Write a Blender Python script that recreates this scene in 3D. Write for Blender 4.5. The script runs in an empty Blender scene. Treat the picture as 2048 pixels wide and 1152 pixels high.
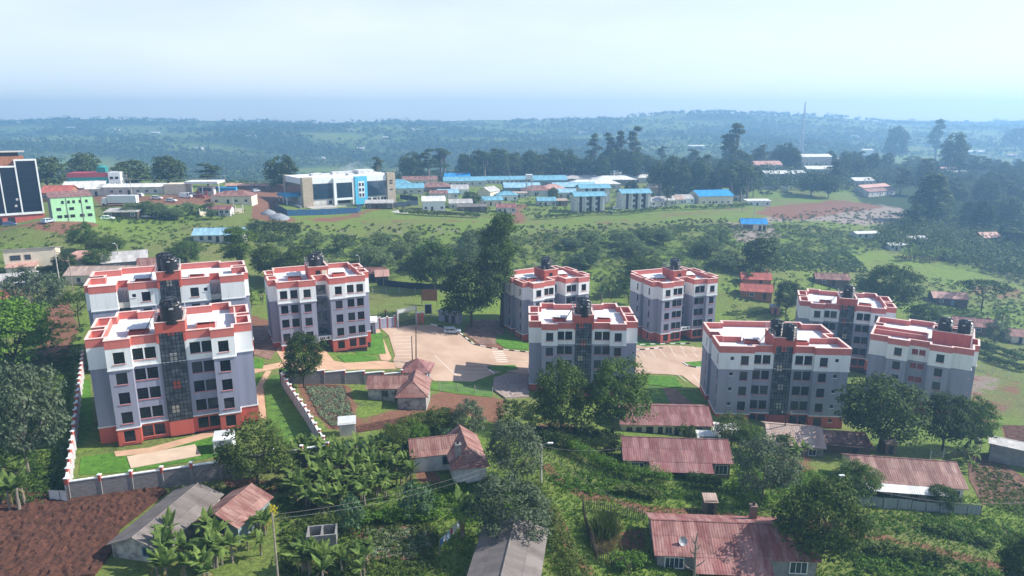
import bpy, math, random
import numpy as np
from mathutils import Vector, geometry
R = math.radians
random.seed(11)
rng = np.random.default_rng(11)
sc = bpy.context.scene
COL = sc.collection

# ------------------------------------------------------------------ camera, sky, sun
F = 1384.0
PITCH = R(13.64)
CAMZ = 46.0
cd = bpy.data.cameras.new("camera")
cam = bpy.data.objects.new("camera", cd)
COL.objects.link(cam)
cd.sensor_width = 36.0
cd.lens = 36.0 * F / 2048.0
cd.clip_start = 0.5
cd.clip_end = 30000
cam.location = (0, 0, CAMZ)
cam.rotation_euler = (R(90) - PITCH, 0, 0)
sc.camera = cam

SUN_AZ = 81.0        # from +Y towards +X
SUN_EL = 38.0
w = bpy.data.worlds.new("World")
sc.world = w
w.use_nodes = True
nt = w.node_tree
nt.nodes.clear()
sky = nt.nodes.new("ShaderNodeTexSky")
sky.sky_type = 'NISHITA'
sky.sun_disc = False
sky.sun_elevation = R(SUN_EL)
sky.sun_rotation = R(SUN_AZ)
sky.altitude = 1700
sky.air_density = 1.0
sky.dust_density = 3.2
sky.ozone_density = 1.0
bg = nt.nodes.new("ShaderNodeBackground")
bg.inputs["Strength"].default_value = 0.115
ow = nt.nodes.new("ShaderNodeOutputWorld")
# thin high cloud: the sky washed towards white in soft streaks
tc = nt.nodes.new("ShaderNodeTexCoord")
mp = nt.nodes.new("ShaderNodeMapping")
mp.inputs["Scale"].default_value = (1.6, 1.6, 7.0)
mp.inputs["Rotation"].default_value = (0.10, 0.16, 0.0)
nz = nt.nodes.new("ShaderNodeTexNoise")
nz.inputs["Scale"].default_value = 1.3
nz.inputs["Detail"].default_value = 6
nz.inputs["Roughness"].default_value = 0.52
rp = nt.nodes.new("ShaderNodeValToRGB")
rp.color_ramp.elements[0].position = 0.40
rp.color_ramp.elements[1].position = 0.80
rp.color_ramp.elements[0].color = (0.5, 0.5, 0.5, 1)
rp.color_ramp.elements[1].color = (0.85, 0.85, 0.85, 1)
mx = nt.nodes.new("ShaderNodeMixRGB")
mx.inputs[2].default_value = (6.9, 7.0, 7.3, 1)
nt.links.new(tc.outputs["Generated"], mp.inputs[0])
nt.links.new(mp.outputs[0], nz.inputs["Vector"])
nt.links.new(nz.outputs["Fac"], rp.inputs[0])
sx = nt.nodes.new("ShaderNodeSeparateXYZ")
nt.links.new(tc.outputs["Generated"], sx.inputs[0])
mr = nt.nodes.new("ShaderNodeMapRange")
mr.inputs["From Min"].default_value = 0.12; mr.inputs["From Max"].default_value = 0.5
mr.inputs["To Min"].default_value = 1.0; mr.inputs["To Max"].default_value = 0.12
nt.links.new(sx.outputs[2], mr.inputs["Value"])
mm = nt.nodes.new("ShaderNodeMath"); mm.operation = 'MULTIPLY'
nt.links.new(rp.outputs[0], mm.inputs[0]); nt.links.new(mr.outputs[0], mm.inputs[1])
nt.links.new(mm.outputs[0], mx.inputs[0])
nt.links.new(sky.outputs[0], mx.inputs[1])
nt.links.new(mx.outputs[0], bg.inputs[0])
nt.links.new(bg.outputs[0], ow.inputs[0])

sl = bpy.data.lights.new("sun", 'SUN')
sl.energy = 5.0
sl.angle = R(0.5)
sl.color = (1.0, 0.945, 0.85)
so = bpy.data.objects.new("sun", sl)
COL.objects.link(so)
sdir = Vector((math.sin(R(SUN_AZ)) * math.cos(R(SUN_EL)), math.cos(R(SUN_AZ)) * math.cos(R(SUN_EL)), math.sin(R(SUN_EL))))
so.rotation_euler = sdir.to_track_quat('Z', 'Y').to_euler()

sc.view_settings.view_transform = 'Standard'
sc.view_settings.look = 'None'
sc.view_settings.exposure = 0.65
sc.view_settings.gamma = 1.0
sc.view_settings.use_curve_mapping = False
sc.render.engine = 'CYCLES'
cy = sc.cycles
cy.max_bounces = 6
cy.diffuse_bounces = 3
cy.glossy_bounces = 2
cy.transmission_bounces = 4
cy.transparent_max_bounces = 8
cy.volume_bounces = 2
cy.use_denoising = True
cy.use_adaptive_sampling = True

# ------------------------------------------------------------------ helpers
def lnk(o):
    COL.objects.link(o)
    return o

def tag(o, label=None, cat=None, group=None, kind=None):
    if label: o["label"] = label
    if cat: o["category"] = cat
    if group: o["group"] = group
    if kind: o["kind"] = kind
    return o

def thing(name, label, cat, loc=(0, 0, 0), rz=0.0, group=None):
    o = lnk(bpy.data.objects.new(name, None))
    o.empty_display_size = 0.5
    o.location = loc
    o.rotation_euler = (0, 0, rz)
    return tag(o, label, cat, group)

class MB:
    """collects faces with material slots, then makes one mesh object"""
    def __init__(s):
        s.v, s.f, s.m, s.mats = [], [], [], []
    def mi(s, mat):
        if mat not in s.mats: s.mats.append(mat)
        return s.mats.index(mat)
    def face(s, pts, mat):
        n = len(s.v)
        s.v.extend([tuple(p) for p in pts])
        s.f.append(tuple(range(n, n + len(pts))))
        s.m.append(s.mi(mat))
    def box(s, x0, x1, y0, y1, z0, z1, mat, top=None):
        a = [(x0, y0, z0), (x1, y0, z0), (x1, y1, z0), (x0, y1, z0), (x0, y0, z1), (x1, y0, z1), (x1, y1, z1), (x0, y1, z1)]
        for q, t in (((0, 1, 5, 4), 0), ((1, 2, 6, 5), 0), ((2, 3, 7, 6), 0), ((3, 0, 4, 7), 0), ((4, 5, 6, 7), 1), ((3, 2, 1, 0), 0)):
            s.face([a[i] for i in q], top if (t and top) else mat)
    def prism(s, poly, z0, z1, mat, top=None, bottom=False):
        n = len(poly)
        for i in range(n):
            p, q = poly[i], poly[(i + 1) % n]
            s.face([(p[0], p[1], z0), (q[0], q[1], z0), (q[0], q[1], z1), (p[0], p[1], z1)], mat)
        s.face([(p[0], p[1], z1) for p in poly], top or mat)
        if bottom: s.face([(p[0], p[1], z0) for p in reversed(poly)], mat)
    def bar(s, a, b, r, mat, n=6, r2=None):
        a, b = Vector(a), Vector(b)
        d = (b - a)
        if d.length < 1e-6: return
        d.normalize()
        u = d.orthogonal().normalized()
        w_ = d.cross(u)
        r2 = r if r2 is None else r2
        base = len(s.v)
        for c, rr in ((a, r), (b, r2)):
            for k in range(n):
                t = 2 * math.pi * k / n
                s.v.append(tuple(c + (u * math.cos(t) + w_ * math.sin(t)) * rr))
        m = s.mi(mat)
        for k in range(n):
            s.f.append((base + k, base + (k + 1) % n, base + n + (k + 1) % n, base + n + k)); s.m.append(m)
        s.f.append(tuple(base + n + k for k in range(n))); s.m.append(m)
        s.f.append(tuple(base + n - 1 - k for k in range(n))); s.m.append(m)
    def tube(s, pts, radii, mat, n=6):
        for i in range(len(pts) - 1):
            s.bar(pts[i], pts[i + 1], radii[i], mat, n, radii[i + 1])
    def lathe(s, prof, n, mat, c=(0, 0)):
        base = len(s.v)
        for r, z in prof:
            for k in range(n):
                t = 2 * math.pi * k / n
                s.v.append((c[0] + r * math.cos(t), c[1] + r * math.sin(t), z))
        m = s.mi(mat)
        for i in range(len(prof) - 1):
            for k in range(n):
                a = base + i * n + k; b = base + i * n + (k + 1) % n
                s.f.append((a, b, b + n, a + n)); s.m.append(m)
        s.f.append(tuple(base + (len(prof) - 1) * n + k for k in range(n))); s.m.append(m)
    def mesh(s, name):
        me = bpy.data.meshes.new(name)
        me.from_pydata(s.v, [], s.f)
        for mt in s.mats: me.materials.append(mt)
        me.polygons.foreach_set("material_index", s.m)
        me.update()
        return me
    def build(s, name, parent=None, loc=(0, 0, 0), rz=0, smooth=False):
        me = s.mesh(name)
        if smooth:
            me.polygons.foreach_set("use_smooth", [True] * len(me.polygons))
        o = lnk(bpy.data.objects.new(name, me))
        o.location = loc
        o.rotation_euler = (0, 0, rz)
        if parent: o.parent = parent
        return o

def child(name, me, parent, loc=(0, 0, 0), rz=0, scale=None):
    o = lnk(bpy.data.objects.new(name, me))
    o.parent = parent
    o.location = loc
    o.rotation_euler = (0, 0, rz)
    if scale: o.scale = scale
    return o

def copy_tree(o, parent=None):
    c = o.copy()
    COL.objects.link(c)
    c.parent = parent
    for ch in list(o.children): copy_tree(ch, c)
    return c

# ------------------------------------------------------------------ materials
def mat(name, col, rough=0.85, var=0.0, scale=1.0, bump=0.0, bscale=None, col2=None, spec=0.3, metal=0.0, stretch=None, lo=0.35, hi=0.65, space="Object"):
    m = bpy.data.materials.new(name)
    m.use_nodes = True
    t = m.node_tree
    b = t.nodes["Principled BSDF"]
    b.inputs["Roughness"].default_value = rough
    b.inputs["Specular IOR Level"].default_value = spec
    b.inputs["Metallic"].default_value = metal
    b.inputs["Base Color"].default_value = (*col, 1)
    m.diffuse_color = (*col, 1)
    if var or col2 or bump:
        co = t.nodes.new("ShaderNodeTexCoord")
        mpn = t.nodes.new("ShaderNodeMapping")
        if stretch: mpn.inputs["Scale"].default_value = stretch
        t.links.new(co.outputs[space], mpn.inputs[0])
        n = t.nodes.new("ShaderNodeTexNoise")
        n.inputs["Scale"].default_value = scale
        n.inputs["Detail"].default_value = 6
        n.inputs["Roughness"].default_value = 0.62
        t.links.new(mpn.outputs[0], n.inputs["Vector"])
        if var or col2:
            r = t.nodes.new("ShaderNodeValToRGB")
            c2 = col2 or tuple(c * (1 - var) for c in col)
            c1 = col if col2 else tuple(min(1, c * (1 + var * .6)) for c in col)
            r.color_ramp.elements[0].position = lo
            r.color_ramp.elements[1].position = hi
            r.color_ramp.elements[0].color = (*c2, 1)
            r.color_ramp.elements[1].color = (*c1, 1)
            t.links.new(n.outputs["Fac"], r.inputs[0])
            t.links.new(r.outputs[0], b.inputs["Base Color"])
        if bump:
            n2 = t.nodes.new("ShaderNodeTexNoise")
            n2.inputs["Scale"].default_value = bscale or scale * 4
            n2.inputs["Detail"].default_value = 5
            t.links.new(mpn.outputs[0], n2.inputs["Vector"])
            bp = t.nodes.new("ShaderNodeBump")
            bp.inputs["Strength"].default_value = 1.0
            bp.inputs["Distance"].default_value = bump
            t.links.new(n2.outputs["Fac"], bp.inputs["Height"])
            t.links.new(bp.outputs[0], b.inputs["Normal"])
    return m

def leafmat(name, dark, light, trans=0.3, rough=0.6):
    """leaf colour differs from leaf to leaf and from plant to plant"""
    m = bpy.data.materials.new(name)
    m.use_nodes = True
    t = m.node_tree
    b = t.nodes["Principled BSDF"]
    out = t.nodes["Material Output"]
    b.inputs["Roughness"].default_value = max(rough, .68)
    b.inputs["Specular IOR Level"].default_value = 0.12
    g = t.nodes.new("ShaderNodeNewGeometry")
    oi = t.nodes.new("ShaderNodeObjectInfo")
    co = t.nodes.new("ShaderNodeTexCoord")
    n = t.nodes.new("ShaderNodeTexNoise")
    n.inputs["Scale"].default_value = 0.55
    n.inputs["Detail"].default_value = 2
    t.links.new(g.outputs["Position"], n.inputs["Vector"])
    a1 = t.nodes.new("ShaderNodeMath"); a1.operation = 'MULTIPLY_ADD'
    a1.inputs[1].default_value = 0.45; a1.inputs[2].default_value = -0.12
    t.links.new(g.outputs["Random Per Island"], a1.inputs[0])
    a2 = t.nodes.new("ShaderNodeMath"); a2.operation = 'MULTIPLY_ADD'
    a2.inputs[1].default_value = 0.30
    t.links.new(oi.outputs["Random"], a2.inputs[0]); t.links.new(a1.outputs[0], a2.inputs[2])
    a3 = t.nodes.new("ShaderNodeMath"); a3.operation = 'MULTIPLY_ADD'
    a3.inputs[1].default_value = 0.55
    t.links.new(n.outputs["Fac"], a3.inputs[0]); t.links.new(a2.outputs[0], a3.inputs[2])
    r = t.nodes.new("ShaderNodeValToRGB")
    r.color_ramp.elements[0].position = 0.15
    r.color_ramp.elements[1].position = 0.95
    r.color_ramp.elements[0].color = (*dark, 1)
    r.color_ramp.elements[1].color = (*light, 1)
    t.links.new(a3.outputs[0], r.inputs[0])
    t.links.new(r.outputs[0], b.inputs["Base Color"])
    tr = t.nodes.new("ShaderNodeBsdfTranslucent")
    t.links.new(r.outputs[0], tr.inputs[0])
    ms = t.nodes.new("ShaderNodeMixShader")
    ms.inputs[0].default_value = trans
    t.links.new(b.outputs[0], ms.inputs[1]); t.links.new(tr.outputs[0], ms.inputs[2])
    t.links.new(ms.outputs[0], out.inputs[0])
    m.diffuse_color = (*light, 1)
    return m

def roofmat(name, base, streak, rust, per=0.76, amt=0.6, sax=0):
    """corrugated sheets: rows of sheets with paler and rusty streaks running down the slope"""
    m = bpy.data.materials.new(name)
    m.use_nodes = True
    t = m.node_tree
    b = t.nodes["Principled BSDF"]
    b.inputs["Roughness"].default_value = 0.62
    b.inputs["Specular IOR Level"].default_value = 0.3
    co = t.nodes.new("ShaderNodeTexCoord")
    mp1 = t.nodes.new("ShaderNodeMapping")
    mp1.inputs["Scale"].default_value = (1.3, 0.24, 0.24) if sax == 0 else (0.24, 1.3, 0.24)
    t.links.new(co.outputs["Object"], mp1.inputs[0])
    n1 = t.nodes.new("ShaderNodeTexNoise")
    n1.inputs["Scale"].default_value = 1.0; n1.inputs["Detail"].default_value = 5; n1.inputs["Roughness"].default_value = 0.7
    t.links.new(mp1.outputs[0], n1.inputs["Vector"])
    r1 = t.nodes.new("ShaderNodeValToRGB")
    r1.color_ramp.elements[0].position = 0.42; r1.color_ramp.elements[1].position = 0.72
    r1.color_ramp.elements[0].color = (*base, 1); r1.color_ramp.elements[1].color = (*streak, 1)
    t.links.new(n1.outputs["Fac"], r1.inputs[0])
    n2 = t.nodes.new("ShaderNodeTexNoise")
    n2.inputs["Scale"].default_value = 0.55; n2.inputs["Detail"].default_value = 7; n2.inputs["Roughness"].default_value = 0.7
    t.links.new(co.outputs["Object"], n2.inputs["Vector"])
    r2 = t.nodes.new("ShaderNodeValToRGB")
    r2.color_ramp.elements[0].position = 0.5; r2.color_ramp.elements[1].position = 0.68
    r2.color_ramp.elements[0].color = (0, 0, 0, 1); r2.color_ramp.elements[1].color = (amt, amt, amt, 1)
    t.links.new(n2.outputs["Fac"], r2.inputs[0])
    mx_ = t.nodes.new("ShaderNodeMixRGB")
    mx_.inputs[2].default_value = (*rust, 1)
    t.links.new(r2.outputs[0], mx_.inputs[0]); t.links.new(r1.outputs[0], mx_.inputs[1])
    # sheet joints across and ribs along the slope
    sp = t.nodes.new("ShaderNodeSeparateXYZ")
    t.links.new(co.outputs["Object"], sp.inputs[0])
    wv = t.nodes.new("ShaderNodeMath"); wv.operation = 'MULTIPLY'; wv.inputs[1].default_value = 2 * math.pi / 0.30
    t.links.new(sp.outputs[sax], wv.inputs[0])
    sn = t.nodes.new("ShaderNodeMath"); sn.operation = 'SINE'
    t.links.new(wv.outputs[0], sn.inputs[0])
    bp = t.nodes.new("ShaderNodeBump"); bp.inputs["Distance"].default_value = 0.012; bp.inputs["Strength"].default_value = 0.6
    t.links.new(sn.outputs[0], bp.inputs["Height"])
    t.links.new(bp.outputs[0], b.inputs["Normal"])
    dv = t.nodes.new("ShaderNodeMath"); dv.operation = 'DIVIDE'; dv.inputs[1].default_value = per
    t.links.new(sp.outputs[sax], dv.inputs[0])
    fl = t.nodes.new("ShaderNodeMath"); fl.operation = 'FLOOR'
    t.links.new(dv.outputs[0], fl.inputs[0])
    dv2 = t.nodes.new("ShaderNodeMath"); dv2.operation = 'DIVIDE'; dv2.inputs[1].default_value = 1.9
    t.links.new(sp.outputs[1 - sax], dv2.inputs[0])
    fl2 = t.nodes.new("ShaderNodeMath"); fl2.operation = 'FLOOR'
    t.links.new(dv2.outputs[0], fl2.inputs[0])
    cb = t.nodes.new("ShaderNodeCombineXYZ")
    t.links.new(fl.outputs[0], cb.inputs[0]); t.links.new(fl2.outputs[0], cb.inputs[1])
    wn = t.nodes.new("ShaderNodeTexWhiteNoise")
    t.links.new(cb.outputs[0], wn.inputs["Vector"])
    fr_ = t.nodes.new("ShaderNodeMath"); fr_.operation = 'FRACT'
    t.links.new(dv2.outputs[0], fr_.inputs[0])
    lt_ = t.nodes.new("ShaderNodeMath"); lt_.operation = 'LESS_THAN'; lt_.inputs[1].default_value = 0.045
    t.links.new(fr_.outputs[0], lt_.inputs[0])
    jm = t.nodes.new("ShaderNodeMath"); jm.operation = 'MULTIPLY_ADD'; jm.inputs[1].default_value = -0.22; jm.inputs[2].default_value = 0.0
    t.links.new(lt_.outputs[0], jm.inputs[0])
    hs = t.nodes.new("ShaderNodeHueSaturation")
    ma = t.nodes.new("ShaderNodeMath"); ma.operation = 'MULTIPLY_ADD'; ma.inputs[1].default_value = 0.32; ma.inputs[2].default_value = 0.84
    t.links.new(wn.outputs["Value"], ma.inputs[0])
    ad = t.nodes.new("ShaderNodeMath"); ad.operation = 'ADD'
    t.links.new(ma.outputs[0], ad.inputs[0]); t.links.new(jm.outputs[0], ad.inputs[1]); t.links.new(ad.outputs[0], hs.inputs["Value"])
    t.links.new(mx_.outputs[0], hs.inputs["Color"])
    t.links.new(hs.outputs[0], b.inputs["Base Color"])
    m.diffuse_color = (*base, 1)
    return m

# apartment paint
WHITE = mat("white_paint", (0.76, 0.78, 0.79), 0.8, 0.10, 0.8, stretch=(1.6, 1.6, .14), col2=(0.62, 0.63, 0.63), lo=.25, hi=.5)
GREY = mat("grey_lilac_paint", (0.285, 0.295, 0.385), 0.85, 0.1, 0.8, stretch=(1.6, 1.6, .12), col2=(0.225, 0.232, 0.30), lo=.25, hi=.55)
RED = mat("terracotta_paint", (0.48, 0.110, 0.080), 0.8, 0.1, 0.8, stretch=(1.6, 1.6, .2), col2=(0.38, 0.085, 0.062), lo=.25, hi=.55)
SALMON = mat("salmon_parapet_paint", (0.56, 0.165, 0.135), 0.8, 0.1, 0.9, stretch=(1.5, 1.5, .3), col2=(0.47, 0.130, 0.108), lo=.25, hi=.55)
COPING = mat("pale_pink_coping", (0.80, 0.56, 0.50), 0.8)
DECK = mat("white_roof_screed", (0.76, 0.77, 0.79), 0.85, 0.10, 0.35, col2=(0.62, 0.63, 0.66))
PLINTH = mat("dark_foundation_and_shade", (0.05, 0.04, 0.04), 0.9)  # foundation stone, near black to carry the shadow line at the wall foot
STEEL = mat("black_window_steel", (0.018, 0.018, 0.022), 0.5)
REDSTEEL = mat("red_window_grille", (0.36, 0.03, 0.03), 0.5)
GLASS = mat("dark_window_glass", (0.012, 0.016, 0.024), 0.12, spec=0.5)
def _vary(m, c0, c1):
    t = m.node_tree
    oi = t.nodes.new("ShaderNodeObjectInfo"); r = t.nodes.new("ShaderNodeValToRGB")
    r.color_ramp.elements[0].position = .45; r.color_ramp.elements[0].color = (*c0, 1); r.color_ramp.elements[1].color = (*c1, 1)
    t.links.new(oi.outputs["Random"], r.inputs[0]); t.links.new(r.outputs[0], t.nodes["Principled BSDF"].inputs["Base Color"])
_vary(GLASS, (0.008, 0.011, 0.016), (0.075, 0.08, 0.085))
STAIRG = mat("smoky_stair_glass", (0.20, 0.22, 0.25), 0.25, 0.5, 0.9, col2=(0.05, 0.058, 0.07), spec=0.5, lo=.4, hi=.62)
TANK = mat("black_tank_plastic", (0.012, 0.013, 0.016), 0.38, spec=0.5)
RAILM = mat("galvanised_rail", (0.45, 0.46, 0.48), 0.45, metal=0.3)
CREAM = mat("cream_wall", (0.68, 0.60, 0.47), 0.85, 0.12, 0.6)
OFFWHITE = mat("weathered_white_wall", (0.66, 0.65, 0.61), 0.85, 0.2, 0.7, col2=(0.42, 0.41, 0.39))
GREYWALL = mat("grey_block_wall", (0.24, 0.235, 0.23), 0.9, 0.25, 1.2, bump=0.02)
BROWNWALL = mat("brown_plaster_wall", (0.20, 0.14, 0.11), 0.9, 0.25, 0.9)
BRICKWALL = mat("orange_brick_wall", (0.36, 0.16, 0.08), 0.9, 0.25, 1.5)
TEALWALL = mat("grey_teal_wall", (0.20, 0.26, 0.28), 0.9, 0.25, 0.8)
TIMBER = mat("weathered_timber", (0.11, 0.085, 0.065), 0.9, 0.3, 2.0)
PALEWOOD = mat("pale_pole_timber", (0.28, 0.24, 0.20), 0.9, 0.25, 2.0)
CONCRETE = mat("pale_concrete", (0.50, 0.47, 0.43), 0.9, 0.15, 0.8)
STONE = mat("grey_stone_course", (0.20, 0.185, 0.185), 0.92, 0.3, 1.6, bump=0.04, bscale=3, stretch=(1, 1, 4))
WALLIN = mat("pale_lilac_wall_panel", (0.48, 0.45, 0.47), 0.9, 0.1, 1.0)
BLACK = mat("black_rubber", (0.015, 0.015, 0.015), 0.7)
CARW = mat("white_car_paint", (0.72, 0.74, 0.76), 0.3, spec=0.5)
CARS = mat("silver_car_paint", (0.42, 0.50, 0.58), 0.3, spec=0.5)
CARR = mat("red_car_paint", (0.40, 0.05, 0.04), 0.3, spec=0.5)
CARB = mat("blue_car_paint", (0.05, 0.11, 0.30), 0.3, spec=0.5)
WHITEP = mat("white_road_paint", (0.80, 0.78, 0.76), 0.8, 0.1, 3.0)
BLUEP = mat("bright_blue_paint", (0.03, 0.33, 0.62), 0.6, 0.1, 0.5)
CYANP = mat("cyan_wall_paint", (0.09, 0.48, 0.72), 0.6, 0.08, 0.5)
GREENP = mat("mint_green_wall", (0.42, 0.74, 0.42), 0.75, 0.1, 0.6)
TEALP = mat("teal_wall_paint", (0.03, 0.24, 0.23), 0.7, 0.1, 0.5)
PINKP = mat("maroon_band_paint", (0.36, 0.06, 0.08), 0.7)
STONEB = mat("buff_stone_cladding", (0.43, 0.36, 0.27), 0.9, 0.28, 1.2, stretch=(1, 1, 2.5))
BLUEGLASS = mat("blue_black_curtain_glass", (0.012, 0.03, 0.055), 0.10, 0.5, 0.25, col2=(0.02, 0.05, 0.085), spec=0.6)
NAVYGLASS = mat("near_black_facade_glass", (0.006, 0.010, 0.020), 0.22, spec=0.35)
BLUEFENCE = mat("blue_sheet_hoarding", (0.01, 0.09, 0.22), 0.6, 0.5, 0.9, stretch=(4, 4, 0.3), col2=(0.02, 0.05, 0.10))
DKFENCE = mat("dark_sheet_hoarding", (0.02, 0.035, 0.06), 0.7, 0.3, 1.0)
ZINC = mat("grey_zinc_sheet", (0.34, 0.36, 0.38), 0.5, 0.25, 0.8, metal=0.2, stretch=(3, 3, .3))
ZINCW = mat("pale_zinc_sheet", (0.60, 0.62, 0.64), 0.5, 0.15, 0.8, metal=0.1)
R_RED = roofmat("faded_red_sheet_roof", (0.215, 0.075, 0.07), (0.42, 0.255, 0.225), (0.15, 0.055, 0.04))
R_PINK = roofmat("pinkish_red_sheet_roof", (0.205, 0.074, 0.074), (0.37, 0.225, 0.21), (0.155, 0.058, 0.05), amt=0.6)
R_BROWN = roofmat("rusty_brown_sheet_roof", (0.20, 0.085, 0.072), (0.42, 0.28, 0.235), (0.16, 0.06, 0.045))
R_GREY = roofmat("weathered_grey_sheet_roof", (0.160, 0.140, 0.132), (0.225, 0.195, 0.18), (0.11, 0.085, 0.07))
R_LGREY = roofmat("pale_grey_sheet_roof", (0.42, 0.41, 0.40), (0.52, 0.50, 0.47), (0.30, 0.26, 0.23), amt=0.4)
R_TAN = roofmat("tan_rusted_sheet_roof", (0.42, 0.30, 0.25), (0.50, 0.41, 0.35), (0.30, 0.18, 0.14), amt=0.5)
R_BLUE = roofmat("bright_blue_sheet_roof", (0.02, 0.26, 0.62), (0.03, 0.30, 0.66), (0.02, 0.22, 0.5), amt=0.2)
R_SKY = roofmat("sky_blue_sheet_roof", (0.15, 0.36, 0.47), (0.20, 0.42, 0.52), (0.16, 0.28, 0.36), amt=0.5)
STAINED = mat("stained_limewash_wall", (0.46, 0.45, 0.42), 0.9, 0.3, 0.9, col2=(0.14, 0.13, 0.12), lo=.35, hi=.62)
R_PALEBLUE = roofmat("pale_blue_sheet_roof", (0.26, 0.46, 0.58), (0.33, 0.52, 0.62), (0.30, 0.40, 0.46), amt=0.3)
R_ORANGE = roofmat("terracotta_sheet_roof", (0.42, 0.11, 0.08), (0.46, 0.15, 0.11), (0.33, 0.09, 0.06), amt=0.3)
R_PEACH = roofmat("faded_peach_sheet_roof", (0.52, 0.29, 0.24), (0.57, 0.36, 0.30), (0.45, 0.22, 0.18), amt=0.3)
R_WHITE = roofmat("white_sheet_roof", (0.66, 0.66, 0.64), (0.74, 0.74, 0.72), (0.55, 0.52, 0.48), amt=0.3)
BARK = mat("brown_bark", (0.07, 0.05, 0.038), 0.9, 0.3, 3.0)
PALEBARK = mat("pale_bark", (0.22, 0.19, 0.16), 0.9, 0.3, 2.0)
L_DARK = leafmat("deep_green_leaf", (0.010, 0.026, 0.010), (0.112, 0.168, 0.030), 0.26)
L_MID = leafmat("mid_green_leaf", (0.020, 0.050, 0.014), (0.140, 0.225, 0.038), 0.3)
L_BRIGHT = leafmat("bright_green_leaf", (0.035, 0.090, 0.012), (0.170, 0.310, 0.040), 0.32)
L_GREY = leafmat("grey_green_leaf", (0.045, 0.072, 0.040), (0.200, 0.245, 0.140), 0.25)
L_OLIVE = leafmat("olive_green_leaf", (0.030, 0.055, 0.015), (0.150, 0.200, 0.045), 0.3)
L_BLUE = leafmat("blue_green_leaf", (0.022, 0.060, 0.038), (0.130, 0.220, 0.095), 0.27)
L_BAN = leafmat("banana_leaf", (0.040, 0.085, 0.018), (0.240, 0.330, 0.085), 0.38, 0.40)
L_CROP = leafmat("pale_crop_leaf", (0.10, 0.15, 0.085), (0.30, 0.36, 0.22), 0.25)
L_DRY = leafmat("dry_straw_leaf", (0.12, 0.095, 0.04), (0.30, 0.25, 0.12), 0.3)
L_FAR = leafmat("woodland_leaf", (0.018, 0.040, 0.018), (0.120, 0.165, 0.050), 0.25)
L_SCRUB = leafmat("scrub_leaf", (0.045, 0.085, 0.034), (0.195, 0.265, 0.100), 0.25)
L_YEL = leafmat("yellow_flower_leaf", (0.20, 0.20, 0.02), (0.55, 0.48, 0.03), 0.3)
# ------------------------------------------------------------------ terrain
CP, SP_ = math.cos(PITCH), math.sin(PITCH)

def px_point(px, py, z):
    """world x, y of the pixel when its point lies at height z"""
    tt = (py - 576) / F
    Z = (CAMZ - z) / (CP * tt + SP_)
    return (px - 1024) / F * Z, Z * (CP - SP_ * tt)

CTRL_W = [(-48.9, 98, 0), (-62, 128, 1.5), (-38, 145, -2), (14.3, 137, -9.5), (10, 178, -9), (42, 183, -10), (51, 128, -10.7),
          (82, 170, -14.6), (84, 142, -15.5)]
CTRL_P = [(141, 1000, 0), (657, 925, 0), (100, 1100, 0), (330, 1100, -.5), (600, 1100, 0), (1000, 1120, .5), (1130, 1000, -.5),
          (1450, 1130, -1.5), (1700, 1140, -3), (2000, 1100, -5), (1360, 950, -2), (1330, 868, -6), (1800, 1010, -4), (2000, 900, -8),
          (900, 968, 0), (790, 818, -1.5), (700, 960, 0), (1050, 830, -5), (850, 760, -4.5), (950, 650, -5), (800, 650, -3),
          (1300, 700, -9), (1360, 770, -8.5), (780, 700, -3.5), (100, 640, 2), (60, 560, 5), (30, 500, 8), (250, 520, 6),
          (440, 485, 7), (300, 450, 10), (45, 450, 14), (130, 440, 14), (240, 407, 14), (380, 388, 14.5), (530, 430, 10),
          (605, 415, 8), (650, 480, 4), (760, 430, 7), (900, 420, 4.5), (1040, 430, 2), (1180, 425, 1), (1350, 410, 1),
          (1500, 400, -2), (1200, 500, 0), (1000, 520, 0), (850, 540, -1), (650, 540, 0), (1480, 520, -3), (1500, 460, 0),
          (1650, 420, -3), (1480, 590, -7), (1480, 640, -10), (1700, 560, -10), (1900, 600, -16), (2000, 640, -18),
          (1900, 700, -18), (2040, 780, -16), (1980, 850, -11), (1900, 480, -10), (2040, 520, -16), (1850, 400, -5),
          (2000, 420, -8), (950, 360, 5), (1230, 350, 5), (1450, 350, 6), (1620, 340, 8), (1900, 350, 0), (2040, 330, -5), (340, 365, 13)]
_pts = [(x, y, z) for x, y, z in CTRL_W]
for px, py, z in CTRL_P:
    x, y = px_point(px, py, z)
    _pts.append((x, y, z))
for x in (-120, -40, 40, 120): _pts.append((x, 25, 1.0 - 0.03 * x))
_pts += [(-330, 330, 14), (-420, 460, 10), (520, 640, -8), (0, 640, 0), (250, 700, 4), (-250, 520, 8), (-150, 150, 4), (-170, 230, 9), (200, 200, -20), (330, 330, -18), (170, 120, -10)]
_P = np.array(_pts)
_S = 100.0
def _phi(r2):
    return 0.5 * r2 * np.log(np.maximum(r2, 1e-12))
_X = _P[:, :2] / _S
_d2 = ((_X[:, None] - _X[None]) ** 2).sum(-1)
_n = len(_X)
_A = np.zeros((_n + 3, _n + 3))
_A[:_n, :_n] = _phi(_d2) + np.eye(_n) * 0.004
_A[:_n, _n] = 1; _A[:_n, _n + 1:] = _X
_A[_n:, :_n] = _A[:_n, _n:].T
_b = np.zeros(_n + 3); _b[:_n] = _P[:, 2]
_W = np.linalg.solve(_A, _b)

def smooth(a, b, x):
    t = np.clip((x - a) / (b - a), 0, 1)
    return t * t * (3 - 2 * t)

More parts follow.
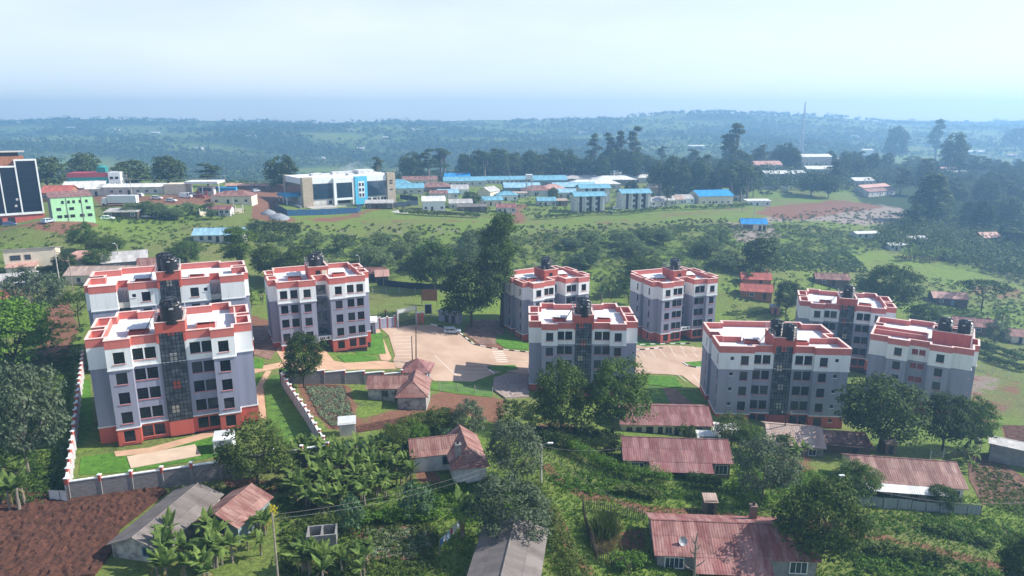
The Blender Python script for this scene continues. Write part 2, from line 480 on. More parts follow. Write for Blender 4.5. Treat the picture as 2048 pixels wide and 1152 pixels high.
def hills_z(x, y):
    base = np.interp(y, [0, 700, 850, 1020, 1280, 1600, 1950, 2200, 2320, 3200], [-20, -28, -27, -18, -6, 9, 25, 37, 37, 15])
    side = 22 * np.exp(-((x - 620) / 560) ** 2) + 4 * np.exp(-((x + 650) / 400) ** 2)
    base = base + side * smooth(1100, 2150, y)
    und = (np.sin(x * .0051 + 1.3 + y * .0016) * np.sin(y * .0042 - x * .0011) * 9 + np.sin(x * .0137 + y * .006) * 3.0 + np.sin(x * .0031 - y * .0071 + 2) * 5)
    return base + und * smooth(750, 1150, y) * .75

def ground(x, y):
    x = np.atleast_1d(np.asarray(x, float)); y = np.atleast_1d(np.asarray(y, float))
    sh = np.broadcast(x, y).shape
    x = np.broadcast_to(x, sh).ravel(); y = np.broadcast_to(y, sh).ravel()
    near = np.empty(len(x))
    for i in range(0, len(x), 20000):
        q = np.stack([x[i:i + 20000], y[i:i + 20000]], 1) / _S
        d2 = ((q[:, None] - _X[None]) ** 2).sum(-1)
        near[i:i + 20000] = _phi(d2) @ _W[:_n] + _W[_n] + q @ _W[_n + 1:]
    near = np.clip(near, -40, 22)
    edge = 400 + 90 * smooth(-130, -60, x) + 150 * smooth(-60, 160, x)
    k = smooth(0, 1, (y - edge) / 260)
    return (near * (1 - k) + hills_z(x, y) * k).reshape(sh)

def gz(x, y):
    return float(ground(x, y)[0])

_T = np.geomspace(20, 9000, 900)
def at(px, py):
    """the point of the ground that the pixel shows, and its depth"""
    vx, vu = (px - 1024) / F, (py - 576) / F
    dy, dz = CP - SP_ * vu, -(SP_ + CP * vu)
    X, Y, Zz = vx * _T, dy * _T, CAMZ + dz * _T
    below = Zz < ground(X, Y)
    k = int(np.argmax(below)) if below.any() else len(_T) - 1
    a, b = _T[max(k - 1, 0)], _T[k]
    for _ in range(24):
        m = .5 * (a + b)
        if CAMZ + dz * m < gz(vx * m, dy * m): b = m
        else: a = m
    x, y = vx * b, dy * b
    return Vector((x, y, gz(x, y))), b

def pxpoly(pts):
    return [at(*p)[0] for p in pts]

def inside(poly, X, Y):
    r = np.zeros(X.shape, bool)
    n = len(poly)
    for i in range(n):
        x1, y1 = poly[i][0], poly[i][1]; x2, y2 = poly[(i + 1) % n][0], poly[(i + 1) % n][1]
        c = ((y1 > Y) != (y2 > Y)) & (X < (x2 - x1) * (Y - y1) / (y2 - y1 + 1e-12) + x1)
        r ^= c
    return r

def seg_dist(path, X, Y):
    d = np.full(X.shape, 1e9)
    for i in range(len(path) - 1):
        ax, ay = path[i][0], path[i][1]; bx, by = path[i + 1][0], path[i + 1][1]
        L = (bx - ax) ** 2 + (by - ay) ** 2 + 1e-9
        t = np.clip(((X - ax) * (bx - ax) + (Y - ay) * (by - ay)) / L, 0, 1)
        d = np.minimum(d, np.hypot(X - ax - t * (bx - ax), Y - ay - t * (by - ay)))
    return d

# the sheet of ground: finer where things stand, reaching past the far ridge
NU, NV = 520, 560
us = np.linspace(-1.15, 1.15, NU)
vs = np.concatenate([np.geomspace(22, 420, 380), np.geomspace(424, 2480, NV - 380)])
GX = us[None, :] * (vs[:, None] + 10); GY = np.repeat(vs[:, None], NU, 1)
GZ = ground(GX, GY)
soil = np.zeros(GX.shape); pale = np.zeros(GX.shape); rough = np.zeros(GX.shape)
def zone(arr, pts, val=1.0):
    arr[inside(pxpoly(pts), GX, GY)] = val
def track(arr, pts, width, val=1.0):
    d = seg_dist(pxpoly(pts), GX, GY)
    arr[:] = np.maximum(arr, val * np.clip(1.6 - d / width, 0, 1))
# red earth: roads of the town, yards, tracks
zone(soil, [(0, 455), (190, 442), (200, 455), (120, 470), (0, 462)], .9)
zone(soil, [(178, 388), (300, 392), (430, 384), (470, 372), (560, 372), (590, 400), (560, 412), (520, 392), (420, 410), (200, 417)], .85)
zone(soil, [(500, 385), (545, 390), (548, 420), (580, 440), (600, 436), (575, 446), (500, 440), (505, 410)], 1)
track(soil, [(545, 442), (700, 434), (730, 424), (760, 416)], 2.2, .8)
track(soil, [(1045, 410), (1030, 420), (1040, 436), (1030, 446)], 2.6, 1)
track(soil, [(600, 440), (900, 442), (1200, 446), (1330, 432), (1480, 418), (1600, 408), (1690, 402)], 2.0, .75)
zone(soil, [(1500, 425), (1560, 410), (1680, 398), (1780, 414), (1700, 425), (1600, 440), (1560, 440)], .8)
zone(pale, [(1560, 415), (1680, 402), (1800, 416), (1860, 440), (1730, 452), (1620, 440), (1520, 445)], .95)
zone(pale, [(1450, 445), (1540, 445), (1560, 470), (1520, 490), (1470, 480)], .9)
zone(soil, [(85, 590), (140, 600), (160, 660), (130, 720), (60, 760), (70, 700), (100, 660)], 1)
zone(soil, [(120, 540), (110, 590), (90, 640), (80, 590)], .7)
track(soil, [(1150, 985), (1230, 1000), (1290, 1020), (1400, 1028), (1500, 1040), (1640, 1048), (1760, 1075), (1850, 1095), (2048, 1145)], .9, 1)
zone(soil, [(1150, 995), (1190, 990), (1190, 1002), (1160, 1004)], .8)
track(soil, [(1098, 1015), (1125, 1060), (1140, 1100), (1180, 1152)], .6, .9)
track(soil, [(1090, 930), (1120, 960), (1160, 985)], .9, .7)
zone(soil, [(900, 770), (1010, 800), (1000, 850), (930, 830), (850, 800)], .9)
zone(soil, [(590, 760), (700, 770), (720, 850), (660, 860), (610, 820)], .9)
zone(soil, [(670, 850), (900, 800), (960, 820), (820, 850), (690, 872)], .85)
zone(soil, [(940, 640), (1005, 640), (1010, 700), (960, 695), (925, 665)], .95)
zone(soil, [(480, 625), (545, 640), (550, 720), (500, 700)], .8)
zone(soil, [(1900, 745), (2048, 745), (2048, 790), (1960, 870), (1930, 800)], .45)
zone(pale, [(1935, 745), (2010, 755), (1990, 790), (1930, 790)], .7)
zone(soil, [(2000, 850), (2048, 850), (2048, 880), (2010, 880)], 1)
zone(soil, [(1930, 905), (2000, 915), (2048, 960), (2048, 1010), (1960, 1000), (1935, 950)], .75)
zone(soil, [(420, 950), (560, 960), (560, 1000), (470, 985)], .7)
zone(soil, [(1240, 1060), (1290, 1055), (1290, 1130), (1230, 1100)], .8)
zone(soil, [(700, 1050), (850, 1060), (840, 1120), (720, 1120)], .7)
zone(soil, [(830, 930), (880, 950), (880, 975), (830, 965)], .9)
zone(soil, [(1450, 640), (1590, 640), (1620, 680), (1450, 690)], .55)
zone(soil, [(1540, 900), (1620, 900), (1640, 960), (1560, 950)], .6)
zone(soil, [(1060, 830), (1160, 850), (1160, 875), (1080, 870)], .6)
zone(soil, [(1940, 560), (2048, 575), (2048, 600), (1930, 590)], .6)
# rough dark ground under the scrub
zone(rough, [(520, 470), (800, 500), (1100, 455), (1450, 440), (1700, 450), (1780, 500), (1500, 560), (1100, 540), (800, 570), (540, 560)], .42)
zone(rough, [(1450, 500), (1720, 500), (1740, 545), (1480, 550)], .5)
zone(rough, [(1700, 360), (2100, 330), (2100, 520), (1780, 500)], .9)
zone(rough, [(560, 880), (830, 870), (850, 1010), (640, 1060), (560, 1000)], .5)
zone(rough, [(1250, 700), (1300, 690), (1300, 700)], 0)
zone(pale, [(580, 445), (1100, 448), (1300, 445), (1450, 432), (1440, 446), (1200, 470), (900, 470), (700, 490), (590, 470)], .2)
far_mask = smooth(620, 900, GY)
rough[:] = np.maximum(rough, far_mask * (0.5 + 0.45 * np.sin(GX * .006 + np.sin(GY * .01) * 2) * np.sin(GY * .013 + np.cos(GX * .004) * 3)))
pale[:] = np.maximum(pale, far_mask * 0.22 * smooth(.55, .9, np.sin(GX * .011 + GY * .003 + 1) * np.sin(GY * .017 + GX * .004)))

def blur(a, n):
    for _ in range(n):
        p = np.pad(a, 1, mode='edge')
        a = (p[:-2, 1:-1] + p[2:, 1:-1] + p[1:-1, :-2] + p[1:-1, 2:] + 2 * a) / 6
    return a
soil, pale, rough = blur(soil, 4), blur(pale, 6), blur(rough, 8)
me = bpy.data.meshes.new("ground")
idx = np.arange(NU * NV).reshape(NV, NU)
quads = np.stack([idx[:-1, :-1], idx[:-1, 1:], idx[1:, 1:], idx[1:, :-1]], -1).reshape(-1, 4)
me.vertices.add(NU * NV)
me.vertices.foreach_set("co", np.stack([GX, GY, GZ], -1).ravel())
me.loops.add(quads.size)
me.loops.foreach_set("vertex_index", quads.ravel())
me.polygons.add(len(quads))
me.polygons.foreach_set("loop_start", np.arange(0, quads.size, 4))
me.update(calc_edges=True)
me.polygons.foreach_set("use_smooth", np.ones(len(quads), bool))
at_ = me.color_attributes.new("zone", 'FLOAT_COLOR', 'POINT')
at_.data.foreach_set("color", np.stack([soil, pale, rough, np.ones_like(soil)], -1).ravel())

def ground_mat():
    m = bpy.data.materials.new("grassy_ground")
    m.use_nodes = True
    t = m.node_tree
    N, L = t.nodes, t.links
    b = N["Principled BSDF"]
    b.inputs["Roughness"].default_value = 0.95
    b.inputs["Specular IOR Level"].default_value = 0.15
    g = N.new("ShaderNodeNewGeometry")
    def noise(s, d=6, r=.6):
        n = N.new("ShaderNodeTexNoise"); n.inputs["Scale"].default_value = s; n.inputs["Detail"].default_value = d; n.inputs["Roughness"].default_value = r
        L.new(g.outputs["Position"], n.inputs["Vector"]); return n.outputs["Fac"]
    def ramp(src, p0, c0, p1, c1):
        r = N.new("ShaderNodeValToRGB")
        r.color_ramp.elements[0].position = p0; r.color_ramp.elements[1].position = p1
        r.color_ramp.elements[0].color = (*c0, 1); r.color_ramp.elements[1].color = (*c1, 1)
        L.new(src, r.inputs[0]); return r.outputs[0]
    def mixc(f, a, c):
        x = N.new("ShaderNodeMixRGB"); L.new(f, x.inputs[0]); L.new(a, x.inputs[1]); L.new(c, x.inputs[2]); return x.outputs[0]
    def math_(op, a, bb, c=None):
        x = N.new("ShaderNodeMath"); x.operation = op
        for i, q in enumerate((a, bb, c)):
            if q is None: continue
            if isinstance(q, (int, float)): x.inputs[i].default_value = q
            else: L.new(q, x.inputs[i])
        return x.outputs[0]
    n_fine, n_mid, n_big = noise(1.6, 8, .75), noise(.16, 8, .72), noise(.03, 5, .55)
    grass = ramp(n_fine, .3, (.050, .100, .020), .72, (.235, .315, .058))
    dry = ramp(n_fine, .3, (.100, .100, .042), .7, (.225, .215, .090))
    weeds = ramp(n_fine, .32, (.012, .026, .010), .70, (.052, .088, .030))
    dirt = ramp(n_fine, .3, (.125, .058, .036), .75, (.30, .155, .100))
    rub = ramp(n_fine, .3, (.16, .125, .105), .7, (.38, .325, .29))
    f1 = math_('MULTIPLY', ramp(n_big, .42, (0, 0, 0), .66, (1, 1, 1)), .75)
    c = mixc(f1, grass, dry)
    f2 = math_('MULTIPLY', ramp(n_mid, .56, (0, 0, 0), .68, (1, 1, 1)), .8)
    c = mixc(f2, c, weeds)
    n_pat = noise(.42, 4, .6)
    bare = math_('MULTIPLY', ramp(n_pat, .63, (0, 0, 0), .72, (1, 1, 1)), .7)
    c = mixc(bare, c, ramp(n_fine, .3, (.10, .075, .04), .75, (.23, .165, .095)))
    a = N.new("ShaderNodeAttribute"); a.attribute_name = "zone"
    s = N.new("ShaderNodeSeparateColor"); L.new(a.outputs["Color"], s.inputs[0])
    def zmask(ch, spread=1.7):
        e = math_('MULTIPLY_ADD', math_('SUBTRACT', n_mid, .5), spread, math_('MULTIPLY_ADD', math_('SUBTRACT', n_fine, .5), .9, s.outputs[ch]))
        return ramp(e, .42, (0, 0, 0), .62, (1, 1, 1))
    c = mixc(zmask(2), c, weeds)
    c = mixc(zmask(1, 2.6), c, rub)
    c = mixc(zmask(0), c, dirt)
    L.new(c, b.inputs["Base Color"])
    bp = N.new("ShaderNodeBump"); bp.inputs["Distance"].default_value = .35; bp.inputs["Strength"].default_value = .9
    L.new(n_fine, bp.inputs["Height"]); L.new(bp.outputs[0], b.inputs["Normal"])
    m.diffuse_color = (.08, .15, .03, 1)
    return m
me.materials.append(ground_mat())
go = lnk(bpy.data.objects.new("ground", me))
tag(go, "rolling green and red earth ground falling to a valley", kind="structure")

# ------------------------------------------------------------------ paved and planted sheets laid on the ground
def sheet_xy(name, poly, m, off=.08, step=1.2, rough_=0.0, kind="structure", label=None, thick=0.0):
    P = [Vector((p[0], p[1])) for p in poly]
    xs = [p.x for p in P]; ys = [p.y for p in P]
    # points along the edges
    E = []
    for i in range(len(P)):
        a, b = P[i], P[(i + 1) % len(P)]
        k = max(1, int((b - a).length / step))
        E += [a.lerp(b, j / k) for j in range(k)]
    gx, gy = np.meshgrid(np.arange(min(xs) + step * .5, max(xs), step), np.arange(min(ys) + step * .5, max(ys), step))
    gx = gx + rng.uniform(-.1, .1, gx.shape) * step; gy = gy + rng.uniform(-.1, .1, gy.shape) * step
    ok = inside([(p.x, p.y) for p in P], gx, gy) & (seg_dist([(p.x, p.y) for p in P] + [(P[0].x, P[0].y)], gx, gy) > step * .3)
    pts = E + [Vector((a, b)) for a, b in zip(gx[ok], gy[ok])]
    edges = [(i, (i + 1) % len(E)) for i in range(len(E))]
    v, e, f, *_ = geometry.delaunay_2d_cdt(pts, edges, [list(range(len(E)))], 1, 1e-4)
    X = np.array([p.x for p in v]); Y = np.array([p.y for p in v])
    Z = ground(X, Y) + off
    if rough_:
        inner = seg_dist([(p.x, p.y) for p in P] + [(P[0].x, P[0].y)], X, Y) > step
        Z = Z + rng.normal(0, rough_, len(X)) * inner
    mb_v = [tuple(p) for p in np.stack([X, Y, Z], 1)]
    me_ = bpy.data.meshes.new(name)
    faces = [tuple(q) for q in f]
    # keep normals up
    ff = []
    for q in faces:
        a, b, c = (Vector(mb_v[i]) for i in q[:3])
        ff.append(q if (b - a).cross(c - a).z > 0 else tuple(reversed(q)))
    # skirt down to the ground so the sheet has an edge
    n0 = len(mb_v)
    if off > .02:
        ring = []
        for p in E:
            d = [(p.x - q[0]) ** 2 + (p.y - q[1]) ** 2 for q in mb_v[:len(E) + 8]]
            ring.append(int(np.argmin(d)))
        for i in ring: mb_v.append((mb_v[i][0], mb_v[i][1], mb_v[i][2] - off - .25))
        for i in range(len(ring)):
            j = (i + 1) % len(ring)
            ff.append((ring[i], n0 + i, n0 + j, ring[j]))
    me_.from_pydata(mb_v, [], ff)
    me_.materials.append(m)
    o = lnk(bpy.data.objects.new(name, me_))
    return tag(o, label, kind=kind)

def sheet(name, pix, m, **k):
    return sheet_xy(name, pxpoly(pix), m, **k)

PAVE = mat("pinkish_block_paving", (0.475, 0.345, 0.260), 0.9, 0.1, 0.10, bump=0.01, bscale=6, col2=(0.37, 0.252, 0.182), space="Object", lo=.38, hi=.6)
PAVE2 = mat("orange_pink_footpath_paving", (0.50, 0.32, 0.21), 0.9, 0.15, 0.4)
LAWN = mat("bright_lawn_turf", (0.095, 0.235, 0.020), 0.95, 0.3, 1.2, bump=0.15, bscale=5, col2=(0.045, 0.125, 0.012))
LAWN2 = mat("worn_lawn_turf", (0.105, 0.215, 0.028), 0.95, 0.3, 0.7, bump=0.15, bscale=5, col2=(0.06, 0.12, 0.022))
SLAB = mat("tan_concrete_slab", (0.56, 0.43, 0.32), 0.9, 0.12, 0.5)
TILL = mat("tilled_red_brown_soil", (0.115, 0.046, 0.028), 0.95, 0.3, 0.9, bump=0.2, bscale=2.5, col2=(0.045, 0.019, 0.012), lo=.3, hi=.7)
TILL2 = mat("dry_brown_garden_soil", (0.20, 0.115, 0.080), 0.95, 0.3, 0.9, bump=0.2, bscale=3, col2=(0.10, 0.052, 0.036), lo=.3, hi=.7)
GRAVEL = mat("grey_brown_gravel", (0.34, 0.275, 0.245), 0.95, 0.35, 2.5, bump=0.12, bscale=9)
MURRAM = mat("brown_dug_earth", (0.26, 0.165, 0.125), 0.95, 0.3, 0.6, bump=0.2, bscale=2, col2=(0.15, 0.09, 0.07))

sheet("car_park", [(792, 652), (862, 650), (915, 664), (948, 690), (984, 698), (1062, 704), (1290, 688), (1445, 700), (1420, 792), (1385, 768), (1365, 752), (1272, 748), (1130, 760), (1010, 742), (988, 748), (945, 764), (868, 762), (828, 742), (792, 736), (786, 722), (790, 712), (778, 672), (762, 657)],
      PAVE, off=.10, step=1.6, label="pinkish block paved car park between the apartment blocks")
sheet("footpath", [(545, 690), (560, 688), (600, 722), (650, 700), (668, 722), (690, 726), (760, 722), (788, 726), (792, 738), (700, 740), (620, 742), (560, 736), (500, 748), (490, 738), (548, 728), (566, 724), (555, 706)],
      PAVE2, off=.07, step=1.0, label="orange pink paved path in front of the mid left block")
sheet("footpath", [(740, 655), (757, 655), (783, 716), (774, 726), (762, 720), (748, 680)], PAVE2, off=.07, step=1.0, label="paved strip beside the sloping kerb")
sheet("footpath", [(532, 742), (543, 742), (526, 770), (533, 838), (520, 838), (512, 775)], PAVE2, off=.06, step=.8, label="narrow path along the side lawn of the compound")
sheet("lawn", [(740, 668), (764, 666), (772, 708), (740, 710)], LAWN, off=.10, step=.9, label="bright lawn beside the mid left block")
sheet("lawn", [(708, 700), (742, 702), (748, 708), (715, 710)], LAWN, off=.10, step=.9, label="small lawn corner at the block's right side")
sheet("lawn", [(674, 712), (700, 709), (748, 714), (756, 718), (735, 724), (690, 726)], LAWN, off=.10, step=.9, label="oval lawn bordered by the pink path")
sheet("lawn", [(490, 716), (528, 718), (526, 738), (490, 738)], LAWN, off=.08, step=.9, label="lawn patch between the two left blocks")
sheet("lawn", [(560, 735), (600, 727), (655, 735), (655, 745), (570, 745)], LAWN, off=.05, step=.9, label="lawn strip behind the grey stone wall")
sheet("lawn", [(545, 750), (568, 752), (650, 880), (600, 905), (560, 890), (530, 870), (535, 838), (530, 770)], LAWN2, off=.05, step=1.0, label="long side lawn inside the diagonal wall")
sheet("lawn", [(490, 752), (524, 748), (512, 800), (495, 810)], LAWN, off=.05, step=1.0, label="lawn beside the large block's right wing")
sheet("lawn", [(162, 915), (240, 905), (440, 868), (470, 880), (440, 912), (250, 945), (158, 950)], LAWN, off=.06, step=1.0, label="front lawn of the large block inside the boundary wall")
sheet("concrete_slab", [(254, 915), (390, 890), (402, 912), (262, 938)], SLAB, off=.15, step=1.5, label="tan concrete slab on the large block's front lawn")
sheet("footpath", [(228, 904), (300, 896), (440, 858), (470, 848), (480, 858), (300, 908), (232, 914)], PAVE2, off=.10, step=1.0, label="paved apron along the large block's front")
sheet("lawn", [(158, 760), (180, 760), (186, 850), (160, 900)], LAWN, off=.05, step=1.0, label="grass strip between the large block and left wall")
sheet("lawn", [(978, 732), (1030, 731), (1036, 739), (1000, 744), (980, 741)], LAWN, off=.16, step=.9, label="lawn island beside the zebra crossing")
sheet("lawn", [(1368, 726), (1420, 722), (1420, 735), (1390, 735)], LAWN, off=.16, step=.9, label="lawn island with black and white kerb")
sheet("lawn", [(1276, 753), (1350, 755), (1364, 774), (1345, 776), (1275, 768)], LAWN, off=.12, step=.9, label="bright lawn below the right car park")
sheet("lawn", [(1272, 770), (1335, 776), (1345, 805), (1270, 808)], LAWN2, off=.06, step=.9, label="lawn slope behind the red roofed house")
sheet("lawn", [(1356, 780), (1400, 782), (1420, 812), (1380, 812)], LAWN2, off=.06, step=.9, label="lawn patch beside the wide block's left side")
sheet("lawn", [(1250, 685), (1310, 682), (1375, 680), (1372, 688), (1290, 694)], LAWN, off=.14, step=.9, label="lawn strip at the foot of the far middle block")
sheet("lawn", [(995, 668), (1060, 690), (1055, 700), (1010, 696), (990, 684)], LAWN, off=.12, step=.9, label="lawn corner below the back centre block")
sheet("lawn", [(850, 766), (985, 756), (985, 795), (930, 790), (860, 780)], LAWN2, off=.06, step=.9, label="rough grass bank under the car park")
sheet("gravel_heap", [(988, 758), (1020, 748), (1056, 752), (1058, 795), (1010, 798), (985, 780)], GRAVEL, off=.35, step=.6, rough_=.10, label="grey brown gravel mound left of the centre block")
sheet("earth_patch", [(944, 640), (1006, 640), (1008, 664), (990, 690), (960, 690), (930, 668)], MURRAM, off=.12, step=.8, rough_=.12, label="brown dug earth behind the car park kerb")
sheet("earth_patch", [(485, 660), (548, 650), (560, 690), (540, 720), (495, 706)], MURRAM, off=.08, step=.8, rough_=.06, label="brown earth bank between the two left blocks")
sheet("footpath", [(1326, 776), (1352, 780), (1395, 815), (1368, 818), (1340, 806)], MURRAM, off=.07, step=.8, label="rough brown ramp below the car park")
sheet("ploughed_field", [(0, 1010), (60, 985), (140, 1002), (300, 972), (335, 985), (240, 1060), (228, 1100), (190, 1152), (-40, 1190), (-120, 1100)], TILL, off=.34, step=.42, rough_=.10, label="dark red brown ploughed field below the corner of the wall")
sheet("vegetable_bed", [(606, 768), (690, 772), (712, 845), (668, 858), (640, 835)], TILL, off=.08, step=.7, rough_=.06, label="vegetable bed inside the diagonal wall")
sheet("vegetable_bed", [(720, 1056), (860, 1050), (872, 1085), (838, 1120), (740, 1122)], TILL2, off=.08, step=.7, rough_=.06, label="garden bed of pale weeds before the hedge")
sheet("tilled_soil", [(690, 858), (790, 838), (900, 815), (925, 826), (830, 850), (700, 868)], TILL, off=.08, step=.6, rough_=.08, label="strip of tilled red soil under the white latrine")
sheet("tilled_soil", [(1935, 905), (1985, 912), (2060, 965), (2060, 1010), (1965, 1010), (1938, 960)], TILL2, off=.07, step=.6, rough_=.08, label="tilled brown garden beyond the pale fence")
sheet("tilled_soil", [(2005, 850), (2060, 852), (2060, 884), (2015, 880)], TILL, off=.07, step=.6, rough_=.06, label="dark tilled plot by the wire fence")
sheet("tilled_soil", [(1452, 646), (1560, 640), (1600, 668), (1500, 676), (1455, 672)], TILL2, off=.07, step=.8, rough_=.06, label="garden terraces right of the far middle block")

# car park markings
def strip(pts, wd, m, off=.12, name="parking_line", label=None):
    P = pxpoly(pts)
    mb = MB()
    dense = []
    for i in range(len(P) - 1):
        k = max(1, int((P[i + 1] - P[i]).length / 1.2))
        dense += [P[i].lerp(P[i + 1], j / k) for j in range(k)]
    dense.append(P[-1])
    for i in range(len(dense) - 1):
        a, b = dense[i], dense[i + 1]
        d = (b - a); d.z = 0; d.normalize(); n = Vector((-d.y, d.x, 0)) * wd / 2
        q = [a - n, b - n, b + n, a + n]
        mb.face([(p.x, p.y, gz(p.x, p.y) + off) for p in q], m)
    return mb
BAYP = mat("worn_bay_paint", (0.78, 0.74, 0.70), 0.85, 0.15, 1.5, col2=(0.62, 0.54, 0.48))
def lines(name, label, sets, wd=.13):
    mb = MB()
    for s in sets:
        t = strip(s, wd, WHITEP, .125)
        for f in t.f: mb.face([t.v[i] for i in f], BAYP)
    tag(mb.build(name), label, kind="structure")
lines("parking_lines", "white bay lines on the left car park", [[(786 + i * 1.2, 668 + i * 7), (822 + i * 1.0, 667 + i * 7)] for i in range(10)] +
      [[(870, 712), (925, 762)], [(905, 662 + 6), (930, 667)], [(925, 730), (975, 731)], [(925, 737), (985, 738)], [(920, 745), (978, 745)], [(965, 730), (990, 750)]])
lines("parking_lines", "white bay lines on the right car park", [[(1280 + i * 21, 702), (1290 + i * 21, 715)] for i in range(7)] + [[(1315 + i * 23, 692), (1322 + i * 23, 702)] for i in range(4)] +
      [[(1060, 725), (1000, 720)], [(1280, 741), (1330, 745)], [(1345, 742), (1372, 764)], [(1385, 750), (1402, 770)]])
lines("zebra_crossing", "white zebra crossing stripes on the car park", [[(985 + i * 1.6, 705 + i * 4), (1006 + i * 2, 704 + i * 4)] for i in range(6)], .35)

def kerb(pts, label, h=.22, wd=.25):
    P = pxpoly(pts)
    mb = MB()
    s = 0
    KB, KW = BLACK, WHITEP
    for i in range(len(P) - 1):
        a, b = P[i], P[i + 1]
        L = (b - a).length; k = max(1, round(L / 1.4))
        for j in range(k):
            p, q = a.lerp(b, j / k), a.lerp(b, (j + 1) / k)
            d = (q - p); d.z = 0; d.normalize(); n = Vector((-d.y, d.x, 0)) * wd / 2
            m = KB if s % 2 else KW; s += 1
            z0, z1 = gz(p.x, p.y), gz(q.x, q.y)
            c = [p - n, q - n, q + n, p + n]; zz = [z0, z1, z1, z0]
            top = [(c[t].x, c[t].y, zz[t] + h + .08) for t in range(4)]; bot = [(c[t].x, c[t].y, zz[t] - .1) for t in range(4)]
            mb.face(top, m)
            for t in range(4): mb.face([bot[t], bot[(t + 1) % 4], top[(t + 1) % 4], top[t]], m)
    return tag(mb.build("kerb"), label, kind="structure")
kerb([(862, 650), (888, 655), (915, 664), (948, 690), (984, 698), (1062, 706)], "black and white painted kerb curving behind the silver car")
kerb([(1280, 691), (1330, 689), (1380, 688)], "black and white kerb before the far middle block")
kerb([(1066, 706), (1200, 708), (1290, 700), (1325, 697)], "black and white kerb across the middle car park")
kerb([(988, 748), (978, 741), (976, 735)], "black kerb at the lawn island")
kerb([(1366, 727), (1376, 733), (1392, 736), (1420, 737)], "black and white kerb round the right lawn island")
# ------------------------------------------------------------------ apartment blocks
FLOORS = [(0.0, 2.85), (2.85, 5.82), (5.82, 8.79), (8.79, 11.76), (11.76, 14.95)]
TOPZ, PARZ = 14.95, 16.2

def offset(poly, d):
    n = len(poly); out = []
    for i in range(n):
        p0, p, p1 = (Vector(poly[(i - 1) % n][:2]), Vector(poly[i][:2]), Vector(poly[(i + 1) % n][:2]))
        d0, d1 = (p - p0).normalized(), (p1 - p).normalized()
        n0, n1 = Vector((d0.y, -d0.x)), Vector((d1.y, -d1.x))
        if abs(n0.dot(n1)) > .99: q = p + n0 * d
        else: q = p + n0 * d + n1 * d
        out.append((q.x, q.y))
    return out

def wall_with_holes(mb, a, b, z0, z1, holes, m, depth=.16, reveal=None):
    a, b = Vector(a), Vector(b)
    L = (b - a).length
    if L < 1e-4: return
    d = (b - a) / L; nn = Vector((d.y, -d.x))
    P = lambda u, z, k=0: (a.x + d.x * u - nn.x * k, a.y + d.y * u - nn.y * k, z)
    us_ = sorted({0, L, *[h[0] for h in holes], *[h[1] for h in holes]})
    zs_ = sorted({z0, z1, *[h[2] for h in holes], *[h[3] for h in holes]})
    for i in range(len(us_) - 1):
        run = None
        for j in range(len(zs_) - 1):
            uc, zc = (us_[i] + us_[i + 1]) / 2, (zs_[j] + zs_[j + 1]) / 2
            hole = any(h[0] < uc < h[1] and h[2] < zc < h[3] for h in holes)
            if not hole:
                if run is None: run = zs_[j]
                if j == len(zs_) - 2: mb.face([P(us_[i], run), P(us_[i + 1], run), P(us_[i + 1], z1), P(us_[i], z1)], m)
            elif run is not None:
                mb.face([P(us_[i], run), P(us_[i + 1], run), P(us_[i + 1], zs_[j]), P(us_[i], zs_[j])], m); run = None
    for u0, u1, h0, h1 in holes:
        r = reveal or m
        mb.face([P(u0, h0), P(u1, h0), P(u1, h0, depth), P(u0, h0, depth)], r)
        mb.face([P(u0, h1, depth), P(u1, h1, depth), P(u1, h1), P(u0, h1)], r)
        mb.face([P(u0, h0, depth), P(u0, h1, depth), P(u0, h1), P(u0, h0)], r)
        mb.face([P(u1, h0), P(u1, h1), P(u1, h1, depth), P(u1, h0, depth)], r)

_winmesh = {}
def win_meshes(w_, h_, kind):
    key = (round(w_, 2), round(h_, 2), kind)
    if key in _winmesh: return _winmesh[key]
    m = REDSTEEL if kind == 'red' else STEEL
    fr = MB()
    t = .05
    x0, x1 = -w_ / 2, w_ / 2
    fr.box(x0, x1, -.02, .04, 0, t, m); fr.box(x0, x1, -.02, .04, h_ - t, h_, m)
    fr.box(x0, x0 + t, -.021, .041, t, h_ - t, m); fr.box(x1 - t, x1, -.021, .041, t, h_ - t, m)
    nvert = 5 if kind == 'red' else (3 if w_ > 1 else 1)
    for i in range(1, nvert + 1):
        x = x0 + w_ * i / (nvert + 1)
        k = .05 if kind == 'red' else .022
        fr.box(x - k, x + k, -.015, .03, t, h_ - t, m)
    for i in range(1, 4):
        z = h_ * i / 4
        fr.box(x0 + t, x1 - t, -.012, .028, z - .018, z + .018, m)
    sill = MB()
    sill.box(x0 - .12, x1 + .12, -.20, -.121, -.10, -.02, SALMON if kind != 'pale' else WHITE)
    pn = MB()
    pn.face([(x0, .05, 0), (x1, .05, 0), (x1, .05, h_), (x0, .05, h_)], GLASS)
    r = (fr.mesh("window"), sill.mesh("sill"), pn.mesh("pane"))
    _winmesh[key] = r
    return r

def add_window(parent, p, ang, w_, h_, kind='std'):
    f, s, pn = win_meshes(w_, h_, kind)
    o = child("window", f, parent, p, ang)
    child("sill", s, o); child("pane", pn, o)
    return o

def ring(mb, poly, oo, oi, z0, z1, m, mtop):
    A, B = offset(poly, oo), offset(poly, oi)
    n = len(poly)
    for i in range(n):
        j = (i + 1) % n
        mb.face([(*A[i], z0), (*A[j], z0), (*A[j], z1), (*A[i], z1)], m)
        mb.face([(*B[j], z0), (*B[i], z0), (*B[i], z1), (*B[j], z1)], m)
        mb.face([(*A[i], z1), (*A[j], z1), (*B[j], z1), (*B[i], z1)], mtop)
        mb.face([(*A[j], z0), (*A[i], z0), (*B[i], z0), (*B[j], z0)], mtop)

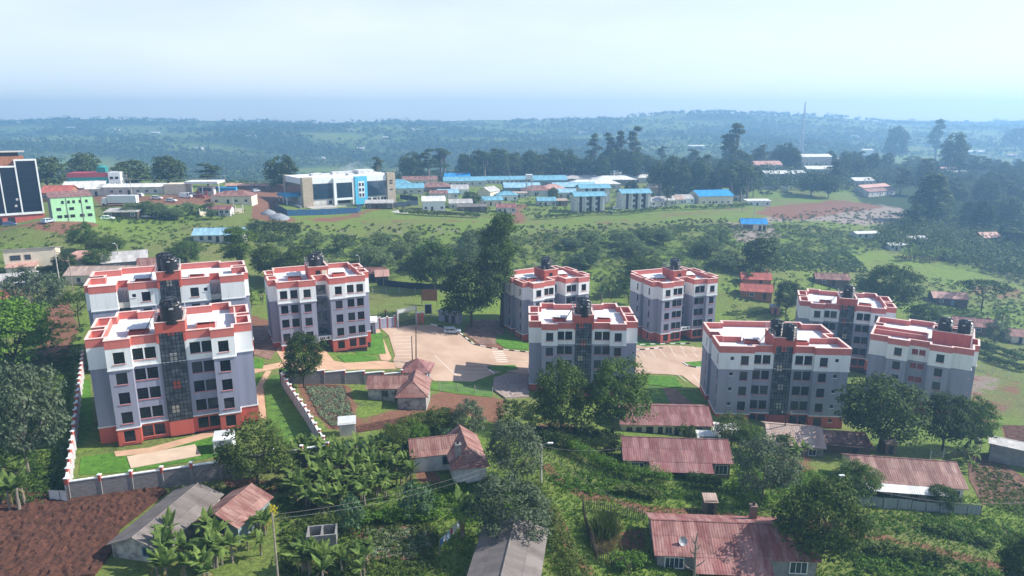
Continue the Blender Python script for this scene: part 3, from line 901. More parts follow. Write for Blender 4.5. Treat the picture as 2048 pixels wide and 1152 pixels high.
def mirror(half):
    n = len(half); out = [tuple(h) for h in half[:-1]]
    for i in range(n - 1, 0, -1):
        x, y = half[i][0], half[i][1]
        L = math.hypot(half[i][0] - half[i - 1][0], half[i][1] - half[i - 1][1])
        ws = half[i - 1][2] if len(half[i - 1]) > 2 else []
        out.append((-x, y, [(L - wd[0],) + tuple(wd[1:]) for wd in ws]))
    return out

BIG = (1.42, 1.72, .8, 'std'); NAR = (.75, 1.72, .8, 'std'); SML = (.62, .62, 1.7, 'pale'); SID = (.62, 1.65, .85, 'std'); RDW = (1.15, 1.15, 1.25, 'red')
def W(u, spec): return (u,) + spec

def plan_stair():        # stair glazing in the middle of the front
    return mirror([(0, 1.0, []), (2.0, 1.0, [W(.95, BIG), W(2.55, BIG)]), (5.3, 1.0), (5.3, 0, [W(1.5, BIG)]), (8.3, 0), (8.3, 1.8), (10.8, 1.8, [W(2.6, SID)]), (10.8, 6.2), (8.9, 6.2), (8.9, 8.0),
                   (10.8, 8.0, [W(2.5, SID)]), (10.8, 13.2), (8.3, 13.2), (8.3, 16), (5.3, 16), (5.3, 15), (0, 15)])
def plan_entry():        # deep entrance recess in the middle of the front
    return mirror([(0, 4.2), (1.7, 4.2), (1.7, .7, [W(.95, BIG), W(2.45, NAR if False else BIG)]), (5.2, .7), (5.2, 0, [W(1.5, BIG)]), (8.2, 0), (8.2, 2.2), (9.9, 2.2, [W(1.3, SID)]), (9.9, 6.0), (8.6, 6.0), (8.6, 7.8),
                   (9.9, 7.8, [W(1.3, SID)]), (9.9, 12.8), (8.2, 12.8), (8.2, 15.5), (0, 15.5)])
def plan_entry_b():      # recess, one forward window then two
    return mirror([(0, 4.2), (1.45, 4.2), (1.45, .0, [W(1.7, BIG)]), (4.6, .0), (4.6, .45, [W(1.1, BIG), W(3.1, BIG)]), (8.8, .45), (8.8, 3.4), (10.2, 3.4), (10.2, 7.0), (8.6, 7.0), (8.6, 9.0), (10.2, 9.0), (10.2, 13.0), (8.2, 13.0), (8.2, 15.5), (0, 15.5)])
def plan_wide():         # two windows, then a broad bay with one large and one tiny
    return mirror([(0, 1.1), (2.0, 1.1, [W(.95, BIG), W(2.6, BIG)]), (5.5, 1.1), (5.5, .3, [W(1.6, BIG), W(3.9, SML)]), (11.7, .3, [W(.9, SID)]), (11.7, 6.6), (10.0, 6.6), (10.0, 9.2), (11.7, 9.2, [W(2.2, SID)]), (11.7, 15.5), (8.0, 15.5), (8.0, 17), (0, 17)])
def plan_balcony():      # window by the stair, open service balcony, blank wing
    return mirror([(0, 1.1), (2.0, 1.1, [W(2.0, BIG), W(3.9, SML)]), (6.6, 1.1), (6.6, 4.0), (8.6, 4.0), (8.6, .4), (12.6, .4), (12.6, 2.0), (13.4, 2.0), (13.4, 8.0), (11.0, 8.0), (11.0, 10), (13.4, 10), (13.4, 14.5), (9.0, 14.5), (9.0, 16), (0, 16)])
def plan_flank():        # a block seen from its side
    return [(-9.2, 1.6, []), (-5.7, 1.6, []), (-5.7, .5, [W(2.0, BIG)]), (-1.9, .5, []), (-1.9, 1.9, [W(1.25, RDW), W(2.6, RDW)]), (2.0, 1.9, []), (2.0, .3, [W(2.0, BIG)]), (5.9, .3, []), (5.9, 1.0, []), (9.5, 1.0, [W(1.0, SID)]),
            (9.5, 4.5, []), (10.4, 4.5, []), (10.4, 9.5, []), (9.5, 9.5, []), (9.5, 18, []), (2.0, 18, []), (2.0, 19, []), (-3.0, 19, []), (-3.0, 17.5, []), (-9.2, 17.5, []), (-9.2, 12, []), (-7.5, 12, []), (-7.5, 9.5, []), (-9.2, 9.5, [])]

def make_tank():
    prof = [(1.30, 0)]
    z = .0
    for i in range(8):
        prof += [(1.32, z + .06), (1.25, z + .12), (1.25, z + .18), (1.32, z + .24)]
        z += .30
    prof += [(1.34, 2.42), (1.30, 2.50), (1.05, 2.72), (.62, 2.90)]
    b = MB(); b.lathe(prof, 20, TANK)
    for k in range(8):
        t = 2 * math.pi * k / 8
        c, s_ = math.cos(t), math.sin(t)
        b.tube([(1.24 * c, 1.24 * s_, 2.54), (1.05 * c, 1.05 * s_, 2.78), (.55 * c, .55 * s_, 2.96)], [.11, .12, .10], TANK, 5)
    body = b.mesh("tank_body")
    l = MB(); l.lathe([(.55, 2.86), (.55, 3.04), (.46, 3.10)], 14, TANK)
    lb = MB()
    for a0 in (-1.9, -.9):
        pts = []
        for k in range(4):
            t = a0 + .13 * k
            pts.append((1.345 * math.cos(t), 1.345 * math.sin(t)))
        for k in range(3):
            lb.face([(*pts[k], 2.0), (*pts[k + 1], 2.0), (*pts[k + 1], 2.24), (*pts[k], 2.24)], RAILM)
    return body, l.mesh("lid"), lb.mesh("maker_label")
TANKM = make_tank()
def water_tank(loc, rz, label, sc_=1.0):
    t = thing("water_tank", label, "water tank", loc, rz, "black water tanks on the apartment roofs")
    t.scale = (sc_, sc_, sc_)
    for nm, m_ in zip(("body", "lid", "maker_label"), TANKM):
        child(nm, m_, t)
    return t

def block(name_label, cx, cy, gz0, rz, plan, style, tanks, tower=None, seed=1, stripe=None):
    """style: stair, entry or flank"""
    rr = random.Random(seed)
    root = thing("apartment_block", name_label, "apartment block", (cx, cy, gz0), R(rz), "five storey apartment blocks of the estate")
    poly = [(p[0], p[1]) for p in plan]
    n = len(poly)
    ext = offset(poly, .09)
    wall = MB()
    wins = []
    for i in range(n):
        j = (i + 1) % n
        a, b = Vector(poly[i]), Vector(poly[j])
        L = (b - a).length
        if L < 1e-5: continue
        d = (b - a) / L
        nn = Vector((d.y, -d.x))
        ang = math.atan2(d.y, d.x)
        ws = plan[i][2] if len(plan[i]) > 2 else []
        base, mid, top = [], [], []
        shift = (Vector(ext[i]) - a).dot(d)
        for k, (f0, f1) in enumerate(FLOORS):
            for u, ww, hh, sill, kd in ws:
                z = f0 + sill + (.12 if k == 4 else 0)
                h = (u - ww / 2, u + ww / 2, z, z + hh)
                if k == 0: base.append(h)
                elif k < 4: mid.append(h)
                else: top.append((h[0] - shift, h[1] - shift, h[2], h[3]))
                o_ = .09 if k == 4 else 0
                p = a + d * u + nn * (o_ - .11)
                wins.append(((p.x, p.y, z), ang, ww, hh, kd))
        wall_with_holes(wall, a, b, .32, 2.85, base, RED)
        wall_with_holes(wall, a, b, 2.85, 11.76, mid, GREY)
        wall_with_holes(wall, ext[i], ext[j], 11.76, TOPZ, top, WHITE)
    A, B = offset(poly, .09), poly
    for i in range(n):
        j = (i + 1) % n
        wall.face([(*B[i], 11.76), (*B[j], 11.76), (*A[j], 11.76), (*A[i], 11.76)], WHITE)
    wall.build("wall", root)
    pl = MB(); pl.prism(offset(poly, -.14), -5.0, 0.33, PLINTH, PLINTH); pl.build("foundation", root)  # its visible dark band also paints the shadow line under the walls
    for qa in ((.10, .001, 2.80, 2.95), (.16, .091, 11.74, 11.92)):
        sc_ = MB(); ring(sc_, poly, *qa, WHITE, WHITE); sc_.build("string_course", root)
    pp = MB()
    ring(pp, poly, .11, -.16, TOPZ, PARZ, SALMON, SALMON)
    ring(pp, poly, .17, -.22, PARZ, PARZ + .09, COPING, COPING)
    # inner walls dividing the roof
    xs = [p[0] for p in poly]; xw = max(xs)
    if style in ('stair', 'entry'):
        for s in (-1, 1):
            for y0, y1 in ((2.0, 6.1), (8.1, 12.6)):
                x = s * (8.75 if style == 'stair' else 8.3)
                if xw < 11.2:
                    pp.box(min(x, x + s * .2), max(x, x + s * .2), y0, y1, TOPZ + .1, PARZ, SALMON, COPING)
    if style == 'wide':
        for s in (-1, 1):
            pp.box(min(s * 9.8, s * 6.4), max(s * 9.8, s * 6.4), 6.3, 6.5, TOPZ + .1, PARZ, SALMON, COPING)
    if style == 'flank':
        pp.box(-9.0, 1.2, 6.6, 6.85, TOPZ + .1, PARZ, SALMON, COPING)
        pp.box(-9.0, 1.2, 9.3, 9.55, TOPZ + .1, PARZ, SALMON, COPING)
        pp.box(1.0, 1.25, 4.6, 9.3, TOPZ + .1, PARZ, SALMON, COPING)
    pp.build("parapet", root)
    dk = MB(); dk.face([(*p, TOPZ + .12) for p in offset(poly, -.05)], DECK); dk.build("roof_deck", root)
    for p, ang, ww, hh, kd in wins: add_window(root, p, ang, ww, hh, kd)
    # lightwell shafts with sloping covers
    if style != 'flank':
        for s in (-1, 1):
            x = s * 4.6
            y0 = 5.2 if style != 'entry' else 6.2
            sh = MB(); z = TOPZ + .12
            for q in ((x - 1.3, x + 1.3, y0, y0 + .15), (x - 1.3, x + 1.3, y0 + 1.9, y0 + 2.05), (x - 1.3, x - 1.15, y0 + .15, y0 + 1.9), (x + 1.15, x + 1.3, y0 + .15, y0 + 1.9)):
                sh.box(*q, z, z + .62, RED, RED)
            sh.face([(x - 1.15, y0 + .15, z + .03), (x + 1.15, y0 + .15, z + .03), (x + 1.15, y0 + 1.9, z + .03), (x - 1.15, y0 + 1.9, z + .03)], PLINTH)  # near-black sheet just above the deck paints the dark depth of the shaft
            so_ = sh.build("light_shaft", root)
            cv = MB()
            a = [(x - 1.5, y0 + .35, z + 1.02), (x + 1.5, y0 + .35, z + .92), (x + 1.5, y0 + 2.7, z + 1.34), (x - 1.5, y0 + 2.7, z + 1.44)]
            cv.face(a, DECK); cv.face([(p[0], p[1], p[2] - .06) for p in reversed(a)], DECK)
            for k in range(4):
                p, q = a[k], a[(k + 1) % 4]
                cv.face([(p[0], p[1], p[2] - .06), (q[0], q[1], q[2] - .06), q, p], DECK)
            for q in a: cv.bar((q[0] * .98 + x * .02, q[1] * .98 + (y0 + 1.5) * .02, z + .01), (q[0] * .98 + x * .02, q[1] * .98 + (y0 + 1.5) * .02, q[2] - .05), .05, RAILM, 5)
            cv.build("shaft_cover", so_)
    # stair tower
    tx0, tx1, ty0, ty1 = tower
    tz = 17.9
    tw = MB()
    if style in ('stair', 'wide', 'balcony'):
        fw = .36
        zc = TOPZ - .1
        tw.box(tx0, tx0 + fw, ty0, ty0 + .7, zc, tz - 1.6, RED); tw.box(tx1 - fw, tx1, ty0, ty0 + .7, zc, tz - 1.6, RED)
        tw.box(tx0 + .02, tx1 - .02, ty0 + .702, ty1, zc, tz - 1.6, RED)
        sb_ = MB(); sb_.box(tx0 + fw, tx1 - fw, ty0 + .16, ty0 + .39, .3, 2.6, RED); sb_.build('stair_base', root)
        tw.box(tx0 - .03, tx1 + .03, ty0 - .06, ty1 + .02, tz - 1.6, tz - .5, RED)
        ring(tw, [(tx0, ty0), (tx1, ty0), (tx1, ty1), (tx0, ty1)], .06, -.18, tz - .5, tz, RED, RED)
        ring(tw, [(tx0, ty0), (tx1, ty0), (tx1, ty1), (tx0, ty1)], .12, -.24, tz, tz + .09, COPING, COPING)
        tw.face([(tx0 + .1, ty0 + .1, tz - .42), (tx1 - .1, ty0 + .1, tz - .42), (tx1 - .1, ty1 - .1, tz - .42), (tx0 + .1, ty1 - .1, tz - .42)], PLINTH)
        two = tw.build("stair_tower", root)
        gl = MB()
        gx0, gx1 = tx0 + fw, tx1 - fw
        zb, zt = 2.6, tz - 1.6
        nx = 6
        for i in range(nx + 1):
            x = gx0 + (gx1 - gx0) * i / nx
            gl.box(x - .05, x + .05, ty0 + .18, ty0 + .26, zb, zt, STEEL)
        nzr = 22
        for i in range(nzr + 1):
            z = zb + (zt - zb) * i / nzr
            gl.box(gx0 + .02, gx1 - .02, ty0 + .19, ty0 + .25, z - .04, z + .04, STEEL)
        g = gl.build("stair_window", root)
        pn = MB()
        holes = []
        gw = (gx1 - gx0) / nx; gh = (zt - zb) / nzr
        for k in range(4):          # opened sashes show the landing behind
            i0 = rr.choice((1, 2)); j0 = 2 + 6 * k + rr.choice((0, 1))
            holes.append((i0 * gw, (i0 + 2) * gw, zb + j0 * gh, zb + (j0 + 2) * gh))
        wall_with_holes(pn, (gx0, ty0 + .30), (gx1, ty0 + .30), zb, zt, holes, STAIRG, .05)
        pn.build("pane", g)
        ld = MB()
        for k in range(4):
            z = zb + (2 + 6 * k) * gh
            c = [CONCRETE, CREAM, RED, CONCRETE][(k + seed) % 4]
            ld.box(gx0 + .02, gx1 - .02, ty0 + .34, ty0 + .38, z - .3, z + gh * 2.6, c)
        ld.build("stair_landing", root)
    else:
        tw.box(tx0, tx1, ty0, ty1, TOPZ - 2, tz - .5, RED)
        ring(tw, [(tx0, ty0), (tx1, ty0), (tx1, ty1), (tx0, ty1)], .06, -.18, tz - .5, tz, RED, RED)
        ring(tw, [(tx0, ty0), (tx1, ty0), (tx1, ty1), (tx0, ty1)], .12, -.24, tz, tz + .09, COPING, COPING)
        tw.face([(tx0 + .1, ty0 + .1, tz - .42), (tx1 - .1, ty0 + .1, tz - .42), (tx1 - .1, ty1 - .1, tz - .42), (tx0 + .1, ty1 - .1, tz - .42)], PLINTH)
        tw.build("stair_tower", root)
        if style == 'entry':
            dr = MB(); dr.box(-.45, .45, ty0 - .05, ty0 - .003, TOPZ + .12, TOPZ + 2.15, STEEL); dr.build("door", root)
            dr = MB()
            if stripe: dr.box(.75, 1.9, ty0 - .06, ty0 - .003, TOPZ + .6, TOPZ + 2.1, CREAM); dr.build("vent_panel", root)
            # glazed stairwell at the bottom of the recess, canopy and name board
            sg = MB()
            for k in range(4):
                sg.box(-1.2, 1.2, 4.05, 4.17, 3.3 + 2.9 * k, 5.4 + 2.9 * k, STAIRG)
            sg.build("stair_window", root)
            cn = MB(); cn.box(-1.45, 1.45, 1.2, 4.1, 2.9, 3.05, WHITE); cn.build("entrance_canopy", root)
            bd = MB(); bd.box(-1.42, 1.42, 1.02, 1.14, 2.75, 3.75, WHITE)
            sb = bd.build("name_board", root)
            lt = MB()
            for k, (x, ww) in enumerate(((-1.0, .28), (-.62, .22), (-.30, .26), (.15, .10), (.45, .45))):
                lt.box(x, x + ww, 1.0, 1.015, 3.0, 3.5, STEEL)
            lt.build("lettering", sb)
            dd = MB(); dd.box(-1.1, 1.1, 4.05, 4.18, 0.02, 2.4, STEEL); dd.build("door", root)
        if style == 'flank':
            pi = MB()
            x = (tx0 + tx1) / 2 + .8
            pi.box(x - .06, x + .06, ty0 - .09, ty0 - .01, TOPZ + .2, tz - 1.0, RED); pi.box(x - .55, x + .55, ty0 - .10, ty0 - .012, tz - 1.0, tz - .86, RED)
            pi.bar((tx1 - .1, ty0 - .12, TOPZ - 1), (tx1 - .1, ty0 - .12, tz + .8), .09, WHITE, 8)
            pi.build("drain_pipe", root)
    # platform rail
    rl = MB()
    for (x, y) in ((tx0, ty0), (tx1, ty0), (tx1, ty1), (tx0, ty1), (tx0, (ty0 + ty1) / 2), (tx1, (ty0 + ty1) / 2)):
        rl.bar((x, y, tz + .09), (x, y, tz + 1.15), .045, RAILM, 5)
    for zz in (.6, 1.12):
        for a, b in (((tx0, ty0), (tx0, ty1)), ((tx1, ty0), (tx1, ty1)), ((tx0, ty1), (tx1, ty1))):
            rl.bar((*a, tz + zz), (*b, tz + zz), .03, RAILM, 5)
    rl.build("platform_rail", root)
    if style in ('stair', 'wide', 'balcony'):
        ldr = MB()
        for k in (0, .5):
            ldr.bar((tx0 - 2.2, ty0 + 3.0 + k, TOPZ + .14), (tx0 - .1, ty0 + 2.6 + k, tz + .8), .045, STEEL, 5)
        for k in range(9):
            t = k / 8.5
            ldr.bar((tx0 - 2.2 + 2.1 * t, ty0 + 3.0 - .4 * t, TOPZ + .14 + (tz + .66 - TOPZ) * t), (tx0 - 2.2 + 2.1 * t, ty0 + 3.5 - .4 * t, TOPZ + .14 + (tz + .66 - TOPZ) * t), .03, STEEL, 4)
        ldr.build("ladder", root)
    if style == 'balcony':
        for s in (-1, 1):
            for k, (f0, f1) in enumerate(FLOORS):
                bl = MB()
                x0, x1 = (6.65, 8.55) if s > 0 else (-8.55, -6.65)
                bl.box(x0, x1, 1.3, 3.98, f0 - .02, f0 + .12, CONCRETE)
                bl.box(x0, x1, 1.3, 1.42, f0 + .121, f0 + 1.0, CONCRETE)
                for i in range(8):
                    x = x0 + (x1 - x0) * (i + .5) / 8
                    bl.box(x - .03, x + .03, 1.34, 1.38, f0 + 1.0, f1 - .06, STEEL)
                bl.box(x0 + (0 if s < 0 else 1.3), x0 + (.6 if s < 0 else 1.9), 3.9, 3.97, f0 + .121, f0 + 2.2, WHITE)
                bl.build("balcony", root)
    ca, sa = math.cos(R(rz)), math.sin(R(rz))
    for tx, ty, lab, s in tanks:
        water_tank((cx + tx * ca - ty * sa, cy + tx * sa + ty * ca, gz0 + tz - .41), R(rz) + rr.uniform(-.4, .4), lab, s)
    return root

T4 = (-1.95, 1.95, .56, 6.8)
block("large five storey block, lit front and glazed stairwell, beside the ploughed field", -48.9, 94.7, 0, 23, plan_stair(), 'stair',
      [(.3, 1.7, "front black tank on the block beside the ploughed field", 1.12), (.0, 4.8, "rear black tank hidden behind the front one on the ploughed field block", 1.0)], T4, 1)
block("five storey block with grilled service balconies, partly hidden behind the ploughed field block", -62, 121.8, 1.5, 24, plan_balcony(), 'balcony',
      [(.3, 1.6, "front black tank on the block with service balconies", 1.05), (-.6, 4.8, "taller looking rear black tank on the block with service balconies", 1.05)], T4, 2)
block("five storey block with dark entrance recess and name board beside the sloping kerb", -39.05, 138.6, -2.0, 24, plan_entry_b(), 'entry',
      [(-.5, 6.2, "front black tank on the entrance recess block near the gate", 1.0), (.6, 9.0, "rear black tank on the entrance recess block near the gate", .95)], (-1.9, 2.1, 4.9, 10.6), 3, True)
block("five storey block behind two big dark trees, glazed stairwell in its shaded front", 14.3, 131.5, -9.5, -1, plan_stair(), 'stair',
      [(.1, 1.6, "front black tank on the block behind two big trees", 1.05), (.0, 4.9, "rear black tank on the block behind two big trees", 1.0)], T4, 4)
block("five storey block with entrance recess, turned corner-on behind the block with two big trees", 12.4, 168.3, -9, 29, plan_entry(), 'entry',
      [(-.7, 6.4, "front black tank on the corner-on block at the tall tree", 1.0), (.7, 8.6, "rear black tank on the corner-on block at the tall tree", 1.0)], (-1.9, 2.1, 5.0, 10.2), 5)
block("five storey block with entrance recess and name board behind the long row of parking bays", 45.6, 171.8, -10, 21, plan_entry(), 'entry',
      [(-.6, 6.4, "front black tank on the block behind the parking bays", 1.0), (.8, 8.6, "rear black tank on the block behind the parking bays", 1.0)], (-1.9, 2.1, 5.0, 10.2), 6)
block("widest five storey block, tiny square windows at the ends of its shaded front", 50.1, 120.4, -10.7, -4, plan_wide(), 'wide',
      [(.9, 1.5, "front black tank on the widest block", .95), (-.6, 4.2, "rear black tank on the widest block", .95)], (-1.95, 1.95, .66, 6.6), 7)
block("five storey block with glazed stairwell half hidden between the widest block and its neighbour", 82.6, 164.1, -14.6, -19, plan_stair(), 'stair',
      [(.2, 3.6, "lone black tank on the block in front of the round dark tree", 1.05)], (-1.95, 1.95, .56, 6.8), 8)
block("five storey block showing red grilled kitchen windows behind the dark garden trees", 84.8, 137.2, -15.3, -33, plan_flank(), 'flank',
      [(4.0, 7.2, "first of two tanks side by side on the red grille block", 1.05), (7.6, 7.2, "second of two tanks side by side, beside the white drain pipe", 1.05)], (1.9, 9.1, 5.4, 9.6), 9)
# ------------------------------------------------------------------ houses
PANE2 = mat("curtained_window_glass", (0.05, 0.075, 0.10), 0.2, 0.5, 2.0, col2=(0.02, 0.03, 0.045), spec=0.5)
FRAMEW = mat("white_window_frame", (0.72, 0.72, 0.70), 0.7)
DOORD = mat("dark_door_timber", (0.035, 0.03, 0.03), 0.7)
DOORB = mat("faded_blue_door", (0.12, 0.22, 0.30), 0.7, 0.2, 2)

def slab(mb, quad, m, th=.08):
    q = [Vector(p) for p in quad]
    nn = (q[1] - q[0]).cross(q[2] - q[0]).normalized()
    if nn.z < 0: q.reverse(); nn = -nn
    b = [p - nn * th for p in q]
    mb.face(q, m); mb.face(list(reversed(b)), m)
    for i in range(len(q)):
        j = (i + 1) % len(q)
        mb.face([b[i], b[j], q[j], q[i]], m)

def roof_mesh(kind, L, W, h, rh, oh, m, ends=(0, 0)):
    mb = MB()
    s = rh / (W / 2)
    ze, zr = h - oh * s, h + rh
    x0, x1, y0, y1 = -L / 2 - oh, L / 2 + oh, -W / 2 - oh, W / 2 + oh
    if kind == 'gable':
        slab(mb, [(x0, y0, ze), (x1, y0, ze), (x1, 0, zr), (x0, 0, zr)], m)
        slab(mb, [(x1, y1, ze), (x0, y1, ze), (x0, 0, zr), (x1, 0, zr)], m)
        mb.bar((x0, 0, zr), (x1, 0, zr), .09, m, 6)
    elif kind == 'hip':
        i = W / 2 + oh
        slab(mb, [(x0, y0, ze), (x1, y0, ze), (x1 - i, 0, zr), (x0 + i, 0, zr)], m)
        slab(mb, [(x1, y1, ze), (x0, y1, ze), (x0 + i, 0, zr), (x1 - i, 0, zr)], m)
        slab(mb, [(x0, y1, ze), (x0, y0, ze), (x0 + i, 0, zr)], m)
        slab(mb, [(x1, y0, ze), (x1, y1, ze), (x1 - i, 0, zr)], m)
    elif kind == 'halfhip':      # gable at x0, hip at x1
        i = W / 2 + oh
        slab(mb, [(x0, y0, ze), (x1, y0, ze), (x1 - i, 0, zr), (x0, 0, zr)], m)
        slab(mb, [(x1, y1, ze), (x0, y1, ze), (x0, 0, zr), (x1 - i, 0, zr)], m)
        slab(mb, [(x1, y0, ze), (x1, y1, ze), (x1 - i, 0, zr)], m)
        mb.bar((x0, 0, zr), (x1 - i, 0, zr), .09, m, 6)
        for y in (y0, y1): mb.bar((x1 - i, 0, zr), (x1, y, ze), .08, m, 6)
    elif kind == 'mono':         # rises towards the back
        slab(mb, [(x0, y0, h - .1), (x1, y0, h - .1), (x1, y1, h + rh), (x0, y1, h + rh)], m)
    elif kind == 'monof':        # rises towards the front
        slab(mb, [(x0, y0, h + rh), (x1, y0, h + rh), (x1, y1, h - .1), (x0, y1, h - .1)], m)
    return mb

def walls_mesh(kind, L, W, h, rh, m, foot=1.6):
    mb = MB()
    a, b = L / 2, W / 2
    mb.box(-a, a, -b, b, -foot, h, m)
    if kind in ('gable', 'halfhip'):
        for x in ((-a,) if kind == 'halfhip' else (-a, a)):
            t = .16 if x < 0 else -.16
            tri = [(x, -b, h - .01), (x, b, h - .01), (x, 0, h + rh - .05)]
            if x > 0: mb.face(tri, m)
            else: mb.face(tri[::-1], m)
            tri2 = [(p[0] + t, p[1], p[2]) for p in tri]
            mb.face(tri2[::-1] if x > 0 else tri2, m)
    elif kind == 'mono':
        mb.face([(-a, -b, h - .3), (-a, b, h - .3), (-a, b, h + rh - .12), (-a, -b, h - .12)][::-1], m)
        mb.face([(a, -b, h - .3), (a, b, h - .3), (a, b, h + rh - .12), (a, -b, h - .12)], m)
        mb.face([(a, b - .01, h - .3), (-a, b - .01, h - .3), (-a, b - .01, h + rh - .15), (a, b - .01, h + rh - .15)], m)
    elif kind == 'monof':
        mb.face([(-a, -b, h + rh - .15), (-a, b, h - .15), (-a, b, h - .3), (-a, -b, h - .3)][::-1], m)
        mb.face([(a, -b, h + rh - .15), (a, b, h - .15), (a, b, h - .3), (a, -b, h - .3)], m)
        mb.face([(-a, -b - .004, h - .3), (a, -b - .004, h - .3), (a, -b - .004, h + rh - .15), (-a, -b - .004, h + rh - .15)], m)
    return mb

_SIDE = {'f': 0, 'r': 90, 'b': 180, 'l': -90}
def feats(root, L, W, fl, dx=0, dy=0, frame=None):
    for f in fl:
        kind = f[0]
        if kind == 'chim':
            mb = MB(); x, y, z0, z1, m = f[1:]
            mb.box(x - .35, x + .35, y - .35, y + .35, z0, z1, m); mb.box(x - .42, x + .42, y - .42, y + .42, z1, z1 + .12, m)
            mb.bar((x, y, z1 + .12), (x, y, z1 + .5), .15, STEEL, 8)
            mb.build("chimney", root); continue
        side = f[1]
        D = W / 2 if side in 'fb' else L / 2
        ang = R(_SIDE[side])
        ca, sa = math.cos(ang), math.sin(ang)
        x = f[2]
        px_, py_ = x * ca + D * sa, x * sa - D * ca
        px_ += dx; py_ += dy
        if kind == 'win':
            z, ww, hh = f[3:6]
            fm = (f[6] if len(f) > 6 else None) or frame or FRAMEW
            mb = MB()
            t = .09
            mb.box(-ww / 2 - t, ww / 2 + t, -.07, .0, z - t, z, fm); mb.box(-ww / 2 - t, ww / 2 + t, -.07, .0, z + hh, z + hh + t, fm)
            mb.box(-ww / 2 - t, -ww / 2, -.07, .0, z, z + hh, fm); mb.box(ww / 2, ww / 2 + t, -.07, .0, z, z + hh, fm)
            for k in range(1, max(2, round(ww / .5))):
                xx = -ww / 2 + ww * k / max(2, round(ww / .5))
                mb.box(xx - .025, xx + .025, -.05, -.012, z, z + hh, fm)
            o = mb.build("window", root, (px_, py_, 0), ang)
            pn = MB(); pn.face([(-ww / 2, -.01, z), (ww / 2, -.01, z), (ww / 2, -.01, z + hh), (-ww / 2, -.01, z + hh)], PANE2)
            pn.build("pane", o)
        elif kind == 'door':
            ww, hh = f[3:5]
            m = f[5] if len(f) > 5 else DOORD
            mb = MB(); mb.box(-ww / 2, ww / 2, -.05, .0, .05, hh, m); mb.box(ww / 2 - .16, ww / 2 - .08, -.09, -.05, hh * .48, hh * .52, RAILM)
            mb.build("door", root, (px_, py_, 0), ang)

def house(label, px, py, rz, L, W_, h, rh, roof, wall, fl=(), cat="house", name="house", kind='gable', oh=.4, world=None, group=None, porch=None, z=None, foot=1.6, sink=.1):
    ang = R(rz)
    if world: x, y = world
    else:
        p, _ = at(px, py)
        x, y = p.x - math.sin(ang) * W_ / 2, p.y + math.cos(ang) * W_ / 2
    g = gz(x, y) if z is None else z
    root = thing(name, label, cat, (x, y, g - sink), ang, group)
    walls_mesh(kind, L, W_, h, rh, wall, foot).build("wall", root)
    roof_mesh(kind, L, W_, h, rh, oh, roof).build("roof", root)
    feats(root, L, W_, fl)
    if porch:
        x0, x1, d, pm, posts = porch
        s = rh / (W_ / 2)
        y0 = -W_ / 2 - oh
        ze = h - oh * s
        mb = MB(); slab(mb, [(x0, y0 - d, ze - d * s * .8 - .03), (x1, y0 - d, ze - d * s * .8 - .03), (x1, y0 + .05, ze - .02), (x0, y0 + .05, ze - .02)], pm)
        mb.build("porch_roof", root)
        for i in range(posts):
            xx = x0 + .15 + (x1 - x0 - .3) * i / max(1, posts - 1)
            q = MB(); q.box(xx - .07, xx + .07, y0 - d + .1, y0 - d + .24, -1.2, ze - d * s * .8 - .10, PALEWOOD); q.build("porch_post", root)
    return root

def two_wing(label, px, py, rz, A, B, roof, wall, fl, group=None, chim=None):
    """a wing along x with a hipped wing running towards the front at its end"""
    ang = R(rz)
    p, _ = at(px, py)
    root = thing("l_shaped_house", label, "house", (p.x, p.y, gz(p.x, p.y) - .1), ang, group)
    (ax, ay, aL, aW), (bx, by, bL, bW) = A, B
    h = 2.7
    walls_mesh('gable', aL, aW, h, 1.25, wall).build("wall", root, (ax, ay, 0))
    walls_mesh('halfhip', bL, bW, h + .02, 1.55, wall).build("wall", root, (bx, by, 0), R(-90))
    roof_mesh('gable', aL, aW, h, 1.25, .4, roof).build("roof", root, (ax, ay, 0))
    roof_mesh('halfhip', bL, bW, h + .02, 1.55, .4, roof).build("roof", root, (bx, by, 0), R(-90))
    feats(root, aL, aW, [f for f in fl if f[0] != 'B'], ax, ay)
    for f in fl:
        if f[0] == 'B':
            sub = f[1:]
            side = {'f': 'f', 'l': 'l', 'r': 'r'}[sub[1]]
            feats(root, bW, bL, [sub], bx, by)
    return root

house("long house with pinkish red roof and a chimney, directly behind the other pink roofed house", 1332, 868, -3, 15.0, 8.5, 2.7, 1.5, R_PINK, CREAM,
      [('win', 'f', -6.2, 1.2, .8, .7, BROWNWALL), ('win', 'f', -4.6, 1.2, .8, .7, BROWNWALL), ('door', 'f', -2.8, 1.2, 2.1), ('door', 'f', -1.0, .8, 2.1), ('win', 'f', .4, .9, 1.1, 1.2, CREAM), ('door', 'f', 1.8, .8, 2.1), ('win', 'f', 5.3, 1.1, 1.4, 1.1), ('chim', -2.6, -.6, 2.5, 4.9, BROWNWALL)])
house("long house with unbroken pinkish red roof behind the clipped hedge", 1354, 948, -4, 14.4, 7.0, 2.75, 1.6, R_PINK, BROWNWALL,
      [('win', 'f', -5.6, .9, 1.7, 1.2), ('win', 'f', -3.8, 1.1, .7, .9), ('door', 'f', .9, 1.0, 2.1), ('door', 'f', 2.6, 1.3, 2.0), ('win', 'f', 6.0, .8, 1.6, 1.3)], porch=(-4.0, 4.6, 1.7, R_PINK, 4))
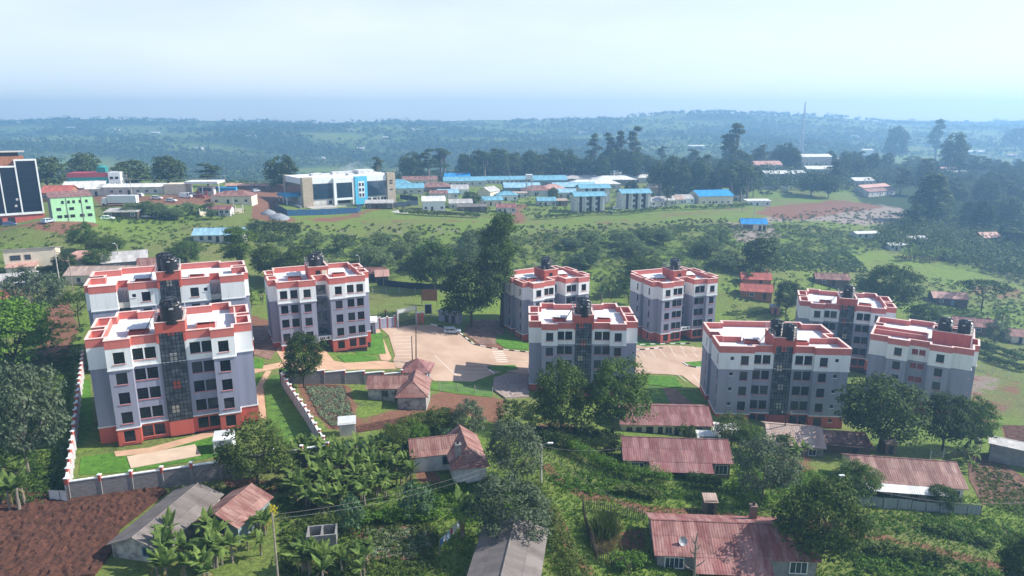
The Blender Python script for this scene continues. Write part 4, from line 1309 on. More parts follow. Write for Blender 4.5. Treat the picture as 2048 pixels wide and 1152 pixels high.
house("long house with patched faded red roof and grey walls beside the picket fence", 1470, 1152, -4, 16.6, 7.6, 2.7, 1.5, R_RED, GREYWALL,
      [('win', 'f', -6.5, .9, 1.9, 1.2), ('door', 'f', -2.2, 1.0, 2.1), ('win', 'f', -3.4, .9, 1.0, 1.2), ('door', 'f', .6, 1.0, 2.1), ('win', 'f', 2.2, .9, 1.2, 1.2), ('win', 'f', 6.5, .9, 1.7, 1.3), ('chim', 3.4, 3.0, 2.5, 4.6, BROWNWALL)], porch=(-4.6, 3.4, 1.9, R_RED, 3))
house("cream house with streaked red brown roof and white porch strip behind the grey sheet fence", 1818, 996, -9, 13.4, 7.6, 2.8, 1.7, R_BROWN, CREAM,
      [('win', 'f', -4.9, .8, 1.7, 1.3, BROWNWALL), ('win', 'f', -2.2, .8, 1.1, 1.3, BROWNWALL), ('win', 'f', .8, .8, 1.1, 1.3, BROWNWALL), ('win', 'f', 3.0, .8, 1.3, 1.2, BROWNWALL), ('win', 'f', 5.6, 1.0, 1.3, 1.1)], porch=(-6.6, 4.2, 1.4, R_WHITE, 4))
two_wing("white L-shaped house with hipped rusty red wing beside the banana grove", 936, 966, 13, (-3.6, 6.6, 6.2, 4.6), (.3, 4.3, 8.8, 4.3), R_BROWN, OFFWHITE,
         [('win', 'f', 1.5, .9, 1.2, 1.1, TEALWALL), ('win', 'l', 0.4, 1.0, 1.0, .9), ('door', 'f', 2.6, .9, 2.0, DOORD), ('chim', -1.0, 1.6, 2.8, 4.9, GREYWALL), ('B', 'win', 'l', 1.0, 1.0, 1.2, 1.0)])
two_wing("grubby white L-shaped house with rusty roof below the guard kiosk", 822, 819, 2, (-4.6, 6.3, 6.4, 4.8), (.2, 3.9, 8.0, 4.8), R_BROWN, STAINED,
         [('door', 'f', 1.9, 1.0, 2.0), ('win', 'f', -.3, 1.0, .9, .9, TIMBER)])
house("long hut with weathered grey roof and stained end wall beside the ploughed field", 0, 0, 80, 11.0, 5.9, 2.1, 1.1, R_GREY, STAINED,
      [('win', 'l', 1.3, .9, .9, 1.0, DOORB)], world=(-39.6, 71.3))
house("small house with patchy rust red roof and grey teal walls behind the yellow flowers", 0, 0, 76, 6.2, 5.0, 2.4, 1.2, R_BROWN, TEALWALL, [('win', 'l', .3, 1.0, .9, .8, GREYWALL)], world=(-32.4, 72.6))
house("long shed with bare grey sheet roof cut by the picture's bottom edge", 0, 0, 82, 15.0, 6.4, 2.5, 1.2, R_GREY, CREAM, [('win', 'l', 0, 1.0, 1.2, 1.0)], world=(-.7, 59.6), name="shed", cat="shed")
house("house with bleached tan roof and pale green end wall in front of the widest block", 1592, 908, -12, 8.0, 8.0, 2.5, 1.5, R_TAN, GREYWALL, [('win', 'f', 2.4, .9, 1.0, 1.0)])
house("low shack with patchwork of rusty sheets behind the cream house", 1690, 908, -10, 7.5, 4.0, 2.1, .5, R_BROWN, TIMBER, [('door', 'f', 1.5, .8, 1.8)], kind='mono', name="shack", cat="shack")
house("small brown outhouse behind the cream house's ridge", 1781, 908, -8, 1.7, 1.7, 2.2, .3, R_TAN, BROWNWALL, [('door', 'f', 0, .7, 1.7)], kind='mono', name="outhouse", cat="outhouse", oh=.15)
house("dark walled shed with pale sloping roof by the tilled plot", 2046, 935, -35, 9.0, 5.0, 2.6, .7, R_LGREY, GREYWALL, [('door', 'l', 0, .9, 1.9)], kind='monof', name="shed", cat="shed")
house("pale latrine with white sheet roof beside the vegetable bed", 695, 872, 12, 2.3, 1.8, 2.2, .35, ZINCW, CONCRETE, [('door', 'r', 0, .7, 1.7, PALEWOOD)], kind='mono', name="latrine", cat="latrine", oh=.2)
house("small brown outhouse behind the patched red roof", 1421, 1030, -3, 1.5, 1.5, 2.0, .25, R_TAN, BROWNWALL, [('door', 'f', 0, .7, 1.6)], kind='mono', name="outhouse", cat="outhouse", oh=.12)
house("small shelter with white sheet roof beside the pink roofed house", 1452, 882, -5, 3.4, 2.4, 2.1, .3, R_WHITE, TIMBER, [('door', 'f', 0, .8, 1.7)], kind='mono', name="shelter", cat="shelter")
house("low lean-to with white sheet roof in front of the chimney house", 1418, 893, -5, 3.0, 2.0, 1.8, .2, R_WHITE, TIMBER, [('door', 'f', .4, .7, 1.5)], kind='mono', name="lean_to_shed", cat="shed")
house("guard kiosk with maroon pyramid roof at the car park edge", 832, 762, -3, 4.3, 4.2, 2.9, 1.4, R_PINK, GREY, [('win', 'f', .5, .8, 2.2, 1.4, FRAMEW), ('door', 'r', 0, .9, 2.0)], kind='hip', name="guard_kiosk", cat="kiosk", oh=.9)
house("grey gatehouse with flat sloping roof beside the parked silver car", 898, 645, -8, 5.4, 3.4, 2.6, .5, ZINC, GREY, [('win', 'l', 0, 1.1, .9, .9), ('door', 'f', -.6, 1.0, 2.0), ('door', 'f', 1.1, 1.0, 2.0)], kind='monof', name="gatehouse", cat="gatehouse", oh=.5)
house("white roofed store beside the gate wall and the recess block", 738, 668, 10, 3.2, 3.0, 3.0, .4, R_WHITE, GREY, [('door', 'f', .4, .9, 2.0)], kind='mono', name="store", cat="store")
house("low white store at the large block's front corner beside the lawn", 448, 906, 16, 2.6, 2.8, 2.2, .15, ZINCW, WHITE, [('door', 'f', 0, .9, 2.0, GREY)], kind='mono', name="store", cat="store", oh=.1)
# houses beyond the estate
house("brick house with plain red roof behind the garden terraces", 1512, 600, -14, 9.0, 5.5, 2.6, 1.6, R_ORANGE, BRICKWALL, [('door', 'f', 2.4, .9, 2.0), ('win', 'f', -1.4, .9, 1.2, 1.0)])
house("darker red roofed house behind the brick house", 1512, 574, -9, 9.0, 5.0, 2.5, 1.5, R_ORANGE, BRICKWALL, [('door', 'f', 1.4, .9, 2.0), ('chim', 3.6, .8, 2.5, 4.8, BRICKWALL)])
house("grey brown roofed house beside the lone tank block", 1664, 574, -12, 10.5, 5.5, 2.6, 1.4, R_BROWN, BROWNWALL, [('door', 'f', .4, .9, 2.0), ('win', 'f', -2.6, .9, 1.1, 1.0), ('chim', 4.4, .8, 2.5, 4.4, BROWNWALL)])
house("timber house with faded pinkish grey roof under the spreading dark tree", 1900, 612, -13, 10.5, 6.0, 2.7, 1.5, R_PEACH, TIMBER, [('door', 'f', .6, 1.0, 2.0, DOORB), ('win', 'f', -2.8, .9, 1.0, .9)])
house("house with deep maroon roof behind the two side by side tanks", 1945, 668, -24, 10.5, 6.5, 2.6, 1.7, R_RED, BROWNWALL, [('win', 'f', 1.4, .9, 1.1, 1.0), ('door', 'f', -1.6, .9, 2.0), ('chim', 4.2, 1.6, 2.5, 4.3, BROWNWALL)])
house("small cream house with maroon roof at the edge of the meadow", 2046, 688, -14, 6.5, 5.5, 2.5, 1.4, R_RED, CREAM, [('door', 'f', -.8, .9, 2.0), ('win', 'f', 1.2, .9, 1.0, 1.0)])
house("dark house with rusty red roof behind the recess block", 740, 562, -6, 8.0, 4.5, 2.5, 1.4, R_RED, TIMBER, [('door', 'f', 1.0, .9, 2.0), ('win', 'f', -1.4, .9, 1.0, .9)])
house("small shed with peach end roof beside the dark rusty roofed house", 765, 566, 14, 3.6, 3.6, 2.4, 1.4, R_PEACH, TIMBER, [('door', 'f', 0, .8, 1.9)], name="shed", cat="shed")
house("small brown latrine hut under the round tree by the garden terraces", 1550, 630, -6, 2.4, 2.2, 2.3, .4, ZINC, BRICKWALL, [('door', 'f', 0, .8, 1.8)], kind='mono', name="latrine", cat="latrine", oh=.2)
house("two storey cream building with open balcony and blank gable wall", 66, 545, 26, 12, 8, 5.4, 1.3, R_LGREY, CREAM, [('win', 'f', -3.4, 3.6, 2.2, 1.2, TIMBER), ('win', 'f', -.6, 3.6, 1.2, 1.2, TIMBER), ('win', 'f', -2.8, .9, 1.4, 1.2, TIMBER), ('door', 'f', .4, 1, 2.1)], kind='monof', name="building", cat="building")
house("low cream annexe with peach roof in front of the balcony building", 44, 552, 20, 6.5, 3.6, 2.6, .9, R_PEACH, CREAM, [('win', 'f', .4, .8, 1.3, 1.1, TIMBER)], kind='mono', name="annexe", cat="annexe")
house("house with faded peach hipped roof beside the street lamp tree", 162, 541, 22, 10, 8, 2.8, 1.9, R_PEACH, OFFWHITE, [('win', 'f', 2, .9, 1.2, 1.0)], kind='hip')
house("house with grey and sky blue sheet roof beside the tall lamp post", 252, 545, 26, 11, 10, 2.8, 2.0, R_LGREY, GREYWALL, [('win', 'f', -2, .9, 1.3, 1.1)])
house("rusty dark roofed hut between the grey roof and the balcony block", 300, 548, 20, 5.5, 5, 2.5, 1.5, R_BROWN, BROWNWALL, [('door', 'f', 0, .9, 1.9)], name="hut", cat="hut")
house("long cream house with tan rusted roof left of the balcony block", 200, 572, 3, 17, 6.5, 3.0, 1.6, R_TAN, CREAM, [('win', 'f', -5.2, 1.1, .7, .9, TIMBER), ('win', 'f', -1.0, 1.1, 1.2, 1.0, TIMBER), ('win', 'f', 3.2, 1.1, 1.2, 1.0, TIMBER)])
house("pale grey roofed house behind the round grey-green tree", 14, 590, 30, 13, 8, 2.8, 1.6, R_LGREY, GREYWALL, [('win', 'f', 1, .9, 1.2, 1.0)])
house("terracotta roofed house cut by the picture edge above the dense green tree", 2, 622, 12, 8, 6, 2.8, 1.6, R_ORANGE, BROWNWALL, [('door', 'f', 1, .9, 2.0)])
house("long house with pale blue roof standing alone below the open pasture", 436, 486, 6, 15, 6.5, 2.8, 1.6, R_PALEBLUE, OFFWHITE, [('win', 'f', -5.0, .9, 1.1, 1.2, TEALWALL), ('win', 'f', -2.4, .9, 1.1, 1.2, TEALWALL), ('door', 'f', 0, 1, 2.1), ('win', 'f', 2.6, .9, 1.1, 1.2, TEALWALL)], oh=.6)
house("open sided building with bright blue roof on the bare red ground", 1508, 461, -6, 10.5, 5.5, 3.0, 1.8, R_BLUE, CREAM, [('door', 'f', 2.4, 1.1, 2.2), ('door', 'f', 4.2, 1.1, 2.2), ('win', 'f', -2.6, .6, 4.0, 1.8, CREAM)], name="pavilion", cat="pavilion")

# roofless block pit
p, _ = at(644, 1098)
t = thing("block_enclosure", "roofless two bay concrete block enclosure among the garden shrubs", "enclosure", (p.x, p.y, p.z - .1), R(10))
mb = MB()
for q in ((-1.6, 1.6, -.08, .08), (-1.6, 1.6, 1.92, 2.08), (-1.6, -1.44, .08, 1.92), (1.44, 1.6, .08, 1.92), (-.08, .08, .08, 1.92)):
    mb.box(*q, -.6, 1.8, GREYWALL)
mb.build("wall", t)

# ------------------------------------------------------------------ walls and fences
def post_wall(label, pts, h, step, panel, post, cap, name="boundary_wall", pw=.34, inner=None, cop=WHITE, group=None, px_=True, ph=.35):
    P = pxpoly(pts) if px_ else [Vector((a, b, gz(a, b))) for a, b in pts]
    root = thing(name, label, "wall", P[0], 0, group)
    o = P[0]
    w_, c_ = MB(), MB()
    posts = []
    for i in range(len(P) - 1):
        a, b = P[i], P[i + 1]
        L = math.hypot(b.x - a.x, b.y - a.y); k = max(1, round(L / step))
        d = Vector((b.x - a.x, b.y - a.y, 0)).normalized(); n = Vector((-d.y, d.x, 0))
        for j in range(k):
            p, q = a.lerp(b, j / k), a.lerp(b, (j + 1) / k)
            z = max(gz(p.x, p.y), gz(q.x, q.y)) + h
            posts.append((p, z))
            p2, q2 = p + d * pw * .5 - o, q - d * pw * .5 - o
            z0 = min(gz(p.x, p.y), gz(q.x, q.y)) - .8
            for m_, t0, t1, y0, y1, mb_ in ((panel, -.10, .10, z0, z - .12, w_), (cop, -.17, .17, z - .12, z, c_)):
                c = [p2 + n * t0, q2 + n * t0, q2 + n * t1, p2 + n * t1]
                bt = [(v.x, v.y, y0 - o.z) for v in c]; tp = [(v.x, v.y, y1 - o.z) for v in c]
                mb_.face(tp, m_)
                for s in range(4): mb_.face([bt[s], bt[(s + 1) % 4], tp[(s + 1) % 4], tp[s]], m_)
            if j == k - 1 and i == len(P) - 2: posts.append((q, z))
    w_.build("panel", root); c_.build("coping", root)
    for k, (p, z) in enumerate(posts):
        mb = MB(); q = p - o; e = pw / 2
        x0, x1, y0, y1 = q.x - e, q.x + e, q.y - e, q.y + e
        mb.box(x0, x1, y0, y1, gz(p.x, p.y) - .8 - o.z, z - .45 - o.z, post)
        mb.box(x0 - .003, x1 + .003, y0 - .003, y1 + .003, z - .45 - o.z, z + ph - o.z, cap)
        mb.box(x0 - .05, x1 + .05, y0 - .05, y1 + .05, z + ph - o.z, z + ph + .10 - o.z, cop)
        mb.build("pillar", root)
    return root
CONCP = mat("grey_cast_post", (0.24, 0.225, 0.215), 0.9, 0.15, 1)
post_wall("grey stone boundary wall with white coping running past the ploughed field", [(141, 1000), (500, 948), (657, 924)], 2.6, 3.4, STONE, CONCP, RED)
post_wall("long diagonal pale boundary wall between side lawn and vegetable bed", [(657, 922), (612, 842), (563, 768)], 2.3, 2.6, WALLIN, WALLIN, RED)
post_wall("far grey stone boundary wall behind the vegetable bed", [(563, 768), (690, 768), (805, 772)], 2.3, 4.2, STONE, CONCP, RED)
post_wall("boundary wall with white capped red pillars along the large block's dark side", [(138, 998), (150, 900), (162, 790), (170, 730)], 2.4, 2.6, WALLIN, WALLIN, RED)
post_wall("lilac gate wall with red pillars left of the estate gate", [(738, 660), (760, 658), (790, 655)], 2.6, 2.6, GREY, RED, RED, ph=.3)

def fence(label, pts, h, kind, cat="fence", name="fence", group=None, step=2.6, m=None, seed=3):
    rr = random.Random(seed)
    P = pxpoly(pts)
    root = thing(name, label, cat, P[0], 0, group)
    o = P[0]
    dense = []
    for i in range(len(P) - 1):
        a, b = P[i], P[i + 1]
        k = max(1, round((b - a).length / step))
        dense += [a.lerp(b, j / k) for j in range(k)]
    dense.append(P[-1])
    for p in dense: p.z = gz(p.x, p.y)
    if kind == 'sheet':
        mb = MB()
        for a, b in zip(dense[:-1], dense[1:]):
            dz = rr.uniform(-.12, .12)
            d = (b - a); d.z = 0; d.normalize(); n = Vector((-d.y, d.x, 0)) * .03
            for s, fl in ((-1, 0), (1, 1)):
                q = [a + n * s - o, b + n * s - o]
                f = [(q[0].x, q[0].y, q[0].z - .3), (q[1].x, q[1].y, q[1].z - .3), (q[1].x, q[1].y, q[1].z + h + dz), (q[0].x, q[0].y, q[0].z + h + dz)]
                mb.face(f[::-1] if fl else f, m)
        mb.build("sheeting", root)
    if kind in ('wire', 'sheet'):
        for p in dense:
            q = p - o
            mb = MB(); mb.bar((q.x, q.y, q.z - .4), (q.x + rr.uniform(-.05, .05), q.y, q.z + h + (.15 if kind == 'wire' else 0)), .07, CONCRETE if kind == 'wire' else TIMBER, 5); mb.build("post", root)
    if kind == 'wire':
        mb = MB()
        for zz in (.35, .7, 1.05, 1.4):
            if zz < h:
                for a, b in zip(dense[:-1], dense[1:]): mb.bar(a - o + Vector((0, 0, zz)), b - o + Vector((0, 0, zz)), .012, RAILM, 3)
        mb.build("wire", root)
    if kind == 'picket':
        mb = MB()
        for a, b in zip(dense[:-1], dense[1:]):
            L = (b - a).length
            for j in range(max(1, int(L / .24))):
                p = a.lerp(b, (j + .5) / max(1, int(L / .24))) - o
                hh = h * rr.uniform(.72, 1.1)
                mb.bar((p.x, p.y, p.z - .3), (p.x + rr.uniform(-.07, .07), p.y + rr.uniform(-.07, .07), p.z + hh), rr.uniform(.045, .07), TIMBER, 5, .035)
        mb.build("pickets", root)
        mb = MB()
        for a, b in zip(dense[:-1], dense[1:]): mb.bar(a - o + Vector((0, .09, h * .55)), b - o + Vector((0, .09, h * .55)), .04, TIMBER, 4)
        mb.build("rail", root)
    return root
GREYSHEET = mat("grey_green_sheet_fence", (0.27, 0.30, 0.31), 0.6, 0.25, 1.0, stretch=(3, 3, .4), col2=(0.19, 0.23, 0.21))
fence("dark timber picket fence around the dry reed plot", [(1195, 1130), (1172, 1055), (1165, 1018), (1215, 1026), (1290, 1042)], 1.7, 'picket', step=2.2)
fence("short run of timber pickets beside the path at the bottom", [(1190, 1112), (1228, 1132), (1262, 1152)], 1.7, 'picket', step=2.0, seed=5)
fence("grey sheet metal fence in front of the cream house", [(1672, 1008), (1740, 1013), (1765, 1017), (1850, 1024), (1960, 1031)], 1.55, 'sheet', m=GREYSHEET, step=1.9)
fence("white sheet fence stub at the corner of the stone wall", [(100, 1002), (122, 1004), (137, 1006)], 1.6, 'sheet', m=ZINCW, step=1.2)
fence("wire fence with pale posts behind the recess block", [(745, 588), (800, 586), (860, 590), (930, 600)], 1.7, 'wire', step=5.0)
fence("dark sheet fence behind the wire fence and gate", [(755, 570), (830, 578), (905, 580)], 1.8, 'sheet', m=DKFENCE, step=3)
fence("wire fence with pale posts along the meadow at the garden trees", [(1860, 920), (1960, 905), (1950, 860), (1940, 820), (2010, 825)], 1.6, 'wire', step=3.0)
fence("wire fence below the rough bank of the car park", [(880, 782), (915, 784), (950, 788), (985, 792)], 1.7, 'wire', step=3.2)
fence("pale post fence right of the far middle block", [(1452, 690), (1500, 692), (1560, 690)], 1.6, 'wire', step=3.5)
fence("wire fence with thick white posts beyond the red grille block", [(1960, 742), (1985, 748), (2048, 765)], 1.7, 'wire', step=5)
fence("pale timber fence beside the timber house", [(1812, 596), (1850, 604), (1862, 610)], 1.5, 'picket', step=2, seed=8)
# ------------------------------------------------------------------ the town across the valley
def bx(root, name, q, m, top=None, parent=None):
    mb = MB(); mb.box(*q, m, top); return mb.build(name, parent or root)

def place(px, py, rz, name, label, cat, group=None, dz=0):
    p, _ = at(px, py)
    return thing(name, label, cat, (p.x, p.y, p.z + dz), R(rz), group)

# buff stone, glass and cyan institution
t = place(607, 415, 36, "institution_building", "big white glass fronted building with cyan tower and buff stone piers behind blue hoarding", "building", dz=-.3)
bx(t, "wall", (.3, 44.8, .6, 24, -3, 3.4), OFFWHITE)
bx(t, "wall", (.35, 44.7, .75, 23.8, 3.4, 10.4), OFFWHITE)
bx(t, "parapet", (.2, 45, .2, 24.2, 10.4, 13.1), WHITE, DECK)
for i, (x0, x1) in enumerate(((4.7, 14.2), (15.6, 23.2), (30.6, 41.0))):
    g = bx(t, "curtain_glass", (x0, x1, .15 if i != 1 else -.6, .5, 3.5, 10.38), BLUEGLASS)
    mb = MB()
    for k in range(1, int((x1 - x0) / 1.5)):
        x = x0 + 1.5 * k; mb.box(x - .04, x + .04, (.10 if i != 1 else -.66), (.145 if i != 1 else -.605), 3.5, 10.38, STEEL)
    for z in (5.2, 7, 8.8): mb.box(x0, x1, (.11 if i != 1 else -.65), (.144 if i != 1 else -.606), z - .05, z + .05, STEEL)
    mb.build("mullion", g)
bx(t, "glass_bay_frame", (14.3, 15.55, -1.0, .5, .2, 12.6), WHITE); bx(t, "glass_bay_frame", (23.25, 24.4, -1.0, .5, .2, 12.6), WHITE); bx(t, "glass_bay_frame", (15.56, 23.24, -.95, .5, 10.4, 12.6), WHITE); bx(t, "glass_bay_frame", (15.56, 23.24, -.95, .5, 2.5, 3.48), WHITE)
for x0, x1, h in ((0, 4.6, 13.4), (41.2, 45.4, 13.8)): bx(t, "stone_pier", (x0, x1, -.7, 1.9, -2, h), STONEB)
bx(t, "stone_pier", (-.25, 1.6, 22.6, 24.6, -2, 13.3), STONEB)
for z in (5.6, 8.6, 9.8): bx(t, "window", (42.3, 43.9, -.75, -.69, z, z + .7), STEEL)
tw = bx(t, "cyan_tower", (24.5, 30.5, -1.4, 3, 0, 12.9), CYANP)
bx(t, "tower_panel", (26.0, 29.0, -1.5, -1.42, 3.2, 10.6), WHITE)
for z in (3.6, 6.0, 8.4):
    for x in (26.3, 27.8): bx(t, "window", (x, x + .95, -1.56, -1.505, z, z + 1.5), BLUEGLASS)
for x, ww in ((12.2, 1.4), (16.5, 6), (25.6, 3.6), (31.2, 1.8), (34, 1.8), (36.5, .9), (38.2, .9), (39.8, 1.0)): bx(t, "window", (x, x + ww, .50, .59, .9, 2.5), STEEL)
g = bx(t, "curtain_glass", (.0, .28, 2.0, 22.4, 5.2, 10.3), BLUEGLASS)
bx(t, "porch_canopy", (-5.5, .2, 6, 19, 4.6, 5.6), BLUEP)
for y in (7, 12, 18): bx(t, "column", (-5.1, -4.6, y, y + .5, -2, 4.59), WHITE)
bx(t, "ramp_wall", (-3, -2.6, -5, 12, -2, 1.6), WALLIN); bx(t, "entrance_steps", (1, 13, -7, -.71, -2.5, .5), CONCRETE)
for q in ((9, 14, 12, 15, 13.05, 14.2), (20, 33, 14, 17, 13.05, 14.3), (31, 39, 9, 16, 13.05, 14.9), (24, 27, 5, 8, 13.05, 14)): bx(t, "roof_plant", q, OFFWHITE, DECK)
post_wall  # (fences of the building below)
fence("bright blue sheet hoarding round the glass fronted building", [(548, 404), (552, 420), (575, 432), (640, 430), (715, 426), (722, 420)], 2.4, 'sheet', m=BLUEFENCE, step=2.4, name="hoarding")
fence("dark sheet hoarding running right of the glass fronted building", [(735, 417), (790, 415), (836, 410), (835, 402), (800, 398)], 2.4, 'sheet', m=DKFENCE, step=3.0, name="hoarding", seed=9)

t = place(16, 449, 37, "glass_tower", "tall black glass office tower with white frames and red brick shop front", "building", dz=-.2)
bx(t, "wall", (-6, 11.5, .3, 13, 3.4, 20.5), BRICKWALL); bx(t, "shop_front", (-6, 11.5, .2, 13, -3, 3.4), RED)
for i, (x0, x1, zt) in enumerate(((-5.5, -.2, 20.4), (.2, 4.7, 20.4), (5.2, 11.0, 22.6))):
    g = bx(t, "curtain_glass", (x0, x1, -.02, .29, 4.2, zt), NAVYGLASS)
    mb = MB()
    for k in range(1, 7): mb.box(x0, x1, -.045, -.021, 4.2 + 2.55 * k - .04, 4.2 + 2.55 * k + .04, STEEL)
    mb.build("mullion", g)
for x0, x1, zt in ((-.2, .2, 20.9), (4.72, 5.18, 23.2), (11.02, 11.5, 23.2), (-6, -5.52, 20.9)): bx(t, "frame_rib", (x0, x1, -.35, .5, 3.4, zt), WHITE)
bx(t, "frame_band", (-5.9, 11.4, -.3, .25, 3.41, 4.19), WHITE); bx(t, "frame_band", (-5.9, 4.71, -.3, .5, 20.41, 21.0), WHITE); bx(t, "frame_band", (5.19, 11.01, -.3, .5, 22.61, 23.2), WHITE)
bx(t, "rear_block", (4.7, 11.4, .51, 9, 20.5, 22.7), BRICKWALL)
bx(t, "penthouse", (-1, 8, 3, 10, 20.5, 24.2), BRICKWALL); bx(t, "penthouse_roof", (-1.5, 8.5, 2.5, 10.5, 25.6, 25.9), CONCRETE); bx(t, "penthouse_shade_core", (0.5, 6.5, 3.3, 9.5, 24.21, 25.59), STEEL)  # solid black core paints the dark inside of the open top storey
for x0, x1 in ((-3.5, -1.4), (.3, 2.4)): bx(t, "shop_shade_panel", (x0, x1, .1, .19, -.2, 2.6), STEEL)  # black slabs before the wall paint the dark inside of the shop openings
for z in (6.3, 8.6): bx(t, "window", (1.4 + z * .25, 2.1 + z * .25, -.09, -.05, z, z + .8), WALLIN)

t = place(107, 443, 37, "green_building", "mint green three storey building with brown roof beside the black glass tower", "building")
bx(t, "wall", (0, 11.8, 0, 12, -2, 7.6), GREENP)
bx(t, "side_wall", (-.12, -.005, .1, 12, -2, 7.5), GREYWALL)
mb = MB(); slab(mb, [(-.4, -.2, 7.65), (12, -.2, 7.65), (12, 12.4, 8.6), (-.4, 12.4, 8.6)], R_BROWN); mb.build("roof", t)
for z, xs in ((.9, (1.3, 3.2, 4.9, 7.6, 9.8)), (3.3, (1.3, 4.9, 9.6)), (5.5, (2.9, 4.6, 6.0, 7.8, 9.6))):
    for x in xs:
        ww = 1.3 if z < 5 else .7
        f = bx(t, "window", (x, x + ww, -.06, -.002, z, z + .95), STEEL)
for x in (4.2, 8.4): bx(t, "drain_pipe", (x, x + .16, -.12, -.004, -1, 7.4), GREYWALL)

t = place(150, 390, 14, "teal_building", "three storey teal building with maroon band and white right wing", "building")
bx(t, "wall", (-2, 14, 0, 10, -2, 7.6), TEALP); bx(t, "parapet_band", (-2.1, 14.1, -.1, 10.1, 7.6, 9.4), PINKP); bx(t, "white_wing", (14.2, 19, -.5, 10, -2, 9.6), WHITE)
for z in (.8, 3.8, 6.6):
    for x in (14.8, 16.9): bx(t, "window", (x, x + 1.3, -.58, -.503, z, z + 1.1), STEEL)
bx(t, "roof_turret", (9.5, 13, 1, 5, 9.4, 11.6), TEALP); mb = MB(); mb.lathe([(2.3, 11.6), (1.8, 12.1), (.6, 12.5)], 16, TEALP, (11.25, 3)); mb.build("turret_cap", t)
for x in (-1, 2, 5): bx(t, "window", (x, x + 1.6, -.06, -.003, 4.2, 5.6), STEEL)

t = place(329, 389, 4, "petrol_station", "petrol station with white shop block and long white canopy on posts", "petrol station")
bx(t, "shop", (0, 9, 0, 8, -2, 4.4), CREAM); bx(t, "canopy", (9.2, 23, -1, 8, 4.6, 5.5), WHITE)
for x in (11, 15.5, 20, 22.4): bx(t, "column", (x, x + .35, 1, 1.35, -2, 4.59), WHITE)
bx(t, "kiosk", (12, 19, 5, 7.6, -2, 3), OFFWHITE); bx(t, "window", (13, 18, 4.94, 4.997, .8, 2.2), BLUEGLASS)
for x in (13, 17): bx(t, "fuel_pump", (x, x + .6, .6, 1.4, -1, 1.6), RED)

def flats(px, py, rz, label, L=15.5, W_=9):
    t = place(px, py, rz, "block_of_flats", label, "flats", "stained three storey flats with sky blue roofs")
    bx(t, "wall", (-L / 2, L / 2, 0, W_, -2, 8.4), OFFWHITE)
    mb = roof_mesh('gable', L, W_, 8.4, 1.6, .7, R_SKY); mb.build("roof", t, (0, W_ / 2, 0))
    for x in (-4.9, 0.1, 4.4): bx(t, "recess_shade_panel", (x - .7, x + .7, -.05, -.002, 0, 8.2), STEEL)  # flat black panels paint the shade of stair recesses; the wall has none
    for x in (-2.4, 2.2, 6.4): bx(t, "pilaster", (x - .15, x + .15, -.5, -.003, -1, 8.3), WHITE)
    for z in (.9, 3.7, 6.4):
        for x in (-1.3, 3.3): bx(t, "window", (x - .6, x + .6, -.06, -.004, z, z + 1.3), STEEL)
flats(1180, 425, 10, "front left block of three stained flats with sky blue roofs")
flats(1272, 418, 10, "right hand block of three stained flats, white car beside it")
flats(1190, 406, 10, "rear block of stained flats standing behind the front one", 17)

def th(label, px, py, rz, L, W_, h, rh, roof, wall, k=2, kind='gable', **kw):
    if py > 335 and L < 30: L, W_, h, rh = L * 1.22, W_ * 1.2, h * 1.12, rh * 1.1
    fl = [('door', 'f', -L * .08, 1.0, 2.0)]
    for i in range(k):
        x = -L * .36 + (L * .72) * i / max(1, k - 1)
        if abs(x + L * .08) > 1.2: fl.append(('win', 'f', x, .9, 1.2, 1.1))
    return house(label, px, py, rz, L, W_, h, rh, roof, wall, fl, kind=kind, group="houses of the town across the valley", foot=2.0, **kw)
th("red roofed shed between the black tower and mint green building", 112, 402, 12, 9, 9, 3, 2.2, R_ORANGE, BRICKWALL)
th("white roofed hall below the teal building", 165, 392, 12, 13, 11, 3.2, 2.2, R_WHITE, OFFWHITE)
th("small white roofed store beside the white roofed hall", 197, 392, 10, 8, 6, 2.8, 1.2, R_WHITE, OFFWHITE)
th("long row of shops with grey white roof and blue shutters", 268, 389, 8, 20, 6, 3.0, 1.0, R_WHITE, OFFWHITE, 6)
th("grey roofed shops left of the blue shuttered row", 225, 390, 8, 9, 6, 3, 1.0, R_LGREY, TEALWALL, 3)
th("cream bungalow with rusty brown roof beside the red earth road", 463, 408, 6, 13.5, 8, 3.2, 1.5, R_BROWN, CREAM, 4, kind='hip')
th("small maroon roofed shed below the pale post wall", 438, 432, 4, 7, 4, 2.4, 1.0, R_RED, OFFWHITE, 4)
th("grey sheet roofed shelter among the white parked cars", 243, 437, 8, 9, 5, 2.2, .6, R_LGREY, TIMBER, kind='mono')
th("long pinkish wall shed behind the blue container", 520, 381, 3, 28, 5, 2.5, .8, R_PEACH, BROWNWALL, 4)
th("small building with cyan hipped roof touching the stone pier", 800, 382, 8, 12, 9, 3, 2.8, R_SKY, OFFWHITE, 3, kind='hip')
th("sky blue roofed bungalow right of the cyan hipped roof", 815, 388, 8, 15, 9, 3, 2.0, R_SKY, OFFWHITE, 4)
th("long brown roofed house behind the sky blue bungalow", 840, 370, 6, 18, 8, 3, 1.8, R_BROWN, CREAM, 4)
th("brown roofed house with hipped ends above the small white cottage", 872, 385, 6, 15, 9, 3, 2.0, R_BROWN, BROWNWALL, 3, kind='hip')
th("small white cottage with teal wall and brown roof", 878, 398, 10, 7.5, 6, 2.8, 1.2, R_BROWN, OFFWHITE)
th("mint roofed cottage with white front", 897, 397, 8, 9, 7, 2.8, 1.5, R_PALEBLUE, OFFWHITE)
th("white gabled cottage behind the round dark tree", 920, 390, 8, 8, 8, 3, 2.0, R_LGREY, WHITE)
th("tall white two storey house with white roof by the lower hedge", 868, 421, 8, 8.5, 7, 4.2, 1.6, R_WHITE, WHITE, 2)
